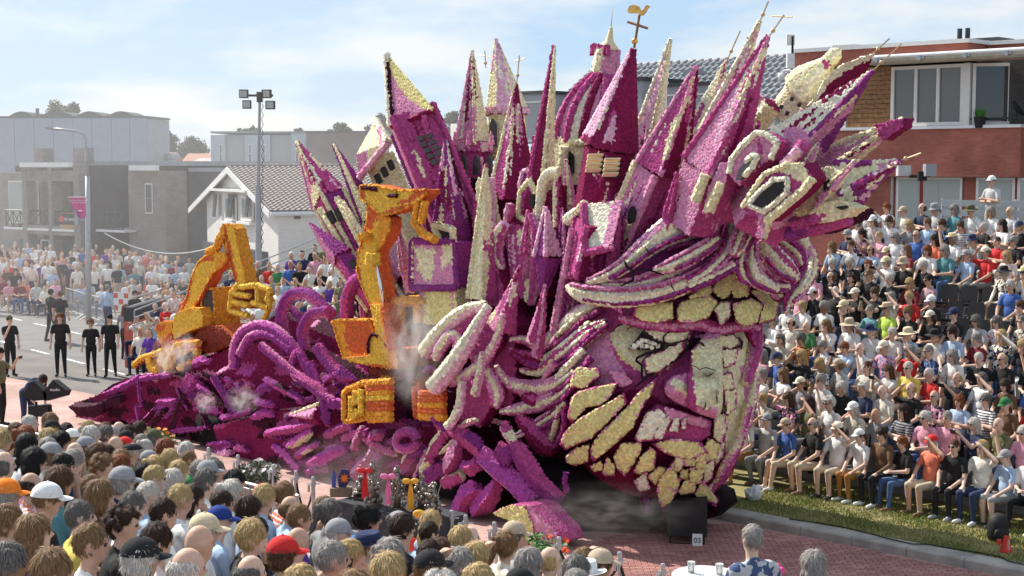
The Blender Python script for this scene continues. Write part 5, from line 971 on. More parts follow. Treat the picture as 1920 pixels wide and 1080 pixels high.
# cheek and beard plates
for i, (poly, th, ic) in enumerate(((Z5([(505, 430), (530, 330), (565, 303), (690, 310), (700, 350), (610, 440)]), .3, 'y'), (Z5([(492, 630), (520, 500), (560, 460), (680, 425), (815, 405), (790, 470), (720, 545), (610, 560), (525, 655)]), .38, 'y'), (Z5([(443, 800), (470, 730), (560, 640), (700, 560), (860, 470), (880, 530), (760, 650), (650, 760), (480, 832)]), .45, 'y'), (Z5([(636, 830), (700, 730), (880, 560), (960, 460), (1070, 370), (1055, 430), (970, 570), (915, 690), (830, 770), (660, 910), (638, 890)]), .45, 'y'), (Z5([(483, 880), (540, 825), (635, 798), (632, 905), (540, 935), (490, 915)]), .35, 'y'), (Z5([(790, 880), (840, 790), (965, 785), (970, 830), (915, 930), (860, 1005), (815, 960)]), .4, 'y'), (Z5([(918, 975), (970, 870), (1030, 815), (1065, 850), (1050, 960), (960, 995)]), .38, 'y'), (Z5([(718, 975), (750, 880), (795, 935), (795, 1000), (735, 1000)]), .3, 'y'), (Z5([(640, 940), (710, 905), (722, 955), (670, 975)]), .3, 'y'),
        (Z6([(775, 480), (850, 425), (872, 530), (810, 545)]), .3, 'w'), (Z6([(858, 450), (930, 385), (985, 400), (905, 505)]), .32, 'y'), (Z6([(1000, 380), (1040, 335), (1080, 345), (1078, 405), (1015, 435)]), .34, 'y'), (Z6([(918, 560), (930, 470), (1000, 385), (1065, 470), (1045, 550), (960, 640)]), .4, 'y'), (Z6([(930, 600), (1000, 520), (1045, 540), (1000, 620), (950, 645)]), .44, 'y'), (Z6([(1045, 545), (1110, 465), (1165, 480), (1155, 552), (1070, 565)]), .34, 'y'), (Z6([(1150, 560), (1200, 480), (1240, 520), (1300, 600), (1240, 605), (1180, 600)]), .3, 'y'), (Z6([(1060, 420), (1120, 400), (1115, 460), (1070, 470)]), .3, 'y'))):
    plate('beard_plate', poly, .02, th, 'p', 'm', icol=ic, bev=.10, ibev=.09, jig=2)
plate('moustache', Z5([(940, 770), (990, 600), (1060, 540), (1240, 590), (1400, 640), (1420, 740), (1330, 800), (1150, 800), (1010, 780)]), .0, .35, 'm', 'm', icol='m', bev=.15)
for q in ([(928, 760), (1000, 600), (1085, 560), (1135, 610), (1035, 770), (945, 785)], [(1045, 740), (1110, 630), (1155, 615), (1150, 665), (1095, 770), (1050, 770)], [(1150, 720), (1180, 630), (1220, 625), (1200, 720)], [(1225, 700), (1240, 625), (1262, 625), (1250, 710)]): plate('moustache_lock', Z5(q), .25, .25, 'p', 'm', icol='w', bev=.12, ibev=.08)
plate('lower_lip', Z6([(880, 240), (1000, 205), (1200, 235), (1250, 300), (1150, 345), (1090, 345), (960, 300)]), .05, .4, 'p', 'm', icol='y', bev=.15, ibev=.16)
for q, th, ic in (([(1440, 620), (1500, 600), (1520, 700), (1480, 800), (1430, 760)], .25, 'c'), ([(1400, 760), (1480, 800), (1450, 900), (1390, 920), (1370, 830)], .3, 'y'), ([(1325, 820), (1395, 840), (1385, 960), (1315, 965)], .35, 'y'), ([(1500, 460), (1575, 440), (1580, 560), (1525, 610)], .2, 'c'), ([(1245, 850), (1325, 840), (1315, 945), (1235, 935)], .36, 'y'), ([(1285, 955), (1375, 945), (1350, 1055), (1275, 1045)], .34, 'y'), ([(1380, 925), (1440, 890), (1420, 1015), (1365, 1060)], .28, 'c'), ([(1190, 880), (1245, 860), (1230, 960), (1180, 950)], .36, 'c'), ([(1450, 820), (1500, 770), (1490, 880), (1445, 930)], .22, 'c'), ([(1485, 350), (1550, 340), (1565, 440), (1500, 460)], .2, 'c'), ([(1480, 110), (1560, 90), (1600, 150), (1540, 180), (1485, 170)], .15, 'c'), ([(1485, 190), (1590, 185), (1570, 280), (1500, 310)], .15, 'c'),
        ([(760, 330), (860, 330), (905, 400), (850, 440), (800, 400)], .12, 'p'), ([(1090, 640), (1110, 560), (1230, 590), (1420, 650), (1410, 700), (1250, 660)], .42, 'p')): plate('beard_plate', Z5(q), .04, th, 'p', 'm', icol=ic, bev=.1, ibev=.1, jig=2)
for k in range(3): lock('beard_strand', [(1420 - k * 16, 700 + k * 60), (1405 - k * 20, 780 + k * 50), (1375 - k * 22, 850 + k * 35), (1356 - k * 12, 905 + k * 10)], [7, 9, 8, 3], .16, ('cwcpmc', 'ycpmmc', 'pcmmdp')[k], parent=HEAD, place=hp)
for x0, y0, x1, y1 in ((1130, 905, 1150, 960), (1165, 900, 1178, 965), (1210, 930, 1222, 985), (1085, 890, 1100, 950), (1050, 870, 1075, 930), (1245, 925, 1262, 975)): lock('chin_root', [(x0, y0), ((x0 + x1) / 2 + random.uniform(-10, 10), (y0 + y1) / 2), (x1, y1)], [12, 9, 3], 1.2, 'dxuxdx')
lock('cheek_lock', [(1420, 600), (1415, 660), (1398, 720)], [10, 14, 8], .1, 'cpmmpc', parent=HEAD, place=hp); lock('ear_lock', [(1398, 604), (1408, 630), (1416, 650)], [8, 9, 2], .2, 'umddmu', parent=HEAD, place=hp)
# side hair locks
def strands(name, path, rad, lift, parent, place):
    for o, c in ((.72, 'ppmmpm'), (-.62, 'mudmud'), (.08, 'wcwcwc')):
        q = []
        for i, (x, y) in enumerate(path):
            x0, y0 = path[max(i - 1, 0)]; x1, y1 = path[min(i + 1, len(path) - 1)]; l = math.hypot(x1 - x0, y1 - y0) + 1e-6; w = rad[i] * o; q.append((x + (y1 - y0) / l * w, y - (x1 - x0) / l * w))
        lock(name, q[:-1] if o > .5 and len(q) > 3 else q[1:] if o < 0 and len(q) > 3 else q, [max(1.5, r * .2) for r in rad][:len(q) - (abs(o) > .5 and len(q) > 3)], lift, c, parent=parent, place=place, n=6, m=3)
for path, rad, cols in (([(130, 125), (230, 130), (330, 170), (430, 100), (560, -20), (680, -90)], [3, 9, 15, 17, 18, 16], 'wcpmump'), ([(190, 325), (320, 325), (450, 235), (620, 90), (740, 20)], [3, 11, 19, 17, 8], 'mcwcpmu'), ([(35, 295), (80, 375), (170, 425), (300, 440), (430, 410), (530, 330)], [3, 8, 14, 17, 16, 10], 'pcpmdum'), ([(60, 590), (150, 580), (300, 545), (420, 500), (510, 420)], [3, 10, 15, 14, 10], 'pcpmdmp'), ([(155, 750), (280, 690), (400, 615), (470, 540)], [3, 11, 13, 10], 'mpwpmdm'), ([(170, 620), (280, 720), (370, 790), (420, 690), (440, 560)], [6, 22, 26, 24, 14], 'mmddmm'), ([(120, 200), (300, 260), (460, 180), (640, 20)], [4, 20, 28, 24], 'mdudmm'), ([(200, 480), (320, 500), (480, 330), (600, 200)], [6, 24, 34, 30], 'dmdudm'), ([(-100, 240), (0, 380), (40, 480), (30, 560)], [6, 14, 16, 8], 'pcpmdm')):
    lock('hair_lock', Z5(path), rad, .12 if 'w' in cols or 'c' in cols else -.15, cols, parent=HEAD, place=hp, n=10, phase=.6); strands('hair_strand', Z5(path), rad, .22, HEAD, hp)
# brow: heavy slabs that overhang the eyes
for poly, ic in ((Z4([(640, 720), (660, 660), (760, 625), (905, 640), (910, 745), (800, 770), (700, 760)]), 'y'), (Z4([(912, 700), (930, 650), (1000, 615), (1150, 590), (1195, 640), (1130, 735), (1000, 775), (925, 765)]), 'y'), (Z4([(1140, 570), (1195, 460), (1290, 405), (1315, 480), (1258, 605), (1210, 625)]), 'y'), (Z4([(1262, 515), (1325, 470), (1395, 500), (1385, 605), (1280, 615)]), 'y'), (Z4([(1160, 680), (1205, 635), (1268, 635), (1268, 730), (1205, 795)]), 'c'), (Z4([(1275, 650), (1400, 605), (1485, 650), (1450, 760), (1380, 800), (1300, 770)]), 'y'), (Z4([(1390, 560), (1450, 555), (1580, 640), (1550, 750), (1450, 780), (1490, 650)]), 'y'), (Z4([(990, 615), (1120, 510), (1165, 560), (1120, 600)]), 'y'), (Z4([(1400, 490), (1480, 480), (1600, 600), (1560, 640), (1440, 560)]), 'c')):
    plate('brow_plate', poly, .22, .46, 'p', 'm', icol=ic, bev=.13, ibev=.10)
lock('brow_ridge', Z4([(560, 740), (700, 770), (900, 790), (1060, 780), (1200, 810), (1320, 790), (1450, 800)]), [8, 12, 13, 13, 12, 12, 7], .25, 'mmpmdd', parent=HEAD, place=hp)
for pts in (Z4([(905, 640), (915, 720), (890, 780)]), Z4([(930, 665), (1000, 625), (1130, 600)]), Z4([(1140, 580), (1210, 625), (1260, 622), (1400, 600), (1500, 650), (1540, 670)]), Z4([(1330, 440), (1260, 500), (1262, 620), (1265, 740)])): crack(pts, 3.5, .60)
# knotted head scarf
HAT = group_part('head_scarf')
for path, rad, lf, cols in (([(230, 540), (330, 585), (560, 605), (800, 580), (1000, 510), (1150, 425), (1270, 330), (1290, 230)], [8, 18, 21, 19, 18, 15, 12, 9], .25, 'pcwcpmu'), ([(350, 512), (480, 465), (600, 390), (720, 290), (860, 190), (1000, 140), (1130, 105), (1230, 110), (1275, 190), (1240, 310), (1130, 430), (1000, 510)], [6, 12, 16, 20, 27, 28, 24, 20, 17, 15, 14, 10], .32, 'pcwwpmu'), ([(780, 440), (900, 400), (1040, 330), (1150, 260), (1190, 230)], [5, 15, 16, 14, 8], .42, 'mcwpmup'), ([(720, 300), (860, 260), (1000, 225), (1120, 180), (1190, 150)], [10, 17, 18, 16, 8], .1, 'ummuddu'), ([(440, 525), (620, 540), (800, 500), (980, 420), (1120, 330), (1230, 240)], [8, 18, 22, 20, 16, 10], .15, 'mpmuudm'), ([(1285, 335), (1320, 250), (1350, 170), (1380, 120)], [10, 17, 19, 14], .5, 'mcpwpmu'), ([(1350, 310), (1390, 220), (1430, 150)], [8, 13, 12], .5, 'pcpmump'), ([(1430, 205), (1500, 165), (1600, 165), (1690, 220), (1750, 280)], [11, 17, 22, 20, 12], .35, 'wcpmump'), ([(1470, 240), (1530, 330), (1610, 420), (1690, 490)], [12, 20, 22, 10], .4, 'mcwpmup'), ([(1480, 190), (1590, 250), (1690, 330), (1720, 400)], [10, 18, 20, 12], .15, 'umpmudu'), ([(1400, 270), (1400, 380), (1430, 480), (1560, 560)], [11, 17, 18, 10], .35, 'pcwpmum'), ([(1370, 270), (1330, 380), (1350, 470), (1400, 520)], [8, 13, 14, 6], .3, 'mpcmump'), ([(1460, 380), (1480, 470), (1560, 530), (1640, 540)], [10, 15, 16, 8], .2, 'umcpmdu'), ([(1690, 230), (1770, 320), (1770, 430), (1710, 540), (1650, 620), (1620, 695)], [8, 15, 17, 18, 12, 3], .1, 'cpmdduu'), ([(1600, 600), (1570, 560), (1590, 500)], [14, 18, 12], .0, 'ududdu'), ([(1000, 540), (1160, 470), (1290, 400)], [12, 14, 8], .3, 'mpmuumm')):
    lock('scarf_fold', Z4(path), rad, lf, cols, parent=HAT, place=hatp, n=10, phase=.5); strands('scarf_pleat', Z4(path), rad, lf + .12, HAT, hatp)
for pts, w in (([(715, 280), (740, 320), (800, 345)], 2.5), ([(585, 375), (600, 410), (640, 440), (640, 500), (560, 535)], 5), ([(640, 440), (740, 430), (840, 465)], 4), ([(1230, 115), (1210, 170), (1200, 220)], 3), ([(880, 500), (890, 540), (910, 570)], 2.5)): crack(Z4(pts), w, .62, place=hatp, parent=HAT)

# ------------------------------------------------------------------ rubble field at the tail and along the near side
heap = group_part('rubble_heap')
ZA = lambda pts: zz(0, 700, 3, pts); ZB = lambda pts: zz(500, 700, 3, pts)
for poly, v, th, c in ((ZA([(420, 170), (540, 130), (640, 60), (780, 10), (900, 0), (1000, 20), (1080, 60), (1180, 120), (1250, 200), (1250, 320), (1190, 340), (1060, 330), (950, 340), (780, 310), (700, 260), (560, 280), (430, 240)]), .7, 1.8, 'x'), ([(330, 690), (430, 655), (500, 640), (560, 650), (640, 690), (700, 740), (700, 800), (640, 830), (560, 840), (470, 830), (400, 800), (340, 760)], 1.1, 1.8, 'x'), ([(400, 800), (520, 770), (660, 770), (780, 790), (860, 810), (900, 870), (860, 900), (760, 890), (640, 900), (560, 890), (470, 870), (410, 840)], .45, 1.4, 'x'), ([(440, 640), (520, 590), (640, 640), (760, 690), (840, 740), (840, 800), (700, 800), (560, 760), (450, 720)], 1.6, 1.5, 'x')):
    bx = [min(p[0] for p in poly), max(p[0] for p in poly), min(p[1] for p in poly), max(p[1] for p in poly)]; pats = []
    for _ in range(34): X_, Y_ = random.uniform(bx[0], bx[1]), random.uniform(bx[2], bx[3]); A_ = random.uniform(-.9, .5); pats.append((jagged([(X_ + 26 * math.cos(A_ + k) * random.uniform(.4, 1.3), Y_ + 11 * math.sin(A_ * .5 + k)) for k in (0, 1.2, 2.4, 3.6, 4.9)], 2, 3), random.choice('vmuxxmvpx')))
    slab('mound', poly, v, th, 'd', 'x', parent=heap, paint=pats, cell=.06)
def beam(a, b, w, v, cols='vmud', v2=None, parent=heap, n=4, rot=None, name='beam', edges=None, paint=()):
    A, B = fp(*a, v), fp(*b, v if v2 is None else v2); sc = FPX / A.y; ax = B - A; X, Y = frame_axes(ax, rot if rot is not None else random.uniform(.3, .9)); f = FB(); r = w / sc / 2
    bd = (X * random.uniform(-1, 1) + Y * random.uniform(-1, 1)) * r * .35; ph = random.uniform(.3, .8)
    jl = lambda c, s_, am: [p + Vector((random.gauss(0, 1), random.gauss(0, 1), random.gauss(0, 1))) * r * am for p in poly_loop(c, X, Y, r * s_, n, ph)]
    f.loft([jl(A, .85, .18), jl(A + ax * .3 + bd * .7, 1.0, .10), jl(A + ax * .68 + bd, .98, .10), jl(B, .74, .2)], lambda i, k: cols[k % len(cols)] if random.random() > .08 else random.choice(cols), cols[0] + cols[1]); f.paint = list(paint)
    return f.build(name, parent)
B_A = [((600, 115), (780, 30), 34, 'vvux'), ((780, 10), (795, 190), 24, 'vvux'), ((790, 30), (965, 12), 30, 'vvux'), ((960, 325), (1050, 110), 34, 'vxxu'), ((1050, 112), (1112, 20), 24, 'vvux'), ((965, 325), (1175, 300), 26, 'vvux'), ((1130, 190), (1172, 312), 30, 'vvxx'), ((1200, 20), (1312, 212), 44, 'vvux'), ((1230, -5), (1342, 92), 26, 'vvux'), ((775, 300), (872, 200), 30, 'vvxx'), ((890, 160), (1000, 152), 30, 'vvux'), ((850, 300), (905, 220), 26, 'vxxx'), ((1245, 250), (1405, 208), 28, 'pvux'), ((1430, 130), (1525, 80), 56, 'vvux'), ((940, 240), (990, 170), 24, 'vvux'), ((1420, 250), (1540, 220), 40, 'pvvu'), ((765, 180), (790, 300), 20, 'vvux'), ((430, 200), (600, 180), 70, 'xxxx'), ((560, 190), (690, 150), 50, 'vxxx'), ((1170, 400), (1300, 395), 20, 'mvux'), ((1000, 90), (1060, 200), 22, 'xuxx')]
for a, b, w, c in B_A: beam(ZA([a])[0], ZA([b])[0], w / 3 * 1.25, .35, c)
B_B = [((-10, 340), (262, 285), 44, 'pvmu'), ((130, 405), (255, 320), 50, 'pvcu'), ((170, 465), (290, 395), 36, 'cvmu'), ((250, 515), (455, 425), 72, 'pvvu'), ((40, 400), (185, 545), 46, 'mvvu'), ((490, 580), (600, 430), 70, 'lpmu'), ((560, 560), (640, 440), 50, 'vmuu'), ((490, 430), (540, 305), 40, 'cpmu'), ((550, 365), (735, 450), 48, 'pcmu'), ((330, 345), (485, 298), 50, 'pvmu'), ((430, 365), (565, 330), 44, 'pvmu'), ((160, 0), (380, 145), 50, 'lpmu'), ((-10, 35), (200, 145), 40, 'mvux'), ((322, 145), (352, 290), 62, 'vmuu'), ((340, 165), (435, 180), 60, 'mvuu'), ((830, 590), (905, 430), 26, 'mpuu'), ((880, 560), (1000, 325), 60, 'pcmu'), ((1010, 550), (1085, 380), 80, 'lpmm'), ((1060, 320), (1230, 480), 100, 'pmuu'), ((960, 260), (1040, 330), 90, 'pmuu'), ((1215, 460), (1510, 740), 120, 'lpvu'), ((1330, 300), (1420, 430), 60, 'cpmu'), ((1390, 400), (1640, 720), 100, 'vumd'), ((1070, 800), (1190, 630), 100, 'pvmu'), ((1190, 780), (1300, 610), 100, 'vvmu'), ((1000, 610), (1110, 580), 80, 'pcmu'), ((900, 600), (990, 520), 90, 'vmuu'), ((760, 520), (830, 440), 60, 'pcmu'), ((700, 390), (760, 380), 40, 'mvuu'), ((600, 350), (660, 330), 60, 'pvmu'), ((1120, 540), (1200, 500), 80, 'pvmu'), ((230, 560), (330, 540), 50, 'mvux'), ((980, 450), (1050, 380), 22, 'cccc'), ((1310, 460), (1400, 440), 110, 'mmuu'), ((1090, 300), (1180, 262), 30, 'wcpm'), ((1680, 560), (1685, 670), 30, 'vuuu'), ((820, 470), (880, 410), 50, 'mvuu')]
for a, b, w, c in B_B: beam(ZB([a])[0], ZB([b])[0], w / 3 * 1.15, -.05 if a[0] > 860 else .12, c)
for k in range(46):   # smaller broken pieces that fill the heap
    x = random.uniform(300, 860); y = random.uniform(690, 880) - max(0, 560 - x) * .12; an = random.uniform(-.9, .4); l = random.uniform(14, 34)
    beam((x, y), (x + l * math.cos(an), y + l * math.sin(an)), random.uniform(9, 18), random.uniform(.2, .5), random.choice(['vvux', 'mvux', 'pvmu', 'xxux', 'uxxx', 'mpux']))
spire('broken_spire', zz(500, 700, 3, [(300, 235)])[0], zz(500, 700, 3, [(135, 235)])[0], 40, .0, 'xmpd', parent=heap, rot=R(40), edges='--cp')
lock('ring', ZB([(845, 370), (820, 335), (780, 330), (740, 355), (735, 400), (770, 425), (820, 415), (850, 380)]), 9, .0, 'pvmuum', parent=heap)
slab('yellow_claw', zz(840, 940, 6.857, [(575, 150), (800, 55), (980, 65), (1060, 250), (1155, 540), (890, 520), (850, 340), (780, 235)]), -.75, .5, 'y', 'm', parent=heap, bevel=.0); slab('pink_claw', zz(840, 940, 6.857, [(960, 40), (1060, 60), (1220, 230), (1400, 420), (1430, 540), (1160, 540), (1060, 250), (985, 65)]), -.72, .6, 'p', 'm', parent=heap)
# pipe loops
for path, r, v, c in (([(540, 668), (530, 620), (530, 580), (548, 553), (580, 553), (605, 575), (622, 592)], 12, .5, 'pmuuum'), ([(572, 655), (568, 620), (585, 590), (615, 585)], 11, .4, 'pmuuum'), ([(440, 690), (442, 650), (460, 620), (500, 612), (540, 640), (560, 680)], 11, .3, 'pvuuum'), ([(450, 665), (470, 632), (505, 628), (545, 655)], 9, .25, 'pvuuum'), ([(650, 600), (652, 560), (665, 530), (685, 520)], 13, .7, 'vmuuum'), ([(595, 650), (625, 690), (660, 715)], 12, .3, 'vmuuum'), ([(545, 690), (560, 660), (580, 700), (600, 725)], 8, .2, 'mvuuud'), ([(580, 680), (595, 720), (615, 745)], 9, .2, 'mvuuud'), ([(490, 648), (540, 690), (590, 730), (625, 752)], 8, .1, 'pmuuum'), ([(545, 578), (565, 600), (570, 640)], 7, .7, 'muuuum')): lock('pipe', path, r, v, c, parent=heap, n=8)
spire('arrow_head', (640, 700), (668, 712), 34, .15, 'uvmu', parent=heap)

# ------------------------------------------------------------------ two flower excavators
def bars(name, segs, r, v, c, parent):
    for a, b in segs: f = FB(); f.bar(fp(*a, v), fp(*b, v), r, c, r, 7); f.build(name, parent)
EX = group_part('orange_excavator'); ZE = lambda pts: zz(600, 330, 4.1538, pts); ZF = lambda pts: zz(600, 560, 4.5, pts)
slab('boom', ZE([(375, 240), (440, 225), (470, 290), (540, 330), (545, 400), (500, 500), (440, 590), (440, 640), (470, 800), (510, 1010), (400, 1010), (330, 860), (290, 740), (300, 600), (345, 450), (370, 330)]), .1, .30, 'a', 'r', parent=EX, rim='o', rr=.02, paint=[(ZE([(450, 300), (545, 330), (540, 420), (490, 520), (440, 600), (450, 450)]), 'o'), (ZE([(375, 240), (450, 230), (460, 290), (400, 420), (370, 420)]), 'r'), (ZE([(290, 700), (310, 690), (330, 850), (310, 820)]), 'r'), (ZE([(340, 400), (360, 400), (320, 600), (300, 620)]), 'r')])
slab('boom', ZE([(390, 1000), (510, 1000), (560, 1240), (520, 1300), (440, 1240)]), .0, .3, 'a', 'r', parent=EX)
slab('stick', ZE([(315, 75), (440, 75), (600, 115), (740, 112), (830, 108), (825, 135), (760, 200), (700, 235), (560, 290), (480, 305), (390, 225), (320, 180)]), .05, .35, 'a', 'r', parent=EX, rim='o', rr=.02, paint=[(ZE([(310, 75), (350, 80), (350, 190), (320, 180)]), 'r'), (ZE([(740, 110), (830, 108), (790, 160), (640, 230), (600, 220), (700, 160)]), 'r'), (ZE([(470, 300), (560, 285), (720, 225), (700, 215), (540, 260)]), 'r')])
for s in (((325, 92), (435, 103)), ((530, 155), (600, 152))): f = FB(); f.bar(fp(*ZE([s[0]])[0], .0), fp(*ZE([s[1]])[0], .0), .03, 'x'); f.build('groove', EX)
bars('linkage', [ZE(q) for q in (((765, 200), (735, 360)), ((735, 360), (790, 440)), ((790, 440), (900, 500)), ((820, 200), (790, 360)))], .07, .1, 'o', EX)
f = FB(); f.bar(fp(*ZE([(410, 690)])[0], -.05), fp(*ZE([(415, 600)])[0], -.05), .16, 'a', .14); f.build('knuckle', EX); f = FB(); f.bar(fp(*ZE([(345, 450)])[0], .0), fp(*ZE([(350, 500)])[0], .0), .14, 'o'); f.build('knuckle', EX)
mb = MB(); o_ = parent_loc(EX); mb.tube([fp(*ZE([(445, 700)])[0], -.1) - o_, fp(*ZE([(500, 1010)])[0], -.1) - o_], .035, 10); mb.build('piston_rod', mat('chrome', (.75, .76, .78), .15, .05, metal=1.0), EX, smooth=True)
bars('cylinder', [(ZF([(545, 70)])[0], ZF([(610, 430)])[0]), (ZF([(590, 240)])[0], ZF([(620, 420)])[0])], .09, -.1, 'r', EX)
slab('counterweight', ZF([(108, 195), (130, 185), (415, 180), (450, 270), (400, 460), (340, 500), (200, 500)]), .25, 1.0, 'r', 'o', parent=EX, rim='o', rr=.025, paint=[(ZF([(110, 195), (220, 200), (200, 300), (240, 440), (360, 480), (200, 500)]), 'o'), (ZF([(215, 270), (330, 240), (345, 420), (250, 440)]), 'r')])
slab('turret', ZF([(200, 500), (345, 490), (405, 480), (400, 380), (430, 300), (500, 285), (560, 420), (650, 440), (660, 590), (560, 590), (400, 560), (290, 540)]), .05, 1.1, 'a', 'r', parent=EX, paint=[(ZF([(380, 545), (600, 570), (600, 600), (380, 570)]), 'r'), (ZF([(560, 430), (660, 440), (660, 590), (580, 590)]), 'o')])
lock('groove', ZF([(405, 450), (410, 360), (440, 300), (490, 320)]), 2.5, .0, 'xxxxxx', parent=EX, n=6)
bars('cab_post', [(ZF(q)[0], ZF(q)[1]) for q in ([(565, 30), (840, 25)], [(685, 40), (685, 300)], [(820, 30), (830, 200)])], .09, .35, 'o', EX); slab('cab_roof', ZF([(560, 5), (700, -15), (850, 10), (860, 40), (700, 35), (570, 40)]), .3, .9, 'o', 'o', parent=EX)
dark_panel(ZF([(580, 45), (680, 45), (680, 260), (600, 240)]), .75, EX, 'cab_glass', M_DKGREY); dark_panel(ZF([(695, 45), (820, 45), (820, 260), (695, 260)]), .76, EX, 'cab_glass', M_DKGREY)
slab('slew_ring', ZF([(410, 580), (560, 600), (700, 610), (700, 660), (560, 660), (420, 640)]), .35, .8, 'b', 'b', parent=EX); slab('undercarriage', ZF([(430, 690), (560, 650), (780, 690), (860, 740), (840, 850), (610, 860), (590, 700)]), .3, .6, 'o', 'r', parent=EX)
def track(front, side, v, slats, parent, fc='o'):
    g = parent; slab('track_frame', front, v, .5, 'b', 'x', parent=g, rim=fc, rr=.06); slab('track_belt', side, v + .05, .5, 'x', 'x', parent=g)
    for k, (a, b, c) in enumerate(slats): f = FB(); f.bar(fp(*a, v - .03), fp(*b, v - .03), .07, c, .07, 7); f.build('track_slat', g)
sl = [(ZF([(415 + (k < 2) * 0, 715 + k * 43)])[0], ZF([(600, 700 + k * 44)])[0], 'oroarro'[k % 7]) for k in range(8)]
track(ZF([(205, 800), (230, 770), (390, 705), (405, 720), (410, 960), (390, 1000), (220, 1035), (208, 1010)]), ZF([(400, 705), (605, 690), (605, 1000), (400, 1010)]), -.35, sl, EX)
bars('track_wheel', [(ZF(q)[0], ZF(q)[1]) for q in ([(265, 830), (265, 1000)], [(285, 880), (370, 840)], [(300, 780), (300, 860)], [(345, 770), (350, 980)], [(320, 930), (325, 990)], [(290, 940), (295, 1000)])], .06, -.45, 'a', EX)
track(ZF([(800, 760), (850, 740), (850, 990), (815, 990)]), ZF([(845, 740), (1055, 800), (1055, 1000), (845, 990)]), -.1, [(ZF([(850, 800 + k * 48)])[0], ZF([(1050, 790 + k * 50 + 10)])[0], 'rroro'[k]) for k in range(5)], EX, 'r')

E1 = group_part('yellow_excavator'); ZG = lambda pts: zz(240, 400, 3.6, pts)
slab('stick', ZG([(628, 110), (645, 78), (690, 75), (720, 105), (760, 290), (800, 480), (740, 485), (690, 330), (640, 180)]), 1.2, .3, 'a', 'o', parent=E1, rim='o', rr=.02, paint=[(ZG([(640, 90), (660, 85), (700, 250), (745, 470), (725, 470), (680, 300)]), 'r')])
slab('boom', ZG([(475, 330), (530, 285), (600, 268), (650, 270), (668, 300), (640, 350), (570, 400), (540, 470), (470, 600), (420, 660), (355, 660), (400, 560), (430, 430)]), 1.1, .3, 'a', 'r', parent=E1, rim='o', rr=.02, paint=[(ZG([(470, 340), (530, 290), (600, 290), (570, 320), (490, 330)]), 'r'), (ZG([(430, 430), (445, 430), (400, 600), (370, 650), (360, 640)]), 'r'), (ZG([(550, 440), (560, 460), (470, 620), (450, 620)]), 'r'), (ZG([(600, 300), (660, 290), (640, 350), (580, 380)]), 'o')])
bars('linkage', [ZG(q) for q in (((540, 260), (600, 235)), ((600, 235), (625, 170)), ((610, 190), (632, 150)))], .09, 1.1, 'o', E1)
bars('bucket_bar', [ZG(q) for q in (((745, 485), (700, 535)), ((700, 535), (688, 660)), ((690, 660), (810, 690)), ((705, 540), (820, 560)), ((705, 595), (820, 625)), ((760, 500), (860, 485)), ((870, 485), (965, 522)), ((960, 522), (940, 585)), ((955, 560), (950, 650)), ((950, 650), (920, 715)), ((840, 605), (945, 640)), ((875, 500), (880, 620)))], .06, 1.0, 'a', E1); slab('bucket_shell', ZG([(760, 510), (860, 500), (890, 600), (830, 640), (720, 590), (710, 545)]), 1.25, .4, 'b', 'o', parent=E1)
slab('body', ZG([(310, 690), (375, 655), (420, 640), (480, 640), (505, 700), (500, 765), (400, 800), (310, 850), (300, 800)]), .9, .9, 'a', 'o', parent=E1, paint=[(ZG([(380, 640), (430, 640), (420, 680), (390, 690)]), 'o')]); slab('cab', ZG([(495, 560), (540, 510), (580, 505), (588, 765), (500, 775)]), 1.2, .7, 'g', 'o', parent=E1, rim='o', rr=.02, flowers=True)
slab('deck', ZG([(455, 830), (500, 765), (620, 762), (705, 838), (695, 880), (530, 945), (490, 900)]), 1.0, .9, 'b', 'r', parent=E1); slab('blade', ZG([(183, 765), (240, 728), (300, 735), (292, 850), (235, 910), (205, 840)]), .9, .4, 'o', 'r', parent=E1, paint=[(ZG([(180, 760), (250, 750), (240, 790), (200, 800)]), 'r'), (ZG([(230, 860), (290, 800), (290, 850), (235, 910)]), 'r')]); slab('chassis', ZG([(235, 910), (300, 860), (420, 850), (480, 870), (400, 940), (240, 1000)]), .8, .8, 'r', 'b', parent=E1)
for k in range(6): f = FB(); f.bar(fp(*ZG([(362, 880 + k * 24)])[0], .55), fp(*ZG([(480, 872 + k * 24)])[0], .55), .065, 'oroaro'[k]); f.build('track_slat', E1)
lock('track_rim', ZG([(300, 1000), (310, 920), (340, 885), (365, 920), (370, 1000), (350, 1050)]), 6, .5, 'aoaoao', parent=E1, n=7); lock('track_rim', ZG([(40, 1030), (90, 985), (160, 960), (240, 930)]), 6, .4, 'aoaroo', parent=E1, n=7)
for k in range(9): f = FB(); x, y = 50 + k * 22, 1018 - k * 10; f.bar(fp(*ZG([(x, y - 12)])[0], .4), fp(*ZG([(x + 8, y + 16)])[0], .4), .035, 'b'); f.build('track_tooth', E1)
for x, y in ((160, 1000), (250, 965), (275, 1000), (200, 1060), (275, 1030), (240, 1000), (170, 1035)): f = FB(); c = fp(*ZG([(x, y)])[0], .45); f.loft([poly_loop(c + Vector((0, 0, .14 * z)), Vector((1, 0, 0)), Vector((0, 1, 0)), .14 * math.sqrt(1 - z * z), 8) for z in (-.92, -.5, 0, .5, .92)], 'oa', 'aa'); f.build('track_roller', E1)
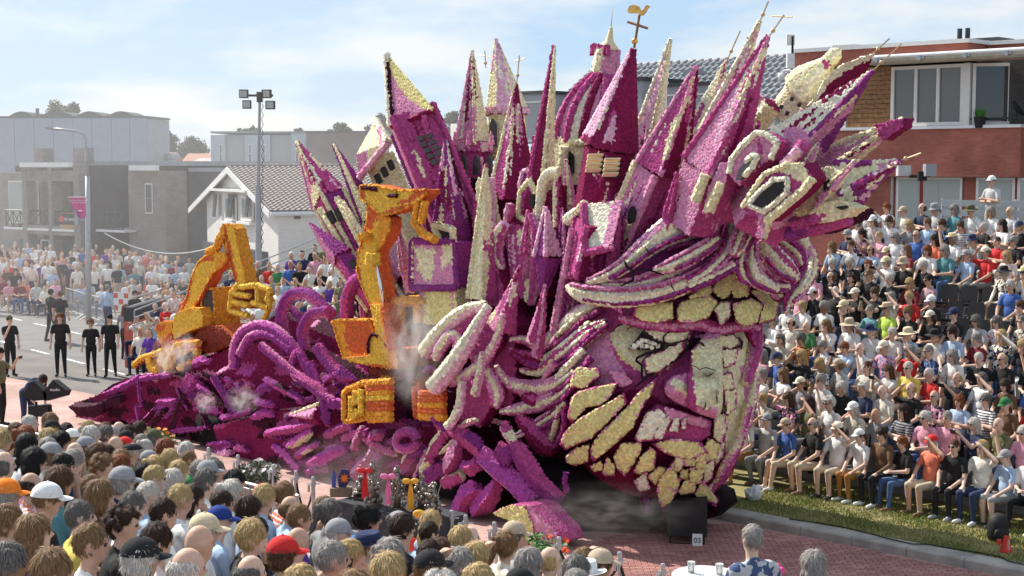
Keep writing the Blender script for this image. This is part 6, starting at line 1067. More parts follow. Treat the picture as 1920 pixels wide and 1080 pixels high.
# ------------------------------------------------------------------ people
def attrmat(name, prop, rough=.8, bump=0.0, bscale=60., pattern=None, sss=0.0, stretch=None, var=.12, vscale=25., island=False):
    m = bpy.data.materials.new(name); m.use_nodes = True; t = m.node_tree; b = t.nodes['Principled BSDF']; b.inputs['Roughness'].default_value = rough; b.inputs['Specular IOR Level'].default_value = .25
    a = t.nodes.new('ShaderNodeAttribute'); a.attribute_type = 'OBJECT'; a.attribute_name = prop; col = a.outputs['Color']
    tcn = t.nodes.new('ShaderNodeTexCoord'); vec = tcn.outputs['Object']
    if stretch:
        mpn = t.nodes.new('ShaderNodeMapping'); mpn.inputs['Scale'].default_value = stretch; t.links.new(vec, mpn.inputs['Vector']); vec = mpn.outputs['Vector']
    if pattern:
        a2 = t.nodes.new('ShaderNodeAttribute'); a2.attribute_type = 'OBJECT'; a2.attribute_name = pattern; ap = t.nodes.new('ShaderNodeAttribute'); ap.attribute_type = 'OBJECT'; ap.attribute_name = 'pat'
        n = t.nodes.new('ShaderNodeTexVoronoi'); n.inputs['Scale'].default_value = 26; t.links.new(vec, n.inputs['Vector']); st = t.nodes.new('ShaderNodeMath'); st.operation = 'GREATER_THAN'; sepc = t.nodes.new('ShaderNodeSeparateColor'); t.links.new(n.outputs['Color'], sepc.inputs['Color']); t.links.new(sepc.outputs['Red'], st.inputs[0]); st.inputs[1].default_value = .55
        sx = t.nodes.new('ShaderNodeSeparateXYZ'); t.links.new(vec, sx.inputs['Vector']); wv = t.nodes.new('ShaderNodeMath'); wv.operation = 'MULTIPLY'; wv.inputs[1].default_value = 22; t.links.new(sx.outputs['Z'], wv.inputs[0]); fr = t.nodes.new('ShaderNodeMath'); fr.operation = 'FRACT'; t.links.new(wv.outputs[0], fr.inputs[0]); s2 = t.nodes.new('ShaderNodeMath'); s2.operation = 'GREATER_THAN'; s2.inputs[1].default_value = .55; t.links.new(fr.outputs[0], s2.inputs[0])
        isf = t.nodes.new('ShaderNodeMath'); isf.operation = 'COMPARE'; isf.inputs[1].default_value = 1; isf.inputs[2].default_value = .1; t.links.new(ap.outputs['Fac'], isf.inputs[0]); iss = t.nodes.new('ShaderNodeMath'); iss.operation = 'COMPARE'; iss.inputs[1].default_value = 2; iss.inputs[2].default_value = .1; t.links.new(ap.outputs['Fac'], iss.inputs[0])
        m1 = t.nodes.new('ShaderNodeMath'); m1.operation = 'MULTIPLY'; t.links.new(isf.outputs[0], m1.inputs[0]); t.links.new(st.outputs[0], m1.inputs[1]); m2 = t.nodes.new('ShaderNodeMath'); m2.operation = 'MULTIPLY'; t.links.new(iss.outputs[0], m2.inputs[0]); t.links.new(s2.outputs[0], m2.inputs[1]); ad = t.nodes.new('ShaderNodeMath'); ad.operation = 'ADD'; t.links.new(m1.outputs[0], ad.inputs[0]); t.links.new(m2.outputs[0], ad.inputs[1])
        mxn = t.nodes.new('ShaderNodeMix'); mxn.data_type = 'RGBA'; t.links.new(ad.outputs[0], mxn.inputs['Factor']); t.links.new(col, mxn.inputs['A']); t.links.new(a2.outputs['Color'], mxn.inputs['B']); col = mxn.outputs['Result']
    n1 = t.nodes.new('ShaderNodeTexNoise'); n1.inputs['Scale'].default_value = vscale; n1.inputs['Detail'].default_value = 5; t.links.new(vec, n1.inputs['Vector'])
    mr = t.nodes.new('ShaderNodeMapRange'); mr.inputs['From Min'].default_value = .3; mr.inputs['From Max'].default_value = .7; mr.inputs['To Min'].default_value = 1 - var; mr.inputs['To Max'].default_value = 1 + var; t.links.new(n1.outputs['Fac'], mr.inputs['Value'])
    sc = t.nodes.new('ShaderNodeVectorMath'); sc.operation = 'SCALE'; t.links.new(col, sc.inputs[0]); t.links.new(mr.outputs['Result'], sc.inputs['Scale']); t.links.new(sc.outputs['Vector'], b.inputs['Base Color'])
    if island:
        g = t.nodes.new('ShaderNodeNewGeometry'); ir = t.nodes.new('ShaderNodeMapRange'); ir.inputs['To Min'].default_value = .62; ir.inputs['To Max'].default_value = 1.4; t.links.new(g.outputs['Random Per Island'], ir.inputs['Value']); s3 = t.nodes.new('ShaderNodeVectorMath'); s3.operation = 'SCALE'; t.links.new(sc.outputs['Vector'], s3.inputs[0]); t.links.new(ir.outputs['Result'], s3.inputs['Scale']); t.links.new(s3.outputs['Vector'], b.inputs['Base Color'])
    if bump:
        n2 = t.nodes.new('ShaderNodeTexNoise'); n2.inputs['Scale'].default_value = bscale; n2.inputs['Detail'].default_value = 4; t.links.new(vec, n2.inputs['Vector']); bp = t.nodes.new('ShaderNodeBump'); bp.inputs['Strength'].default_value = bump; bp.inputs['Distance'].default_value = .01; t.links.new(n2.outputs['Fac'], bp.inputs['Height']); t.links.new(bp.outputs['Normal'], b.inputs['Normal'])
    return m
PM = {'skin': attrmat('skin', 'c_skin', .55, var=.08), 'shirt': attrmat('shirt_cloth', 'c_shirt', .85, .5, 14, 'c_shirt2', var=.1, vscale=12), 'fore': attrmat('forearm', 'c_fore', .7, var=.06), 'pants': attrmat('trouser_cloth', 'c_pants', .85, .4, 16), 'calf': attrmat('lower_leg', 'c_calf', .75), 'shoes': attrmat('shoe', 'c_shoes', .6), 'eye': mat('eye_dark', (.03, .022, .02), .4, 0), 'lip': attrmat('lips', 'c_lip', .5)}
PT = list(PM); M_HAIR = attrmat('hair', 'c_hair', .55, .4, 60, stretch=(3, 3, .45), var=.3, vscale=40, island=True); M_HAT = attrmat('hat_cloth', 'c_hat', .85, .3, 60, 'c_hat2'); M_LENS = glassmat('sunglass_lens', (.012, .012, .014), .12)
def cap_mesh(bm, a, b, ra, rb, seg=10):
    a, b = Vector(a), Vector(b); d = b - a; l = d.length; t = d.normalized() if l > 1e-5 else Vector((0, 0, 1)); X = t.orthogonal().normalized(); Y = t.cross(X); rings = []
    prof = [(-ra * .98, ra * .2), (-ra * .7, ra * .714), (-ra * .3, ra * .954), (0, ra), (l, rb), (l + rb * .3, rb * .954), (l + rb * .7, rb * .714), (l + rb * .98, rb * .2)]
    for z, r in prof: rings.append([bm.verts.new(a + t * z + (X * math.cos(6.28319 * k / seg) + Y * math.sin(6.28319 * k / seg)) * r) for k in range(seg)])
    for i in range(len(rings) - 1):
        for k in range(seg): bm.faces.new((rings[i][k], rings[i][(k + 1) % seg], rings[i + 1][(k + 1) % seg], rings[i + 1][k]))
    bm.faces.new(rings[0][::-1]); bm.faces.new(rings[-1])
def ell_mesh(bm, c, r, n=14, m=9):
    c = Vector(c); rings = []
    for i in range(1, m):
        ph = math.pi * i / m; rings.append([bm.verts.new(c + Vector((r[0] * math.sin(ph) * math.cos(6.28319 * k / n), r[1] * math.sin(ph) * math.sin(6.28319 * k / n), -r[2] * math.cos(ph)))) for k in range(n)])
    lo, hi = bm.verts.new(c - Vector((0, 0, r[2]))), bm.verts.new(c + Vector((0, 0, r[2])))
    for i in range(len(rings) - 1):
        for k in range(n): bm.faces.new((rings[i][k], rings[i][(k + 1) % n], rings[i + 1][(k + 1) % n], rings[i + 1][k]))
    for k in range(n): bm.faces.new((lo, rings[0][(k + 1) % n], rings[0][k])); bm.faces.new((hi, rings[-1][k], rings[-1][(k + 1) % n]))
def remesh(bm, vox, smooth=2, dec=None):
    me = bpy.data.meshes.new('tmp'); bm.to_mesh(me); bm.free(); o = bpy.data.objects.new('tmp', me); COL.objects.link(o)
    md = o.modifiers.new('r', 'REMESH'); md.mode = 'VOXEL'; md.voxel_size = vox; md.use_smooth_shade = True
    if smooth: s = o.modifiers.new('s', 'SMOOTH'); s.factor = .5; s.iterations = smooth
    if dec: d = o.modifiers.new('d', 'DECIMATE'); d.ratio = dec
    dg = bpy.context.evaluated_depsgraph_get(); ev = o.evaluated_get(dg); res = bpy.data.meshes.new_from_object(ev); bpy.data.objects.remove(o); bpy.data.meshes.remove(me); return res
def body_prims(pose):
    """list of (tag, kind, data); local frame: facing +Y, feet or seat platform at z = 0"""
    P = []; sit = pose.get('sit', True); hz = .50 if sit else .93; lean = pose.get('lean', 0.0); bend = pose.get('bend', None)
    def up(x, y, z):   # torso space: z above the hips, leaning forward
        a = lean; return (x, y * math.cos(a) + z * math.sin(a), hz + z * math.cos(a) - y * math.sin(a))
    C = lambda tag, a, b, ra, rb: P.append((tag, 'c', (Vector(a), Vector(b), ra, rb))); E_ = lambda tag, c, r: P.append((tag, 'e', (Vector(c), r)))
    E_('pants', (0, -.01, hz + .02), (.175, .135, .12)); E_('shirt', up(0, .015, .2), (.165, .125, .2)); E_('shirt', up(0, .0, .4), (.185, .12, .19)); C('shirt', up(-.15, -.005, .52), up(.15, -.005, .52), .072, .072); C('shirt', up(0, 0, .5), up(0, -.005, .585), .09, .062)
    C('skin', up(0, 0, .56), up(0, .02, .68), .056, .054)
    E_('skin', up(0, .02, .775), (.076, .097, .115)); E_('skin', up(0, .045, .71), (.056, .065, .062)); C('skin', up(0, .108, .785), up(0, .128, .755), .011, .016); E_('skin', up(0, .098, .712), (.026, .016, .012)); E_('skin', up(0, .09, .805), (.055, .025, .014))
    for s in (-1, 1): E_('skin', up(s * .079, .005, .765), (.012, .024, .033))
    for s in (-1, 1):
        sh = Vector(up(s * .185, -.005, .505)); el = Vector(pose['el'][0 if s < 0 else 1]); wr = Vector(pose['wr'][0 if s < 0 else 1]); el = Vector(up(s * el.x, el.y, el.z)); wr = Vector(up(s * wr.x, wr.y, wr.z)); md = sh.lerp(el, .62)
        C('shirt', sh, md, .066, .058); C('fore', md, el, .046, .042); C('fore', el, wr, .043, .029); d = (wr - el).normalized(); side = d.cross(Vector((0, 0, 1)));
        if side.length < .1: side = Vector((1, 0, 0))
        side.normalize(); E_('skin', wr + d * .05, (.036, .036, .036)); C('skin', wr, wr + d * .085, .03, .034)
        for k in range(4): q = wr + d * .085 + side * (.030 - .02 * k); C('skin', q, q + d * (.055 + .012 * (k in (1, 2))) + Vector((0, .0, -.012)), .0105, .009)
        C('skin', wr + d * .03 + side * s * .03, wr + d * .075 + side * s * .058, .0125, .0105)
        if sit:
            hp_ = Vector((s * .095, .03, hz + .0)); kn = Vector((s * pose.get('kn', .13), .44, hz + .02)); an = Vector((s * (pose.get('kn', .13) + .0), .40 + pose.get('ft', 0), .09))
        else:
            st = pose.get('stride', 0) * s; hp_ = Vector((s * .09, 0, hz - .03)); kn = Vector((s * .10, .03 + st * .5, .50)); an = Vector((s * .11, -.02 + st, .09))
        C('pants', hp_, kn, .092, .066); C('calf', kn, an, .064, .044); C('shoes', an + Vector((0, -.03, -.045)), an + Vector((s * .02, .15, -.055)), .043, .038)
    return P
def make_body(name, pose, vox=.013, dec=.45):
    P = body_prims(pose); bm = bmesh.new()
    for tag_, k, d in P: cap_mesh(bm, *d) if k == 'c' else ell_mesh(bm, *d)
    me = remesh(bm, vox, 2, dec); me.name = name; n = len(me.polygons); cen = np.empty(n * 3); me.polygons.foreach_get('center', cen); cen = cen.reshape(-1, 3); best = np.full(n, 1e9); idx = np.zeros(n, int)
    for tag_, k, d in P:
        if k == 'c':
            a, b = np.array(d[0]), np.array(d[1]); ab = b - a; t = np.clip(((cen - a) @ ab) / (ab @ ab + 1e-9), 0, 1); ds = np.linalg.norm(cen - (a + t[:, None] * ab), axis=1) - (d[2] + (d[3] - d[2]) * t)
        else: q = (cen - np.array(d[0])) / np.array(d[1]); ds = (np.linalg.norm(q, axis=1) - 1) * min(d[1])
        w = ds < best; best[w] = ds[w]; idx[w] = PT.index(tag_)
    hz = .50 if pose.get('sit', True) else .93; a = pose.get('lean', 0)
    def up(x, y, z): return np.array((x, y * math.cos(a) + z * math.sin(a), hz + z * math.cos(a) - y * math.sin(a)))
    for s in (-1, 1): idx[np.linalg.norm((cen - up(s * .033, .102, .778)) / np.array((1.35, 1, .8)), axis=1) < .0145] = PT.index('eye')
    idx[np.linalg.norm((cen - up(0, .108, .713)) / np.array((1.6, 1, .6)), axis=1) < .017] = PT.index('lip')
    for p in PT: me.materials.append(PM[p])
    me.polygons.foreach_set('material_index', idx.astype(np.int32)); me.polygons.foreach_set('use_smooth', [True] * n); me['head'] = [float(x) for x in up(0, .02, .775)]; me['tilt'] = a; return me
L0 = (.26, .10, .26); LW = (.14, .32, .12)   # hands in the lap
POSES = {'lap': dict(el=[L0, L0], wr=[LW, LW], lean=.06), 'lap2': dict(el=[(.25, .06, .24), (.27, .12, .27)], wr=[(.10, .36, .10), (.06, .34, .16)], lean=.14, ft=.12, kn=.1), 'shade': dict(el=[(.36, .14, .60), L0], wr=[(.10, .17, .80), LW], lean=-.02), 'shade2': dict(el=[L0, (.38, .12, .58)], wr=[LW, (.09, .175, .80)], lean=.0, ft=-.1), 'phone': dict(el=[(.22, .24, .40), (.22, .24, .40)], wr=[(.06, .38, .62), (.06, .38, .62)], lean=.02), 'cross': dict(el=[(.26, .08, .28), (.26, .08, .28)], wr=[(-.06, .20, .34), (-.06, .19, .27)], lean=-.05), 'chin': dict(el=[(.20, .22, .26), L0], wr=[(.05, .15, .60), LW], lean=.12), 'low': dict(el=[(.24, .10, .26), (.24, .10, .26)], wr=[(.05, .33, .26), (.05, .33, .26)], lean=.10, kn=.17, ft=.08)}
STAND = {'stand': dict(sit=False, el=[(.26, -.03, .24), (.26, -.03, .24)], wr=[(.27, .04, .0), (.27, .04, .0)]), 'stand_face': dict(sit=False, el=[(.26, .02, .25), (.24, .16, .26)], wr=[(.25, .06, .02), (.05, .16, .62)]), 'stand_cross': dict(sit=False, el=[(.27, .06, .27), (.27, .06, .27)], wr=[(-.06, .20, .33), (-.07, .19, .27)]), 'walk': dict(sit=False, el=[(.25, .04, .25), (.25, -.08, .25)], wr=[(.25, .16, .04), (.25, -.06, .02)], stride=.14), 'stand_phone': dict(sit=False, el=[(.22, .2, .38), (.24, .05, .24)], wr=[(.06, .40, .62), (.24, .1, .02)]), 'bend': dict(sit=False, lean=1.05, el=[(.2, .22, .36), (.2, .22, .36)], wr=[(.12, .45, .4), (.12, .45, .4)])}
BODY = {k: make_body('body_' + k, p) for k, p in {**POSES, **STAND}.items()}
# hair, in head space (origin at head centre, facing +Y)
def cut(me, fn):
    bm = bmesh.new(); bm.from_mesh(me); bmesh.ops.delete(bm, geom=[f for f in bm.faces if fn(f.calc_center_median())], context='FACES'); bm.to_mesh(me); bm.free()
def ruffle(me, amp, f, stretch=.35, seed=0.):
    for v in me.vertices:
        n = v.co.normalized(); v.co += n * amp * (mnoise.noise(Vector((v.co.x * f + seed, v.co.y * f, v.co.z * f * stretch))) + .5 * mnoise.noise(Vector((v.co.x * f * 2.3, v.co.y * f * 2.3 + seed, v.co.z * f * stretch * 2))))
def face_open(c, fl=.045, top=.035, wid=.07): return c.y > fl and c.z < top + (abs(c.x) / wid) ** 2 * -.02
def hair_mesh(style, seed):
    bm = bmesh.new(); v = .012
    if style == 'short': ell_mesh(bm, (0, -.012, .022), (.086, .104, .112), 18, 12)
    if style == 'crop': ell_mesh(bm, (0, -.012, .018), (.080, .099, .106), 18, 12)
    if style == 'bob': ell_mesh(bm, (0, -.012, .02), (.094, .110, .118)); ell_mesh(bm, (0, -.045, -.05), (.097, .075, .085)); ell_mesh(bm, (.06, -.01, -.06), (.04, .06, .07)); ell_mesh(bm, (-.06, -.01, -.06), (.04, .06, .07))
    if style == 'long': ell_mesh(bm, (0, -.012, .02), (.092, .108, .116)); ell_mesh(bm, (0, -.055, -.06), (.096, .07, .10)); ell_mesh(bm, (0, -.085, -.17), (.10, .045, .14)); ell_mesh(bm, (.06, -.03, -.08), (.035, .05, .11)); ell_mesh(bm, (-.06, -.03, -.08), (.035, .05, .11))
    if style == 'pony': ell_mesh(bm, (0, -.012, .02), (.086, .104, .112)); cap_mesh(bm, (0, -.12, .06), (0, -.17, -.12), .035, .018); ell_mesh(bm, (0, -.115, .06), (.035, .03, .03))
    if style == 'bun': ell_mesh(bm, (0, -.012, .02), (.086, .104, .112)); ell_mesh(bm, (0, -.095, .085), (.045, .042, .04))
    if style == 'curly':
        for k in range(46):
            d = Vector((random.gauss(0, 1), random.gauss(-.25, 1), random.gauss(.45, .9))).normalized(); ell_mesh(bm, (d.x * .085, d.y * .098 - .015, d.z * .105 + .015), (.03, .03, .03), 8, 6)
    if style == 'ring': ell_mesh(bm, (0, -.014, -.005), (.084, .102, .085), 18, 12)
    me = remesh(bm, v, 1); ruffle(me, .008, 38, .3, seed)
    if style == 'ring': cut(me, lambda c: c.y > .02 or c.z > .045 or c.z < -.075)
    elif style in ('short', 'crop', 'pony', 'bun'): cut(me, lambda c: face_open(c) or (c.z < -.075 and c.y > -.20 and style != 'pony') or (c.z < -.005 and c.y > .0 and c.y < .045))
    else: cut(me, lambda c: face_open(c, .04, .045) and abs(c.x) < .075)
    # strands lying on the shell, flowing from the crown
    n = len(me.polygons); cen = np.empty(n * 3); me.polygons.foreach_get('center', cen); cen = cen.reshape(-1, 3); nr = np.empty(n * 3); me.polygons.foreach_get('normal', nr); nr = nr.reshape(-1, 3); k = 4200; ii = RNG.integers(0, n, k); c = cen[ii] + RNG.normal(0, .004, (k, 3)); nn = nr[ii]
    fl = np.stack([c[:, 0] * 2.2, (c[:, 1] + .03) * 1.6, -.12 - (.125 - c[:, 2]) * 1.2], 1) + RNG.normal(0, .03 if style != 'curly' else .3, (k, 3)); fl -= nn * (fl * nn).sum(1)[:, None]; fl /= np.linalg.norm(fl, axis=1)[:, None] + 1e-9; sd = np.cross(fl, nn); L1 = RNG.uniform(.018, .05, (k, 1)) * (1.5 if style in ('long', 'bob', 'pony') else (.6 if style in ('crop', 'ring', 'curly') else 1)); w = RNG.uniform(.0010, .0023, (k, 1))
    p0 = c + nn * .001; p1 = c + fl * L1 * .55 + nn * .003; p2 = c + fl * L1 + nn * RNG.uniform(-.003, .004, (k, 1)); SV = np.stack([p0 - sd * w, p0 + sd * w, p1 + sd * w * 1.1, p1 - sd * w * 1.1, p2], 1).reshape(-1, 3); bm = bmesh.new(); bm.from_mesh(me); vs = [bm.verts.new(q) for q in SV.tolist()]
    for j in range(k): bm.faces.new((vs[5 * j], vs[5 * j + 1], vs[5 * j + 2], vs[5 * j + 3])); bm.faces.new((vs[5 * j + 3], vs[5 * j + 2], vs[5 * j + 4]))
    bm.to_mesh(me); bm.free()
    me.materials.clear(); me.materials.append(M_HAIR); me.polygons.foreach_set('use_smooth', [True] * len(me.polygons)); me.name = 'hair_' + style; return me
HAIR = {s: [hair_mesh(s, 3.7 * k + i) for k in range(2 if s in ('short', 'bob', 'long', 'crop') else 1)] for i, s in enumerate(('short', 'crop', 'bob', 'long', 'pony', 'bun', 'curly', 'ring'))}
def hat_mesh(kind):
    mb = MB(); n = 20
    def dome(r, h, z0, sq=1.18, k=6): return [[(r * math.cos(math.pi / 2 * i / k) * math.cos(6.28319 * j / n), r * sq * math.cos(math.pi / 2 * i / k) * math.sin(6.28319 * j / n) - .008, z0 + h * math.sin(math.pi / 2 * i / k)) for j in range(n)] for i in range(k + 1)]
    def skin(rings):
        vs = [p for r in rings for p in r]; fs = [(i * n + j, i * n + (j + 1) % n, (i + 1) * n + (j + 1) % n, (i + 1) * n + j) for i in range(len(rings) - 1) for j in range(n)]; mb.add(vs, fs)
    if kind == 'cap':
        skin(dome(.098, .105, .03)); vs = []; fs = []
        for i, (r0, dz) in enumerate(((.0, 0), (.05, -.008), (.085, -.022))):
            for k in range(9): a = math.pi * (.14 + .72 * k / 8); vs.append((.096 * math.cos(a) * (1 - i * .06), .105 * math.sin(a) + r0 * math.sin(a), .034 + dz - .012 * abs(math.cos(a))))
        for i in range(2):
            for k in range(8): fs.append((i * 9 + k, i * 9 + k + 1, (i + 1) * 9 + k + 1, (i + 1) * 9 + k))
        mb.add(vs, fs); mb.ball((0, -.008, .135), .009, 8, 5)
    elif kind in ('sun', 'fedora', 'bucket'):
        rb = {'sun': .20, 'fedora': .165, 'bucket': .135}[kind]; dz = {'sun': -.03, 'fedora': .005, 'bucket': -.05}[kind]
        br = [[((.092 + (rb - .092) * t) * math.cos(6.28319 * j / n), (.108 + (rb - .092) * t) * math.sin(6.28319 * j / n) - .008, .045 + dz * t + (.012 * abs(math.cos(6.28319 * j / n)) * t if kind == 'fedora' else 0)) for j in range(n)] for t in (1, .5, 0)]
        top = [[(.094 * s * math.cos(6.28319 * j / n), .11 * s * math.sin(6.28319 * j / n) - .008, z) for j in range(n)] for s, z in ((1, .05), (.97, .10), (.88, .135), (.6, .15 if kind != 'fedora' else .128), (.05, .152 if kind != 'fedora' else .118))]; skin(br + top)
    elif kind == 'flat': skin(dome(.10, .075, .035, 1.3)); mb.ball((0, .10, .045), .06, 12, 6, (1.1, .7, .25))
    elif kind == 'visor':
        skin([[(.09 * math.cos(6.28319 * j / n), .105 * math.sin(6.28319 * j / n) - .008, z) for j in range(n)] for z in (.03, .06)])
    me = mb.mesh('hat_' + kind); me.materials.append(M_HAT); me.polygons.foreach_set('use_smooth', [True] * len(me.polygons)); return me
HATM = {k: hat_mesh(k) for k in ('cap', 'sun', 'fedora', 'bucket', 'flat')}
mb = MB(); 
for s in (-1, 1): mb.ball((s * .034, .100, .003), .025, 10, 6, (1.15, .38, .8)); mb.tube([(s * .06, .09, .008), (s * .082, .02, .008), (s * .08, -.02, -.002)], .004, 5)
mb.tube([(-.02, .112, .008), (.02, .112, .008)], .004, 5); GLASSES = mb.mesh('sunglasses'); GLASSES.materials.append(M_LENS)
mb = MB(); mb.box((0, 0, 0), (.15, .012, .075)); PHONE = mb.mesh('phone'); PHONE.materials.append(mat('phone_black', (.02, .02, .022), .3, 0)); mb = MB(); mb.box((0, -.0075, 0), (.138, .003, .066)); PHONE_S = mb.mesh('phone_screen'); PHONE_S.materials.append(glassmat('phone_glass', (.06, .07, .08), .1))
SKIN = [(.62, .40, .29), (.66, .44, .33), (.56, .34, .24), (.60, .37, .26), (.50, .29, .19), (.68, .47, .37), (.30, .16, .09)]
HAIRC = {'white': (.62, .58, .52), 'grey': (.34, .31, .28), 'dark grey': (.16, .145, .13), 'blond': (.52, .37, .17), 'light brown': (.24, .14, .065), 'brown': (.11, .055, .028), 'dark brown': (.045, .024, .015), 'black': (.015, .012, .011), 'auburn': (.24, .075, .025)}
SH = {'white': (.78, .77, .74), 'cream': (.74, .70, .60), 'black': (.022, .021, .022), 'navy': (.025, .035, .075), 'light blue': (.38, .50, .66), 'blue': (.06, .13, .38), 'grey': (.26, .26, .26), 'light grey': (.48, .48, .47), 'maroon': (.20, .025, .035), 'red': (.58, .035, .035), 'coral': (.72, .20, .12), 'pink': (.72, .34, .44), 'purple': (.13, .05, .32), 'olive': (.15, .15, .07), 'green': (.06, .22, .08), 'lime': (.45, .62, .10), 'teal': (.10, .26, .28), 'brown': (.15, .085, .05), 'beige': (.58, .53, .44), 'orange': (.78, .24, .03), 'peach': (.78, .62, .55), 'yellow': (.72, .55, .12)}
PN = {'blue jeans': (.07, .12, .24), 'dark jeans': (.03, .045, .10), 'black trousers': (.02, .02, .022), 'grey trousers': (.20, .20, .20), 'beige shorts': (.50, .42, .31), 'white trousers': (.74, .73, .71), 'ochre trousers': (.36, .17, .05), 'navy shorts': (.03, .04, .09), 'grey shorts': (.30, .32, .30)}
NAT = {'straw': (.66, .55, .36), 'white': (.80, .79, .76), 'black': (.02, .02, .022), 'navy': (.025, .035, .09), 'grey': (.30, .30, .31), 'orange': (.85, .22, .02), 'red': (.62, .03, .03), 'olive green': (.10, .105, .055), 'blue': (.02, .045, .22), 'green': (.03, .16, .05), 'lime': (.45, .70, .05), 'beige': (.48, .38, .27), 'pink': (.80, .20, .40), 'cream': (.75, .68, .52)}
def v4(c): return [float(c[0]), float(c[1]), float(c[2]), 1.0]
def person(pose, loc, face, look, label, group, scale=1.0, tilt=0.0):
    me = BODY[pose]; root = bpy.data.objects.new('person', me); COL.objects.link(root); root.location = loc; root.rotation_euler = (0, 0, math.atan2(-face[0], face[1])); root.scale = (scale,) * 3; tag(root, label, 'person', group)
    sk = SKIN[look['skin']]; sh = SH[look['shirt']]; pn = PN[look['pants']]; root['c_skin'] = v4(sk); root['c_shirt'] = v4(sh); root['c_fore'] = v4(sh if look.get('long') else sk); root['c_pants'] = v4(pn); root['c_calf'] = v4(sk if 'shorts' in look['pants'] else pn); root['c_shoes'] = v4(look.get('shoes', (.6, .6, .58))); root['c_lip'] = v4([sk[0] * .8, sk[1] * .55, sk[2] * .55]); root['pat'] = float(look.get('pat', 0)); root['c_shirt2'] = v4(look.get('shirt2', (.7, .7, .68)))
    hc = Vector(me['head']); a = me['tilt']; rot = (-a, 0, 0)
    def child(name, m): o = bpy.data.objects.new(name, m); link(o, root); o.location = hc; o.rotation_euler = rot; return o
    if look['hair'] != 'bald': h = child('hair', HAIR[look['hair']][look.get('hv', 0) % len(HAIR[look['hair']])]); h['c_hair'] = v4(HAIRC[look['hairc']]); h.scale = (.94, .93, .72) if look.get('hat') else (1, 1, 1)
    if look.get('hat'): h = child('hat', HATM[look['hat']]); h['c_hat'] = v4(NAT[look['hatc']]); h['c_hat2'] = v4((.03, .02, .015)); h['pat'] = float(look.get('hpat', 0))
    if look.get('glasses'): child('sunglasses', GLASSES)
    return root
def rnd_look(r, dark=False):
    k = {}; k['skin'] = r.choices(range(7), [5, 5, 4, 4, 2, 3, .25])[0]; k['shirt'] = r.choices(list(SH), [36, 7, 12, 6, 7, 3, 5, 7, 2.5, 3, 3, 6, 2, 2, 2, .8, 2, 4, 5, 2.2, 2, .8])[0]; k['pants'] = r.choices(list(PN), [6, 5, 4, 3, 4, 2, 1, 2, 2])[0]
    fem = r.random() < .5; k['hair'] = r.choices(['bob', 'long', 'pony', 'bun', 'curly', 'short'], [6, 4, 1.5, 1, 2, 2])[0] if fem else r.choices(['short', 'crop', 'ring', 'bald', 'curly'], [6, 4, 2, 1.6, .5])[0]
    k['hairc'] = r.choices(list(HAIRC), [4, 4, 2.5, 3.5, 3, 3, 2.5, 1.2, 1.2])[0]; k['hv'] = r.randint(0, 1); k['long'] = r.random() < .16; k['glasses'] = r.random() < .5
    if r.random() < .30: k['hat'] = r.choices(['cap', 'sun', 'fedora', 'bucket', 'flat'], [6, 2, 2.2, 1.2, .6])[0]; k['hatc'] = r.choices(list(NAT), [5, 5, 3, 3, 3, 1.6, 1.2, 1, .7, .6, .5, 2.5, .5, 2])[0]
    x = r.random(); k['pat'] = 1 if x < .10 else (2 if x < .15 else 0); k['shirt2'] = r.choice([(.75, .74, .72), (.03, .03, .05), (.5, .2, .25), (.12, .2, .4)]); k['shoes'] = r.choice([(.7, .7, .68), (.7, .69, .66), (.04, .04, .045), (.2, .12, .07), (.35, .35, .36)]); return k
HATN = {'cap': 'cap', 'sun': 'sun hat', 'fedora': 'fedora', 'bucket': 'bucket hat', 'flat': 'flat cap'}
def desc(k, back=False):
    pt = {0: '', 1: 'patterned ', 2: 'striped '}[k['pat']]; top = f"{pt}{k['shirt']} " + ('long-sleeved top' if k.get('long') else 'shirt')
    hd = f"{k['hatc']} {HATN[k['hat']]}" if k.get('hat') else {'bald': 'bald head', 'ring': 'balding ' + k['hairc'] + ' hair'}.get(k['hair'], f"{k['hairc']} " + {'short': 'short hair', 'crop': 'cropped hair', 'bob': 'bobbed hair', 'long': 'long hair', 'pony': 'ponytail', 'bun': 'hair bun', 'curly': 'curly hair'}.get(k['hair'], ''))
    return top, hd
PHN = []
def phone(root, where, n):
    s = root.scale[0]; q = root.matrix_basis @ Vector(where); t = thing('smartphone', n, 'phone', q, root.rotation_euler.z, 'phones held up to film'); a = bpy.data.objects.new('case', PHONE); link(a, t); b = bpy.data.objects.new('screen', PHONE_S); link(b, t); t.rotation_euler.x = R(-15)
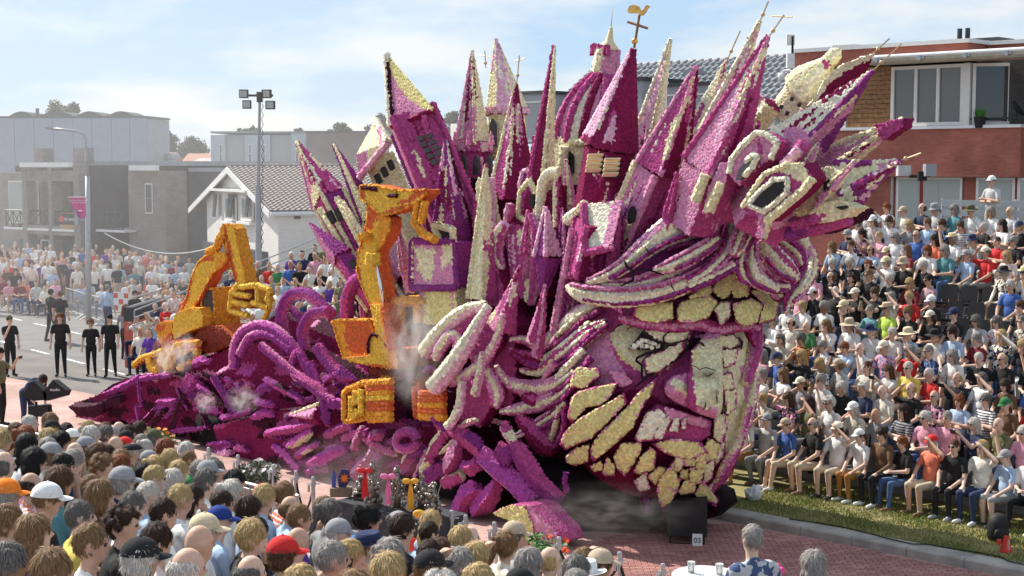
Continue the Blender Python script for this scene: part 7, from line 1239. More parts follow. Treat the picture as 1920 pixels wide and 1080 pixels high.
# ---- the grandstand beyond the float, right-hand block
rr = random.Random(11); VROW, DROW, ZR = 5.55, .80, .29; NROW = 14
M_DECK = mat('stand_deck', (.24, .23, .22), .8, .2, 3); M_SEAT = mat('black_seat_plastic', (.028, .028, .03), .4, .1)
STN = thing('grandstand', 'steel grandstand with stepped decks full of seated spectators right of the float', 'grandstand', uv(6, 8, 0))
def stand(root, u0, u1, rows, benches=True):
    o_ = parent_loc(root)
    for k in range(rows):
        v = VROW + DROW * k; z = ZR * k + .14; mb = MB(); mb.prism([q - o_ for q in (uv(u0, v + .15 - .02, z - .1), uv(u0, v + .15 + DROW, z - .1), uv(u0, v + .15 + DROW, z), uv(u0, v + .13, z))] , FH * (u1 - u0))
        if k: mb.build('deck', M_DECK, root)
        mb = MB(); mb.prism([q - o_ for q in (uv(u0, v - .13, z + .40), uv(u0, v + .20, z + .40), uv(u0, v + .20, z + .44), uv(u0, v - .13, z + .44))], FH * (u1 - u0)); mb.build('bench', M_SEAT, root)
        if k:
            mb = MB(); mb.prism([q - o_ for q in (uv(u0, v + .135, z - ZR - .02), uv(u0, v + .16, z - ZR - .02), uv(u0, v + .16, z - .11), uv(u0, v + .135, z - .11))], FH * (u1 - u0)); mb.build('riser', M_LEAD, root)
stand(STN, -4, 13, NROW)
FCE = -FN
CH = None
def chair(loc, label):
    global CH
    t = thing('stand_chair', label, 'chair', loc, math.atan2(-FCE.x, FCE.y), 'empty black folding seats on the stand')
    if CH is None:
        a = MB(); a.prism([(-.21, -.20, .40), (.21, -.20, .40), (.20, .22, .43), (-.20, .22, .43)], (0, 0, .035)); b = MB(); b.tube([(-.20, -.22, .44), (-.20, -.26, .80)], .014, 6); pts = [(-.20, -.23, .50), (-.21, -.27, .72), (-.15, -.29, .84), (.15, -.29, .84), (.21, -.27, .72), (.20, -.23, .50)]; b2 = MB(); b2.prism(pts, (0, .03, 0)); c = MB(); c.tube([(-.20, .2, .2), (.20, .2, .2)], .011, 6); c.tube([(-.20, -.21, .2), (.20, -.21, .2)], .011, 6)
        for s in (-1, 1): c.tube([(s * .20, .2, 0), (s * .20, .2, .41)], .013, 6); c.tube([(s * .20, -.2, 0), (s * .20, -.22, .44), (s * .20, -.27, .72)], .013, 6)
        CH = (a.mesh('seat'), b2.mesh('backrest'), c.mesh('frame')); CH[0].materials.append(M_SEAT); CH[1].materials.append(M_SEAT); CH[2].materials.append(M_STEEL)
    for nme, m in zip(('seat', 'backrest', 'frame'), CH): o = bpy.data.objects.new(nme, m); link(o, t)
HEADPOLY = [(1300, 380), (1480, 440), (1522, 470), (1500, 560), (1450, 620), (1400, 640), (1385, 800), (1340, 940), (1250, 960), (1100, 900)]
NP = [0]; nch = 0; SIDE = []
FRONT = {}   # first-row look overrides, seen large in the photograph, by order from the left
for i, (sh, pn, kw) in enumerate([('white', 'ochre trousers', dict(hair='bob', hairc='brown')), ('light grey', 'grey trousers', dict(hat='cap', hatc='grey', hair='short')), ('blue', 'beige shorts', dict(hat='cap', hatc='beige', hair='short')), ('black', 'beige shorts', dict(hair='ring', hairc='grey')), ('white', 'beige shorts', dict(hat='cap', hatc='cream', hair='bob')), ('white', 'ochre trousers', dict(hat='cap', hatc='white', hair='pony', hairc='brown')), ('brown', 'black trousers', dict(hair='bun', hairc='dark brown', long=True)), ('black', 'blue jeans', dict(hair='short', hairc='auburn')), ('coral', 'beige shorts', dict(hat='cap', hatc='red', hair='short')), ('black', 'black trousers', dict(hair='crop', hairc='brown')), ('cream', 'dark jeans', dict(hair='long', hairc='blond')), ('light blue', 'grey shorts', dict(hat='cap', hatc='grey', hair='short')), ('white', 'white trousers', dict(hat='cap', hatc='orange', hair='bob', hairc='white', pat=1, shirt2=(.25, .3, .6))), ('white', 'dark jeans', dict(hat='cap', hatc='orange', hair='short', hairc='white', pat=1, shirt2=(.7, .3, .35))), ('navy', 'dark jeans', dict(hair='ring', hairc='dark brown')), ('navy', 'blue jeans', dict(hair='short', hairc='brown'))]): FRONT[i] = (sh, pn, kw)
def standz(k): return ZR * k + .14 if k else .135
for k in range(NROW):
    row = []; u = -7 + rr.uniform(0, .3)
    while u < 12.5:
        v = VROW + DROW * k; z = standz(k); loc = uv(u, v, z); hd = loc + Vector((0, 0, 1.28)); px, py = proj([hd])[0]; kx, ky = proj([loc + Vector((0, 0, .75))])[0]
        u += rr.uniform(.45, .54)
        if px > 1935 and px < 2500: SIDE.append(loc)
        if px < 1375 or px > 1935: continue
        if pip(HEADPOLY, np.array([[px, py]]))[0] and pip(HEADPOLY, np.array([[kx, ky]]))[0]: continue
        if py < 470 and px < 1610 - (py - 380) * .9: continue
        if px < 1500 and py < 560: continue
        row.append((px, py, loc))
    occ = [q for q in row if not (1765 < q[0] < 1880 and 480 < q[1] < 585)]; emp = [q for q in row if q not in occ]
    for j, q in enumerate(emp): chair(q[2] - (uv(0, .02) - uv(0, 0)), f"empty black folding seat, {ORD[k]} row up, {ORD[j]} from the left of the gap"); nch += 1
    for j, (px, py, loc) in enumerate(occ):
        lk = rnd_look(rr)
        if k in (6, 7, 8, 9) and 1560 < px < 1790 and rr.random() < .75: lk['shirt'] = 'black'; lk['pat'] = 0
        if k == 0 and j in FRONT: lk['shirt'], lk['pants'] = FRONT[j][0], FRONT[j][1]; lk.pop('hat', None); lk['pat'] = 0; lk['long'] = False; lk.update(FRONT[j][2])
        pose = rr.choices(['lap', 'lap2', 'shade', 'shade2', 'phone', 'cross', 'chin', 'low'], [4, 4, 2.2 if py > 620 else .6, 1.9 if py > 620 else .6, 1.2, 2.2, 1.6, 3.2])[0]
        top, hdn = desc(lk); act = {'shade': 'shading eyes', 'shade2': 'shading eyes', 'phone': 'holding up a phone', 'cross': 'arms crossed', 'chin': 'hand at chin'}.get(pose, '')
        lab = f"{top}, {hdn}, {ORD[k]} stand row, {ORD[len(occ) - 1 - j]} from right"
        fc = (FCE + FH * rr.uniform(-.55, -.05)).normalized(); o = person(pose, loc + FH * rr.uniform(-.04, .04), fc, lk, lab, 'spectators seated in the stand right of the float', rr.uniform(.94, 1.05)); NP[0] += 1
        if pose == 'phone': phone(o, (0, .50, 1.16), f"phone held up by spectator in {lk['shirt']}, {ORD[k]} row, {ORD[len(occ) - 1 - j]} from right")
# ---- near stand in the foreground, seen from behind
NEAR = random.Random(5); near_deck = thing('near_stand', 'dark stepped stand under the foreground spectators', 'grandstand', uv(-4, -13, 0))
def zhead(npv): return 4.22 - (npv - 4.1) * .235
rows = []; kk = 0; nv = 3.4
while nv < 14.6: rows.append(nv); nv += .71
CROWDPOLY = [(-40, 815), (60, 790), (250, 800), (330, 835), (470, 905), (640, 940), (760, 968), (850, 985), (940, 1000), (1010, 1030), (1110, 1046), (1125, 1130), (-60, 1130)]
RAIL = lambda px: 800 + (px / 560) * 132
nrow = 0; big = {}
for ri, nv in enumerate(rows[::-1]):
    z = zhead(nv) + .04; floor = z - 1.15; o_ = near_deck.location; v = nv - FN.dot(FA)
    seats = []; u = -14 + NEAR.uniform(0, .4)
    while u < 22:
        loc = uv(u, v, floor); du = NEAR.uniform(.42, .50); px, py = proj([loc + Vector((0, 0, 1.15))])[0] if loc.y > 3.5 else (-999, -999); u0_ = u; u += du
        if pip(CROWDPOLY, np.array([[px, py]]))[0]: seats.append((px, py, loc, u0_))
    if not seats: continue
    ua, ub = min(q[3] for q in seats) - .4, max(q[3] for q in seats) + .4; seats = [q[:3] for q in seats]; nrow += 1
    mb = MB(); mb.prism([q - o_ for q in (uv(ua, v - .35, 0.0), uv(ua, v + .46, 0.0), uv(ua, v + .46, floor), uv(ua, v - .35, floor))], FH * (ub - ua)); mb.build('deck', M_DKGREY, near_deck); mb = MB(); mb.prism([q - o_ for q in (uv(ua, v - .2, floor + .40), uv(ua, v + .12, floor + .40), uv(ua, v + .12, floor + .44), uv(ua, v - .2, floor + .44))], FH * (ub - ua)); mb.build('bench', M_SEAT, near_deck)
    for j, (px, py, loc) in enumerate(seats):
        lk = rnd_look(NEAR); lk['glasses'] = False
        if lk['shirt'] in ('white', 'cream', 'peach', 'light grey') and NEAR.random() < .6: lk['shirt'] = NEAR.choice(['navy', 'black', 'grey', 'brown', 'blue', 'olive', 'maroon', 'light blue'])
        if lk.get('hat') in ('sun', 'bucket', 'fedora') and NEAR.random() < .85: lk.pop('hat')
        if lk.get('hatc') in ('straw', 'white', 'cream') and NEAR.random() < .6: lk['hatc'] = NEAR.choice(['olive green', 'navy', 'black', 'grey', 'blue', 'beige'])
        if lk['hairc'] in ('white', 'grey') and NEAR.random() < .45: lk['hairc'] = NEAR.choice(['brown', 'light brown', 'dark brown', 'blond', 'dark grey'])
        pose = NEAR.choices(['lap', 'shade', 'phone', 'low', 'chin', 'cross'], [8, .7, .8, 3, 1, 2])[0]
        if lk['hair'] == 'ring' and NEAR.random() < .4: lk['hair'] = 'short'
        top, hdn = desc(lk); lab = f"{hdn}, {top}, {ORD[nrow - 1]} row from fence, {ORD[j]} from left"
        fc = (FN + FH * NEAR.uniform(.05, .6)).normalized(); o = person(pose, loc, fc, lk, lab, 'spectators seen from behind in the foreground', NEAR.uniform(.85, .94)); NP[0] += 1
        if pose == 'phone': phone(o, (0, .50, 1.16), f"phone held up in the foreground, {ORD[nrow - 1]} row from the fence, {ORD[j]} from left")
print('PEOPLE', NP[0], 'chairs', nch)
# ------------------------------------------------------------------ crowd too far to tell apart: the left block of the stand and the far kerb
LOW = {k: make_body('low_' + k, p, .032, .6) for k, p in (('lap', POSES['lap']), ('low', POSES['low']), ('shade', POSES['shade']), ('stand', STAND['stand']), ('phone', POSES['phone']))}
def low_arrays(me):
    V = np.empty(len(me.vertices) * 3); me.vertices.foreach_get('co', V); V = V.reshape(-1, 3); me.calc_loop_triangles(); T = np.empty(len(me.loop_triangles) * 3, np.int32); me.loop_triangles.foreach_get('vertices', T); T = T.reshape(-1, 3); I = np.array([t.material_index for t in me.loop_triangles]); h = np.array(me['head']); c = V[T].mean(1) - h; I = I.copy(); I[(np.abs(c[:, 2]) < .14) & (np.linalg.norm(c, axis=1) < .15) & ((c[:, 1] < .0) | (c[:, 2] > .055)) & (c[:, 2] > -.07)] = 99; return V, T, I
LA = {k: low_arrays(m) for k, m in LOW.items()}
def crowd(name, label, spots, seed):
    r = random.Random(seed); aV, aT, aC = [], [], []; n0 = 0
    for pose, loc, face, sc in spots:
        lk = rnd_look(r); V, T, I = LA[pose]; a = math.atan2(-face[0], face[1]); c, s = math.cos(a), math.sin(a); Rm = np.array([[c, -s, 0], [s, c, 0], [0, 0, 1]]); aV.append((V * sc) @ Rm.T + np.array(loc)); aT.append(T + n0); n0 += len(V)
        sk = SKIN[lk['skin']]; sh = SH[lk['shirt']]; pn = PN[lk['pants']]; tab = {PT.index('skin'): sk, PT.index('shirt'): sh, PT.index('fore'): sk, PT.index('pants'): pn, PT.index('calf'): sk if 'shorts' in lk['pants'] else pn, PT.index('shoes'): lk['shoes'], PT.index('eye'): (.05, .04, .035), PT.index('lip'): sk, 99: NAT[lk['hatc']] if lk.get('hat') else (sk if lk['hair'] == 'bald' else HAIRC[lk['hairc']])}
        C = np.zeros((len(I), 3))
        for k, v in tab.items(): C[I == k] = v
        aC.append(np.repeat(C, 3, 0))
    V, T, C = np.concatenate(aV), np.concatenate(aT), np.concatenate(aC); me = bpy.data.meshes.new(name); me.from_pydata(V.tolist(), [], T.tolist()); ca = me.color_attributes.new('Col', 'FLOAT_COLOR', 'CORNER'); ca.data.foreach_set('color', np.concatenate([C, np.ones((len(C), 1))], 1).astype(np.float32).ravel()); me.materials.append(vcolmat('crowd_cloth', .8)); me.polygons.foreach_set('use_smooth', [True] * len(me.polygons))
    return tag(link(bpy.data.objects.new(name, me)), label, 'crowd', kind='stuff')
cr = random.Random(21); spots = []
LST = thing('grandstand', 'steel grandstand block behind the excavators with hazy seated spectators', 'grandstand', uv(-22, 8, 0)); NL = 11
for k in range(NL):
    v = VROW + DROW * k; z = standz(k); ua, ub = 99, -99; u = -34
    while u < -6:
        loc = uv(u, v, z); px, py = proj([loc + Vector((0, 0, 1.28))])[0]; u += cr.uniform(.5, .6)
        if px > 760 or px < 255 or py < 578 - (px - 250) * .36 : continue
        ua, ub = min(ua, u - .9), max(ub, u + .3); spots.append((cr.choice(['lap', 'low', 'lap', 'shade', 'phone', 'low']), loc, (FCE + FH * cr.uniform(.1, .6)).normalized(), cr.uniform(.94, 1.06)))
    if ub > ua:
        o_ = parent_loc(LST); mb = MB(); mb.prism([q - o_ for q in (uv(ua, v - .13, z - .14), uv(ua, v + .67, z - .14), uv(ua, v + .67, z), uv(ua, v - .13, z))], FH * (ub - ua)); mb.build('deck', M_DECK, LST); mb = MB(); mb.prism([q - o_ for q in (uv(ua, v - .13, z + .40), uv(ua, v + .2, z + .40), uv(ua, v + .2, z + .44), uv(ua, v - .13, z + .44))], FH * (ub - ua)); mb.build('bench', M_SEAT, LST)
def rail3(root, pts, r=.024, name='handrail'): mb = MB(); o_ = parent_loc(root); mb.tube([p - o_ for p in pts], r, 6); mb.build(name, M_STEEL, root)
e0, e1 = at(255, 582, 44.5), at(600, 447, 56)
for dy, nm in ((0, 'handrail'), (14, 'handrail'), (28, 'handrail')): rail3(LST, [at(252, 582 + dy, 44.5), at(395, 528 + dy, 50), at(640, 428 + dy, 58)])
for t in (0, .25, .5, .75, 1): x = 252 + (640 - 252) * t; y = 582 - 154 * t; Y = 44.5 + 13.5 * t; rail3(LST, [at(x, y, Y), at(x, y + 40, Y)], .024, 'rail_post')
for i in range(205):   # standing and seated people on the far kerb
    px = cr.uniform(-30, 405); d = cr.uniform(62, 74) - max(0, px - 180) * .035; xx = (px - 960) / FPX * d; z = (d - 62) * .06; st = d > 64.5; spots.append(('stand' if st else cr.choice(['lap', 'low']), (xx, d, z + (0 if not st else -.02)), Vector((cr.uniform(-.2, .8), -1, 0)).normalized(), cr.uniform(.93, 1.05)))
for q in SIDE: spots.append((cr.choice(['lap', 'low']), q, FCE, 1.0))
crowd('crowd', 'hazy mass of seated and standing spectators across the road and behind the excavators', spots, 77)
# ------------------------------------------------------------------ stewards and passers-by on the plaza, left
def walker(pose, px, py, face, look, label, sc=1.0, z=0.0):
    base = dict(skin=0, shirt='black', pants='black trousers', hair='short', hairc='brown', pat=0, shoes=(.03, .03, .03)); base.update(look); return person(pose, gnd(px, py, z) + Vector((0, 0, .012)), Vector(face).normalized(), base, label, 'people standing on the plaza', sc)
walker('stand_face', 20, 706, (.7, -.7), dict(hairc='dark brown', hat='cap', hatc='olive green'), 'person in black with hand raised to mouth, leftmost on the plaza')
walker('stand', 115, 706, (.15, -1), dict(hairc='auburn', skin=0), 'red-haired person in black polo standing alone facing the camera', 1.04)
walker('stand', 172, 705, (.1, -1), dict(hair='curly', hairc='auburn', glasses=True), 'person in black with curly auburn hair and sunglasses beside capped steward', .93)
walker('walk', 208, 706, (.1, -1), dict(hat='cap', hatc='black', hairc='grey'), 'person in black with cap and arms swinging, right of the curly-haired one', 1.02)
walker('walk', 97, 640, (.5, .7), dict(hairc='brown'), 'person in black stepping away on the road edge', 1.03); walker('stand', 115, 645, (.1, 1), dict(hairc='light brown', hair='crop'), 'person in black seen from behind standing on the road', 1.03)
walker('stand', 203, 628, (.4, .8), dict(shirt='light blue', long=True, pants='dark jeans', hair='crop', hairc='grey'), 'person in pale blue shirt and dark jeans beside the crowd barrier', 1.03)
walker('stand', 236, 674, (.3, 1), dict(shirt='grey', hair='long', hairc='auburn', long=True), 'person with long auburn hair and grey waistcoat by the red podium', .98)
walker('stand', 31, 582, (.3, -1), dict(), 'person in black standing on the far side of the road', 1.0); walker('stand_cross', 254, 640, (.5, -.6), dict(hairc='brown', shirt='black'), 'person in black with arms crossed before the red podium', 1.0)
o = walker('lap2', 276, 672, (1, -.4), dict(shirt='navy', pants='grey shorts', hairc='white', pat=0), 'white-haired person in navy sitting by the podium barrier', 1.0)
o = walker('stand_phone', 2, 800, (.9, -.1), dict(shirt='olive', hair='short', hairc='dark brown'), 'person in olive shirt filming with a phone at the left edge', 1.05); phone(o, (-.05, .50, 1.60), 'phone held up by the person in the olive shirt')
o = walker('bend', 52, 812, (.7, -.6), dict(shirt='navy', pants='dark jeans', hairc='dark brown', hair='short'), 'cameraman in navy bending over a video camera', 1.02)
o = person('stand_cross', uv(12.4, 17.2, 3.72) if False else at(1857, 470, 37.2) * 1.0, Vector((-.9, -.5, 0)).normalized(), dict(skin=2, shirt='light grey', pants='beige shorts', hair='short', hairc='grey', hat='cap', hatc='white', glasses=True, pat=0), 'tall man in light grey polo and white cap, arms crossed, behind top row', 'people standing on the plaza', 1.02)
# person at the white table, and the one beside, on a raised deck below the frame
dk = thing('podium', 'small raised deck under the guests at the white table', 'podium', (2.2, 12.6, 0)); mb = MB(); hz_ = at(1412, 1012, 12.2).z - 1.70; mb.prism([(-1.4, -1.2, hz_ - .1), (1.6, -1.2, hz_ - .1), (1.6, 1.2, hz_ - .1), (-1.4, 1.2, hz_ - .1)], (0, 0, .1)); mb.build('deck', M_DKGREY, dk); mb = MB()
for x in (-1.2, 1.4):
    for y in (-1, 1): mb.tube([(x, y, 0), (x, y, hz_ - .1)], .04, 6)
mb.prism([(-1.2, -1.02, .3), (1.4, -1.02, .3), (1.4, -.98, .3), (-1.2, -.98, .3)], (0, 0, .06)); mb.prism([(-1.22, -1, .36), (-1.18, -1, .36), (-1.18, 1, .36), (-1.22, 1, .36)], (0, 0, .05)); mb.prism([(1.38, -1, .36), (1.42, -1, .36), (1.42, 1, .36), (1.38, 1, .36)], (0, 0, .05)); mb.build('legs', M_STEEL, dk)
p_ = at(1412, 1012, 12.2); person('stand', (p_.x, p_.y, hz_), Vector((-.35, .9, 0)).normalized(), dict(skin=1, shirt='light grey', pants='grey trousers', hair='crop', hairc='grey', pat=1, shirt2=(.06, .09, .19)), 'grey-haired man in blue and pink patterned shirt at the white table', 'guests at the table', 1.0)
p_ = at(1526, 1062, 12.3); person('stand', (p_.x, p_.y, p_.z - 1.70), Vector((-.3, .95, 0)).normalized(), dict(skin=1, shirt='green', pants='grey trousers', hair='bob', hairc='grey', pat=1, shirt2=(.5, .04, .1)), 'person with grey-blond bob in green and red top, bottom right', 'guests at the table', 1.0)
p_ = at(1092, 1086, 10.8); person('lap', (p_.x, p_.y, p_.z - 1.28), Vector((.3, .95, 0)).normalized(), dict(skin=1, shirt='white', pants='grey trousers', hair='bob', hairc='white', hat='fedora', hatc='white', pat=0), 'person under a white brimmed hat beside the rope post', 'guests at the table', 1.0)
tb = thing('white_table', 'round white standing table with two plastic cups at the bottom edge', 'table', at(1323, 1078, 13.0)); mb = MB(); mb.lathe((0, 0, 0), [(.285, -.03), (.30, -.02), (.30, 0), (.295, .006)], 36); mb.build('table_top', M_WHITE, tb, smooth=False); mb = MB(); mb.tube([(0, 0, -.03), (0, 0, -1.05)], .035, 12); mb.lathe((0, 0, -1.08), [(.24, 0), (.22, .03), (.03, .05)], 20); mb.build('stem', M_STEEL, tb)
for px, py, lab in ((1296, 1066, 'clear plastic cup with water on the white table, left'), (1349, 1070, 'clear plastic cup with water on the white table, right')):
    q = at(px, py, 13.0 + (.05 if px < 1300 else -.02)); q.z = tb.location.z + .008; c = thing('plastic_cup', lab, 'cup', q); mb = MB(); mb.lathe((0, 0, 0), [(.028, 0), (.036, .095), (.038, .1), (.034, .098), (.026, .004)], 16); gm = bpy.data.materials.get('clear_plastic')
    if gm is None: gm = bpy.data.materials.new('clear_plastic'); gm.use_nodes = True; b = gm.node_tree.nodes['Principled BSDF']; b.inputs['Base Color'].default_value = (.92, .94, .95, 1); b.inputs['Transmission Weight'].default_value = .8; b.inputs['Roughness'].default_value = .12
    mb.build('cup_wall', gm, c, smooth=True)
# ------------------------------------------------------------------ fence posts and ropes along the street, near side
PO = [(217, 802), (293, 815), (337, 828), (391, 840), (446, 854), (513, 872), (555, 884), (587, 895), (847, 958), (873, 967), (927, 980), (1048, 1008), (1162, 1036), (1243, 1058)]
for i, (px, py) in enumerate(PO):
    q = gnd(px, py, 1.1); t = thing('barrier_post', f"silver barrier post with clamp, {ORD[i]} from the left along the street", 'post', (q.x, q.y, 0), group='barrier posts along the street'); mb = MB(); mb.lathe((0, 0, 0), [(.034, .02), (.034, 1.09), (.026, 1.11), (.01, 1.115)], 12); mb.build('tube', M_STEEL, t, smooth=False); mb = MB(); mb.lathe((0, 0, 0), [(.17, 0), (.17, .015), (.04, .03)], 16); mb.build('base', M_DKGREY, t); mb = MB(); mb.tube([(-.11, 0, .99), (.11, 0, .99)], .010, 6); mb.lathe((0, 0, .96), [(.046, 0), (.046, .06)], 12); mb.tube([(-.07, -.03, .98), (-.07, -.03, .86)], .022, 8); mb.build('clamp', M_STEEL, t)
for i, (a, b) in enumerate([(0, 1), (1, 2), (2, 3), (3, 4), (4, 5), (5, 6), (6, 7), (8, 9), (9, 10), (10, 11), (11, 12), (12, 13)]):
    A, B = gnd(*PO[a], 1.1), gnd(*PO[b], 1.1); A.z = B.z = .95; pts = [A.lerp(B, t / 10) - Vector((0, 0, .45 * (1 - (2 * t / 10 - 1) ** 2))) for t in range(11)]; mb = MB(); mb.tube(pts, .02, 6); tag(mb.build('barrier_rope', M_BLACK), f"black sagging rope hung between the {ORD[a]} and {ORD[b]} silver posts", 'rope', 'ropes between the barrier posts')
rl = thing('stand_railing', 'double steel handrail sloping through the foreground crowd', 'railing', (-4, 18, 0)); RV = -4.9
for dy in (0, 9): rail3(rl, [fp(-30, 791 + dy, RV), fp(150, 832 + dy, RV), fp(320, 872 + dy, RV), fp(560, 930 + dy, RV)], .026)
for x in (52, 210, 345, 470): y = 796 + x * .242; q = fp(x, y, RV); rail3(rl, [q, Vector((q.x, q.y, .3))], .026, 'rail_post')
# ------------------------------------------------------------------ prize table
T0, T1 = gnd(628, 938, 1.0), gnd(806, 980, 1.0); dx_ = (T1 - T0).normalized(); dn_ = Vector((-dx_.y, dx_.x, 0)); dn_ = dn_ if dn_.y > 0 else -dn_
pt = thing('prize_table', 'long table under a black cloth holding silver trophies', 'table', (T0.x, T0.y, 0)); mb = MB(); Lt = (T1 - T0).length; o_ = pt.location
mb.prism([Vector((0, 0, .04)), dx_ * Lt + Vector((0, 0, .04)), dx_ * Lt + dn_ * .8 + Vector((0, 0, .04)), dn_ * .8 + Vector((0, 0, .04))], (0, 0, .96)); mb.build('cloth', mat('black_cloth', (.045, .047, .055), .9, .2, 4, .6, 8), pt)
mb = MB(); c = dx_ * (Lt - .42) - dn_ * .012 + Vector((0, 0, .40)); mb.box(c, (.8, .02, .62), dx_, dn_); mb.build('red_panel', M_RED2, pt)
M_SILV = mat('pewter', (.30, .28, .25), .5, .25, 30, metal=.9); M_GOLD = mat('gold_satin', (.80, .42, .05), .5, .12)
def ribbon(t, at_, col, sz=1.0, two=True):
    mb = MB(); x, y, z = at_
    for s in (-1, 1): mb.ball((x + s * .07 * sz, y, z + .02), .07 * sz, 10, 7, (1.1, .55, .75))
    for s in (-1, 1): mb.prism([(x + s * .035 - .03, y - .01, z - .5 * sz), (x + s * .035 + .035, y - .01, z - .47 * sz), (x + s * .02 + .03, y - .03, z - .2), (x + .02, y, z), (x - .02, y, z), (x + s * .02 - .03, y - .03, z - .2)], (0, .012, 0))
    mb.build('ribbon', mat('ribbon_' + str(col), col, .55, .12, 9), t)
def trophy(px, py, h, label, rib, ro=(-.14, -.05, .62), kind=0):
    q = gnd(px, py, 1.0); q.z = 1.002; t = thing('trophy', label, 'trophy', q, group='silver trophies on the prize table'); t.scale = (.88,) * 3; mb = MB(); mb.box((0, 0, .03), (.27, .22, .06)); mb.build('base', mat('dark_wood', (.09, .07, .055), .6, .2), t); r = random.Random(px); mb = MB(); mb.tube([(0, 0, .06), (.01, 0, h * .6), (.02, 0, h * .8)], [.07, .03, .02], 8)
    for k in range(46): z = .06 + r.random() ** 1.3 * h * .8; w = .15 * (1 - .78 * z / h); a = r.uniform(0, 6.28); mb.ball((w * math.cos(a), w * .8 * math.sin(a), z + .03), r.uniform(.022, .042), 8, 6, (1, 1, r.uniform(.8, 1.5)))
    mb.build('figure', M_SILV, t, smooth=True); mb = MB()
    if kind == 0: mb.tube([(.06, 0, .33 * h), (.13, 0, .5 * h), (.15, 0, .72 * h), (.11, 0, .72 * h), (.10, 0, .55 * h)], .012, 6); mb.tube([(.0, 0, .8 * h), (-.02, 0, h), (.03, 0, h), (.02, 0, .8 * h)], .014, 6)
    else:
        for k in range(9): a = r.uniform(-1, 1); mb.tube([(0, 0, .1), (a * .14, r.uniform(-.05, .05), h * r.uniform(.7, 1))], [.016, .008], 5)
    mb.build('branches', M_SILV, t)
    if rib: ribbon(t, ro, rib)
trophy(700, 948, .80, 'silver trophy with red ribbon, leftmost of the tall ones', (.62, .03, .03)); trophy(745, 958, .80, 'silver trophy with blue and pink ribbon in the middle', (.75, .20, .40), (-.15, -.05, .60)); trophy(789, 962, .72, 'silver trophy with gold bow at its left side', (.80, .42, .05), (-.17, -.05, .55)); trophy(678, 936, .40, 'small silver spiky trophy beside the wooden plaque', None, kind=1); trophy(812, 968, .62, 'bushy silver trophy at the right table end', None, kind=1)
q = gnd(806, 985, .95) - dn_ * .1; t = thing('gold_bow_stand', 'stand with large gold ribbon bow in front of the prize table end', 'ribbon', (q.x, q.y, 0)); mb = MB(); mb.tube([(0, .05, 0), (0, .05, 1.1)], .02, 8); mb.lathe((0, .05, 0), [(.15, 0), (.15, .02), (.02, .03)], 14); mb.build('pole', M_STEEL, t); ribbon(t, (0, 0, 1.12), (.80, .42, .05), 1.25)
q = gnd(640, 930, 1.0); t = thing('painted_plaque', 'colourful hexagonal plaque with orange flame on a wooden block', 'plaque', (q.x, q.y, 1.002)); mb = MB(); mb.box((0, 0, .07), (.34, .2, .14)); mb.build('block', mat('block_wood', (.23, .17, .11), .7, .2), t); mb = MB(); mb.prism([(-.04, -.02, .15), (.08, -.02, .15), (.15, -.02, .26), (.12, -.02, .42), (.02, -.02, .44), (-.05, -.02, .3)], (0, .05, 0)); mb.build('panel', mat('plaque_navy', (.04, .04, .14), .5, .1), t)
mb = MB(); pts = []
for k in range(16): a = k * math.pi / 8; r = .085 if k % 2 == 0 else .04; pts.append((.055 + r * math.cos(a), -.03, .29 + r * 1.1 * math.sin(a)))
mb.prism(pts, (0, .008, 0)); mb.build('flame', mat('flame_orange', (.80, .20, .02), .5, .2, 20), t); mb = MB(); mb.prism([(-.15, -.02, .15), (-.09, -.02, .15), (-.08, -.02, .34), (-.12, -.02, .42), (-.15, -.02, .3)], (0, .05, 0)); mb.build('side_panel', mat('plaque_blue', (.08, .10, .35), .5, .1), t)
# ------------------------------------------------------------------ flower tubs
def tub(px, py, w, h, col, label, n=26, leafc=(.06, .13, .025)):
    q = gnd(px, py, .55); t = thing('flower_tub', label, 'flowers', (q.x, q.y, 0), group='tubs of flowers along the fence'); mb = MB(); mb.lathe((0, 0, 0), [(w * .55, 0), (w * .8, .45), (w * .86, .5), (w * .75, .48)], 20); mb.build('tub', mat('tub_concrete', (.28, .25, .23), .9, .2, 6), t); r = random.Random(px); mb = MB()
    for k in range(900):
        a = r.uniform(0, 6.28); d = w * math.sqrt(r.random()); z = .45 + h * r.random() * (1 - .4 * d / w); c = Vector((d * math.cos(a), d * math.sin(a), z)); u_ = Vector((r.gauss(0, 1), r.gauss(0, 1), r.gauss(.3, .6))).normalized(); w_ = u_.orthogonal().normalized(); l = r.uniform(.03, .065); mb.add([c - u_ * l, c + w_ * l * .4, c + u_ * l, c - w_ * l * .4], [(0, 1, 2, 3)])
    mb.build('foliage', mat('tub_leaf_%d' % px, leafc, .55, .35, 14), t, fix=False)
    for k in range(n):
        a = r.uniform(0, 6.28); d = w * math.sqrt(r.random()) * 1.02; z = .45 + h * (1.02 - .45 * d / w) * r.uniform(.75, 1.08); fm = MB(); rad = r.uniform(.035, .06)
        for ring, (rr_, zz_) in enumerate(((1.0, 0), (.7, .35))):
            for j in range(8): b = j * .785 + ring * .4; e = Vector((math.cos(b), math.sin(b), 0)); s = Vector((-e.y, e.x, 0)); fm.add([e * rad * .1 + Vector((0, 0, rad * zz_)), e * rad * .6 * rr_ + s * rad * .3 + Vector((0, 0, rad * (zz_ + .2))), e * rad * rr_ + Vector((0, 0, rad * (zz_ + .15))), e * rad * .6 * rr_ - s * rad * .3 + Vector((0, 0, rad * (zz_ + .2)))], [(0, 1, 2, 3)])
        o = fm.build('blossom', mat('blossom_%d_%d' % (px, k % 3), tuple(min(1, x * (.8 + .2 * (k % 3))) for x in col), .6, .1), t, fix=False); o.location = (d * math.cos(a), d * math.sin(a), z); o.rotation_euler = (r.uniform(-.2, 1.0), r.uniform(-.5, .5), 0)
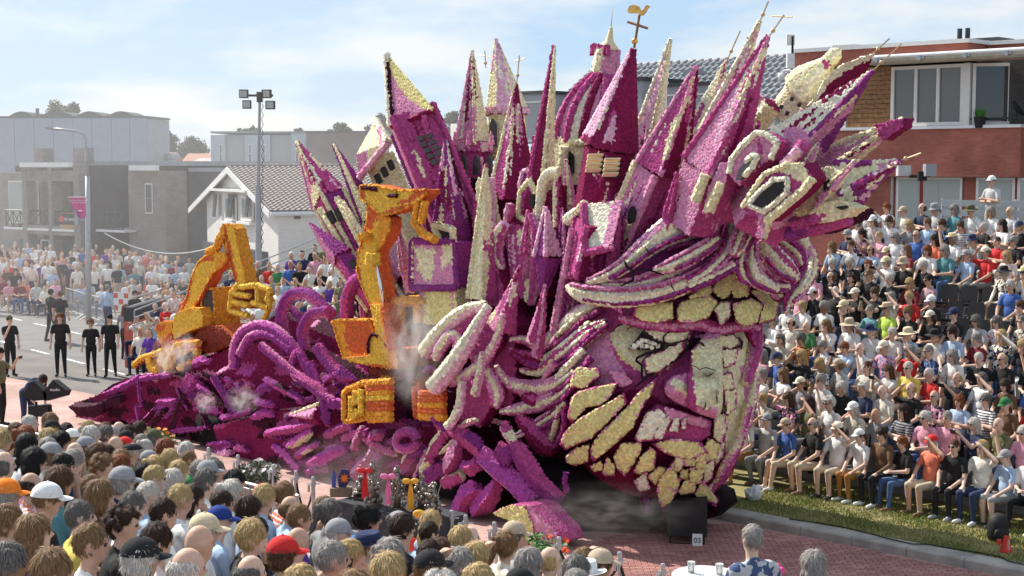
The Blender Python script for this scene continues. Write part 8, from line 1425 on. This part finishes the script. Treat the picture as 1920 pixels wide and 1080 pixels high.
tub(270, 842, .62, .62, (.85, .30, .06), 'tub of apricot flowers beside the rubble tail', 30, (.08, .18, .03)); tub(484, 892, .42, .42, (.75, .70, .68), 'tub of white flowers near the fence', 22, (.10, .12, .08)); tub(985, 1048, .62, .55, (.85, .10, .02), 'tub of orange-red flowers in front of the yellow claw', 34, (.05, .14, .03))
# pink flower bunch by the white table
q = at(1452, 1076, 12.6); t = thing('flower_vase', 'small bunch of pink flowers at the bottom edge by the patterned shirt', 'flowers', q); mb = MB(); mb.lathe((0, 0, 0), [(.03, -.18), (.045, -.02), (.03, 0)], 12); mb.build('vase', M_DKGREY, t)
for k in range(7): mb = MB(); a = k * .9; mb.ball((.06 * math.cos(a), .06 * math.sin(a), .03 + .02 * (k % 3)), .032, 8, 6); mb.build('blossom', mat('pink_bloom', (.75, .08, .30), .6, .2, 20), t)
# ------------------------------------------------------------------ black loudspeaker box with number board at the float's nose
q = gnd(1288, 1024); ang = math.atan2(-.12, 1); t = thing('loudspeaker_box', 'black box on a low frame under the beard with a white number board', 'box', q, ang); mb = MB(); mb.box((.0, .3, .46), (.66, .6, .60)); mb.build('cabinet', M_BLACK, t); mb = MB()
for s in (-.28, .28): mb.tube([(s, .05, .16), (s, .05, .02), (s, .5, .02), (s, .5, .16)], .016, 6)
mb.tube([(-.28, .05, .03), (.28, .05, .03)], .016, 6); mb.build('frame', M_BLACK, t); mb = MB(); mb.box((.17, -.045, .115), (.165, .015, .215)); mb.build('number_board', M_WHITE, t); text_obj('number', '03', t, (.17, -.056, .075), .125, M_BLACK)
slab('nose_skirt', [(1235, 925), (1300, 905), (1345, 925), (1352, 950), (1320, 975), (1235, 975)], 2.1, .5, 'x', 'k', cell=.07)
lock('base_lock', [(1290, 905), (1320, 925), (1345, 945)], [16, 14, 5], 1.9, 'mcymdx')
# things on the verge
q = gnd(1886, 1034, .14); t = thing('red_megaphone', 'red paper megaphone with white letters standing on the grass', 'megaphone', q); mb = MB(); mb.lathe((0, 0, 0), [(.10, 0), (.098, .01), (.035, .25), (.03, .26), (.028, .24)], 20); mb.build('cone', M_RED2, t); mb = MB(); mb.prism([(-.10, -.02, .1), (-.15, -.02, .12), (-.15, -.02, .19), (-.08, -.02, .2)], (0, .04, 0)); mb.build('handle', M_RED2, t); o = text_obj('lettering', 'BUITEN', t, (.01, -.083, .12), .05, M_WHITE, (R(75), R(-90), 0)); o.location = (.03, -.088, .125)
q = gnd(1880, 1020, .14); t = thing('backpack', 'black backpack on the grass behind the red megaphone', 'bag', q + Vector((.0, .25, 0))); mb = MB(); mb.lathe((0, 0, 0), [(.15, 0), (.18, .08), (.17, .3), (.12, .42), (.05, .45)], 14); o = mb.build('body', M_BLACK, t, smooth=True); mb = MB(); mb.ball((0, -.15, .14), .12, 10, 7, (1, .5, .9)); mb.build('pocket', M_BLACK, t, smooth=True)
q = gnd(1355, 925, .14); t = thing('blue_bottle', 'blue drinking bottle standing on the grass by the front row', 'bottle', q); mb = MB(); mb.lathe((0, 0, 0), [(.035, 0), (.037, .16), (.02, .2), (.018, .22)], 14); mb.build('body', mat('bottle_blue', (.02, .12, .42), .3, .1), t, smooth=True); mb = MB(); mb.lathe((0, 0, .22), [(.021, 0), (.021, .035)], 12); mb.build('cap', M_BLACK, t)
for px, py, c, lab in ((1412, 938, (.66, .67, .68), 'crumpled white plastic bag on the grass under the front row'),):
    q = gnd(px, py, .14); t = thing('bag', lab, 'bag', q); bm = bmesh.new(); ell_mesh(bm, (0, 0, .12), (.16, .12, .13)); ell_mesh(bm, (.05, 0, .2), (.09, .07, .08)); me = remesh(bm, .025, 1); ruffle(me, .06, 14, 1, px); me.materials.clear(); me.materials.append(mat('bag_%d' % px, c, .5, .15, 12)); link(bpy.data.objects.new('body', me), t)
# ------------------------------------------------------------------ video camera rig, barriers, podium at left
q = gnd(80, 835); t = thing('camera_rig', 'broadcast camera with folded black sun flags on a pole', 'camera', q); sc_ = FPX / q.y; zc = at(70, 745, q.y).z; mb = MB(); mb.tube([(-.12, 0, 0), (-.12, 0, zc - .1)], .03, 8); mb.build('pole', M_BLACK, t)
P_ = lambda x, y, d=0: at(x, y, q.y + d) - q
for nm, pl in (('sun_flag', [(40, 742), (62, 714), (87, 737), (87, 750), (62, 752)]), ('sun_flag', [(80, 736), (99, 712), (124, 732), (120, 742), (84, 752)])): mb = MB(); mb.prism([P_(*p) for p in pl], (.02, .35, -.04)); mb.build(nm, M_BLACK, t)
mb = MB(); mb.box(P_(75, 770), (.45, .3, .22)); mb.tube([P_(85, 772), P_(96, 770)], .09, 12); mb.build('camera_body', M_BLACK, t); mb = MB(); mb.tube([P_(55, 762), P_(95, 758)], .018, 6); mb.build('handle', M_STEEL, t); text_obj('lettering', 'studio', t, P_(103, 733, -.06), .09, M_WHITE)
def barrier(p0, p1, label):
    a, b = gnd(*p0), gnd(*p1); d = b - a; L_ = d.length; t = thing('crowd_barrier', label, 'barrier', a, math.atan2(d.y, d.x), 'crowd barriers beside the road'); mb = MB(); mb.tube([(0, 0, .12), (0, 0, 1.05), (.08, 0, 1.1), (L_ - .08, 0, 1.1), (L_, 0, 1.05), (L_, 0, .12)], .02, 6); mb.tube([(0, 0, .2), (L_, 0, .2)], .018, 6); mb.build('frame', M_STEEL, t); n = int(L_ / .13)
    for k in range(1, n): mb = MB(); mb.tube([(L_ * k / n, 0, .2), (L_ * k / n, 0, 1.1)], .009, 5); mb.build('bar', M_STEEL, t)
    for x in (.25, L_ - .25): mb = MB(); mb.tube([(x, -.3, .02), (x, 0, .2), (x, .3, .02)], .018, 5); mb.build('foot', M_STEEL, t)
barrier((124, 588), (158, 600), 'steel crowd barrier nearest the left crowd'); barrier((160, 600), (194, 612), 'steel crowd barrier beside the man in pale blue'); barrier((252, 680), (276, 660), 'steel barrier in front of the red podium')
q = gnd(228, 600); t = thing('traffic_board', 'red and white chequered traffic board behind the barrier', 'sign', q, R(-20)); mb = MB(); mb.box((0, 0, .75), (.75, .03, .8)); mb.build('panel', M_WHITE, t)
for i in range(3):
    for j in range(3):
        if (i + j) % 2 == 0: mb = MB(); mb.box((-.25 + .25 * i, -.02, .5 + .25 * j), (.2, .012, .2)); mb.build('red_square', M_RED2, t)
for s in (-.3, .3): mb = MB(); mb.tube([(s, .03, 0), (s, .03, .8)], .02, 6); mb.build('leg', M_STEEL, t)
q0, q1 = gnd(252, 690), gnd(303, 668); t = thing('red_podium', 'red panelled end of the stand with a dark top band', 'podium', q0); d = q1 - q0; mb = MB(); nn_ = Vector((-d.y, d.x, 0)).normalized(); nn_ = nn_ if nn_.y > 0 else -nn_; mb.prism([Vector((0, 0, .02)), d + Vector((0, 0, .02)), d + Vector((0, 0, 1.45)), Vector((0, 0, 1.45))], nn_ * .3); mb.build('red_panel', mat('podium_red', (.60, .13, .09), .6, .1), t); mb = MB(); mb.prism([Vector((0, 0, 1.453)), d + Vector((0, 0, 1.453)), d + Vector((0, 0, 1.9)), Vector((0, 0, 1.9))], nn_ * .3); mb.build('dark_band', M_DKGREY, t)
for z in (1.95, 2.2): mb = MB(); mb.tube([Vector((0, 0, z)), d + Vector((0, 0, z))], .024, 6); mb.build('top_rail', M_STEEL, t)
# ------------------------------------------------------------------ lamp post, pennant, light mast, wires
LY = 59.0; b = at(164, 500, LY); t = thing('street_lamp', 'tall grey street lamp with curved arm and pink pennant', 'street lamp', (b.x, LY, 0)); G = lambda x, y, d=0: at(x, y, LY + d) - t.location; mb = MB(); mb.tube([(0, 0, 0), G(164, 330)], [.12, .09], 10); mb.tube([G(164, 330), G(161, 290), G(160, 262), G(157, 252), G(148, 247), G(120, 243), G(100, 241)], [.085, .075, .07, .065, .06, .05, .04], 8); mb.build('post', M_STEEL, t, smooth=True); mb = MB(); mb.prism([G(83, 239), G(104, 238), G(110, 241), G(104, 245), G(86, 242)], (0, .3, 0)); mb.build('lamp_head', M_LEAD, t)
pn = thing('pink_pennant', 'pink triangular festival pennant hung from the street lamp', 'banner', t.location); mb = MB(); mb.prism([G(129, 371, -.1), G(160, 371, -.1), G(161, 405, -.1), G(152, 418, -.1), G(146, 408, -.1)], (0, .03, 0)); mb.build('cloth', mat('pennant_pink', (.60, .06, .25), .7, .15, 2), pn); mb = MB(); mb.tube([G(128, 370, -.1), G(163, 370, -.1)], .025, 6); mb.build('bar', M_STEEL, pn)
for x, y, s, w in ((146, 377, 'ZONDAG, MAANDAG', .075), (147, 381, '7 EN 8 SEPTEMBER', .075)): text_obj('lettering', s, pn, G(x, y, -.14), w, M_WHITE)
mb = MB(); mb.box(G(150, 395, -.14), (.16, .01, .05)); mb.build('white_mark', M_WHITE, pn); mb = MB(); mb.prism([G(143, 392, -.13), G(146, 393, -.13), G(151, 410, -.13), G(149, 411, -.13)], (0, .01, 0)); mb.build('purple_stroke', mat('pennant_purple', (.16, .05, .28), .7, .1), pn)
hn = thing('horn_speaker', 'small grey horn loudspeaker clamped to the lamp post', 'speaker', t.location + G(157, 412, -.2)); mb = MB(); mb.lathe((0, 0, 0), [(.05, .0), (.08, .15), (.2, .32), (.19, .32)], 14, (-.7, -.6, -.1)); mb.build('horn', M_LEAD, hn)
MY = 57.0; b = at(484, 480, MY); t = thing('light_mast', 'slim mast carrying four black floodlights', 'light mast', (b.x, MY, 0)); G = lambda x, y, d=0: at(x, y, MY + d) - t.location; mb = MB(); mb.tube([(0, 0, 0), G(484, 350)], .12, 8); mb.tube([G(484, 350), G(487, 190)], [.07, .05], 8); mb.build('pole', M_LEAD, t); mb = MB(); mb.tube([G(452, 179), G(512, 179)], .045, 6); mb.box(G(487, 182), (.2, .25, .38)); mb.build('crossbar', M_BLACK, t)
for x, y, a in ((457, 176, .3), (463, 196, .15), (500, 176, -.3), (507, 197, -.15)): mb = MB(); c = G(x, y); mb.box(c, (.34, .18, .32), (math.cos(a), math.sin(a), 0), (-math.sin(a), math.cos(a), 0)); o = mb.build('floodlight', M_BLACK, t); mb = MB(); mb.box(c + Vector((0, -.11, 0)), (.26, .02, .24), (math.cos(a), math.sin(a), 0), (-math.sin(a), math.cos(a), 0)); mb.build('lens', M_CURT, o)
mb = MB(); mb.tube([G(492 + 1.6 * math.sin(k * 1.3), 195 + k * 3.5) for k in range(78)], .015, 4); mb.build('cable', M_BLACK, t)
mb = MB(); A, B = at(196, 437, 66), at(390, 466, 64); mb.tube([A.lerp(B, k / 12) - Vector((0, 0, .5 * (1 - (k / 6 - 1) ** 2))) for k in range(13)], .025, 5); tag(mb.build('overhead_cable', M_ROOFEDGE), 'pale cable slung between the lamp post and the white house', 'cable')
# right: top rail of the stand, floodlight pole, aerial, wall camera
t = thing('stand_back_rail', 'grey boarded railing behind the top row of the stand', 'railing', uv(8, 17.2, 3.6)); o_ = t.location
for z in (4.75, 5.0, 5.25): mb = MB(); mb.prism([q - o_ for q in (uv(-2, 17.2, z), uv(-2, 17.24, z), uv(-2, 17.24, z + .16), uv(-2, 17.2, z + .16))], FH * 17); mb.build('rail_board', mat('rail_grey', (.40, .43, .44), .6, .1), t)
for k in range(9): q = uv(-2 + k * 2, 17.26, 3.7) - o_; mb = MB(); mb.tube([q, q + Vector((0, 0, 1.75))], .035, 6); mb.build('rail_post', M_STEEL, t)
q = fp(1728, 395, 17.6); t = thing('floodlight_pole', 'dark red pole with two grey floodlights behind the stand', 'light', (q.x, q.y, 0)); G = lambda x, y: fp(x, y, 17.6) - t.location; mb = MB(); mb.tube([(0, 0, 0), G(1728, 332)], .05, 8); mb.build('pole', mat('pole_red', (.25, .03, .03), .5, .1), t); mb = MB(); mb.tube([G(1706, 331), G(1745, 329)], .04, 6); mb.box(G(1729, 330), (.22, .15, .25)); mb.build('bracket', M_BLACK, t)
mb = MB(); mb.box(G(1694, 320), (.34, .25, .28)); mb.build('floodlight', mat('lamp_grey', (.5, .5, .5), .5, .1), t); mb = MB(); mb.box(G(1743, 319), (.28, .3, .32)); mb.build('floodlight', M_LEAD, t)
q = fp(1486, 90, 26.2); t = thing('antenna_mast', 'white panel antenna and cabinet at the corner of the red building', 'antenna', q); G = lambda x, y: fp(x, y, 26.2) - t.location; mb = MB(); mb.tube([G(1486, 100), G(1486, 68)], .04, 6); mb.build('pole', M_BLACK, t); mb = MB(); mb.box(G(1482, 75), (.28, .12, .36)); mb.build('panel', M_WHITE, t); mb = MB(); mb.box(G(1482, 114), (.26, .2, .5)); mb.build('cabinet', M_ROOFEDGE, t)
q = fp(1470, 138, 26.0); t = thing('dome_camera', 'white dome camera on a curved bracket by the roof band', 'camera', q); G = lambda x, y: fp(x, y, 26.0) - t.location; mb = MB(); mb.tube([G(1486, 136), G(1480, 132), G(1470, 133), G(1466, 140)], .05, 8); mb.build('bracket', M_WHITE, t); mb = MB(); mb.lathe(G(1466, 143), [(.12, .1), (.15, 0), (.12, -.1), (.05, -.16)], 14); mb.build('dome', M_WHITE, t, smooth=True)
# conifer by the white house
q = at(567, 470, 66); t = thing('conifer', 'young conifer against the white house wall', 'tree', (q.x, 66, 0)); mb = MB(); mb.tube([(0, 0, 0), (0, 0, 4)], [.07, .02], 6); mb.build('trunk', MATS['bark'], t); mb = MB(); hh = at(567, 412, 66).z
for k in range(1400):
    z = random.uniform(.15, 1) ** .8; r = (1 - z) * .9 * random.uniform(.3, 1) + .05; a = random.uniform(0, 6.28); c = Vector((r * math.cos(a), r * math.sin(a), z * hh)); u_ = Vector((math.cos(a), math.sin(a), random.uniform(-.4, .3))); w_ = Vector((-math.sin(a), math.cos(a), 0)); mb.add([c, c + u_ * .16 + w_ * .03, c + u_ * .22, c + u_ * .16 - w_ * .03], [(0, 1, 2, 3)])
mb.build('crown', mat('conifer_green', (.05, .085, .045), .8, .3, 4), t, fix=False)
# ------------------------------------------------------------------ drifting smoke
def smoke(name, c, r, dens, label, col=(.93, .92, .91), noise=True, sc=2.3):
    mb = MB(); mb.ball((0, 0, 0), 1.0, 24, 16); m = bpy.data.materials.new('smoke_' + name); m.use_nodes = True; t = m.node_tree; t.nodes.remove(t.nodes['Principled BSDF']); pv = t.nodes.new('ShaderNodeVolumePrincipled'); pv.inputs['Color'].default_value = col + (1,); pv.inputs['Anisotropy'].default_value = .2; t.links.new(pv.outputs['Volume'], t.nodes['Material Output'].inputs['Volume'])
    if noise:
        tcn = t.nodes.new('ShaderNodeTexCoord'); ln = t.nodes.new('ShaderNodeVectorMath'); ln.operation = 'LENGTH'; t.links.new(tcn.outputs['Object'], ln.inputs[0]); fo = t.nodes.new('ShaderNodeMapRange'); fo.inputs['From Min'].default_value = 1; fo.inputs['From Max'].default_value = .1; fo.interpolation_type = 'SMOOTHSTEP'; t.links.new(ln.outputs['Value'], fo.inputs['Value'])
        n = t.nodes.new('ShaderNodeTexNoise'); n.inputs['Scale'].default_value = sc; n.inputs['Detail'].default_value = 4; n.inputs['Distortion'].default_value = .6; t.links.new(tcn.outputs['Object'], n.inputs['Vector']); nr_ = t.nodes.new('ShaderNodeMapRange'); nr_.inputs['From Min'].default_value = .44; nr_.inputs['From Max'].default_value = .66; t.links.new(n.outputs['Fac'], nr_.inputs['Value']); ml = t.nodes.new('ShaderNodeMath'); ml.operation = 'MULTIPLY'; t.links.new(fo.outputs['Result'], ml.inputs[0]); t.links.new(nr_.outputs['Result'], ml.inputs[1]); m2 = t.nodes.new('ShaderNodeMath'); m2.operation = 'MULTIPLY'; m2.inputs[1].default_value = dens; t.links.new(ml.outputs[0], m2.inputs[0]); t.links.new(m2.outputs[0], pv.inputs['Density'])
    else: pv.inputs['Density'].default_value = dens
    o = mb.build(name, m); o.location = c; o.scale = r; return tag(o, label, 'smoke', kind='stuff')
smoke('smoke', (-20, 66, 5), (24, 25, 11), .0055, 'thin pale smoke drifting over the square behind the excavators', noise=False)
smoke('smoke', fp(775, 650, -.5), (.7, .7, 1.25), 2.2, 'white smoke beside the orange excavator cab'); smoke('smoke', fp(1140, 960, -.9), (1.6, .8, .55), .38, 'grey smoke rolling out under the giant beard', sc=4.0); smoke('smoke', fp(312, 668, .2), (.4, .4, .55), 4.0, 'white puff of smoke at the yellow excavator track'); smoke('smoke', fp(345, 660, .1), (.35, .35, .6), 4.0, 'second white puff of smoke at the yellow excavator track'); smoke('smoke', fp(455, 750, -.1), (.45, .4, .35), 3.0, 'small smoke puff over the rubble beams'); smoke('smoke', fp(690, 890, -.6), (2.2, .8, 1.0), .5, 'faint smoke behind the prize table'); smoke('smoke', fp(385, 755, -.1), (.3, .3, .3), 4.0, 'little smoke puff low on the rubble tail')

# fallen petals on the paving round the float
def petals():
    r = random.Random(9); mb = MB(); 
    for k in range(900):
        if k % 3: u = r.uniform(-12, 3); v = -abs(r.gauss(0, .9)) + .3
        else: u = r.uniform(2, 9); v = r.uniform(.5, 2.9)
        z = .034; c = uv(u, v, z); s = r.uniform(.008, .022); a = r.uniform(0, 6.28); e = Vector((math.cos(a), math.sin(a), .1)) * s; w = Vector((-math.sin(a), math.cos(a), 0)) * s * .6; mb.add([c - e, c + w, c + e + Vector((0, 0, s * .4)), c - w], [(0, 1, 2, 3)])
    tag(mb.build('petals', mat('fallen_petal', (.40, .08, .20), .7, .5, 3), fix=False), 'loose pink petals scattered on the paving round the float', 'petals', kind='stuff')
petals()
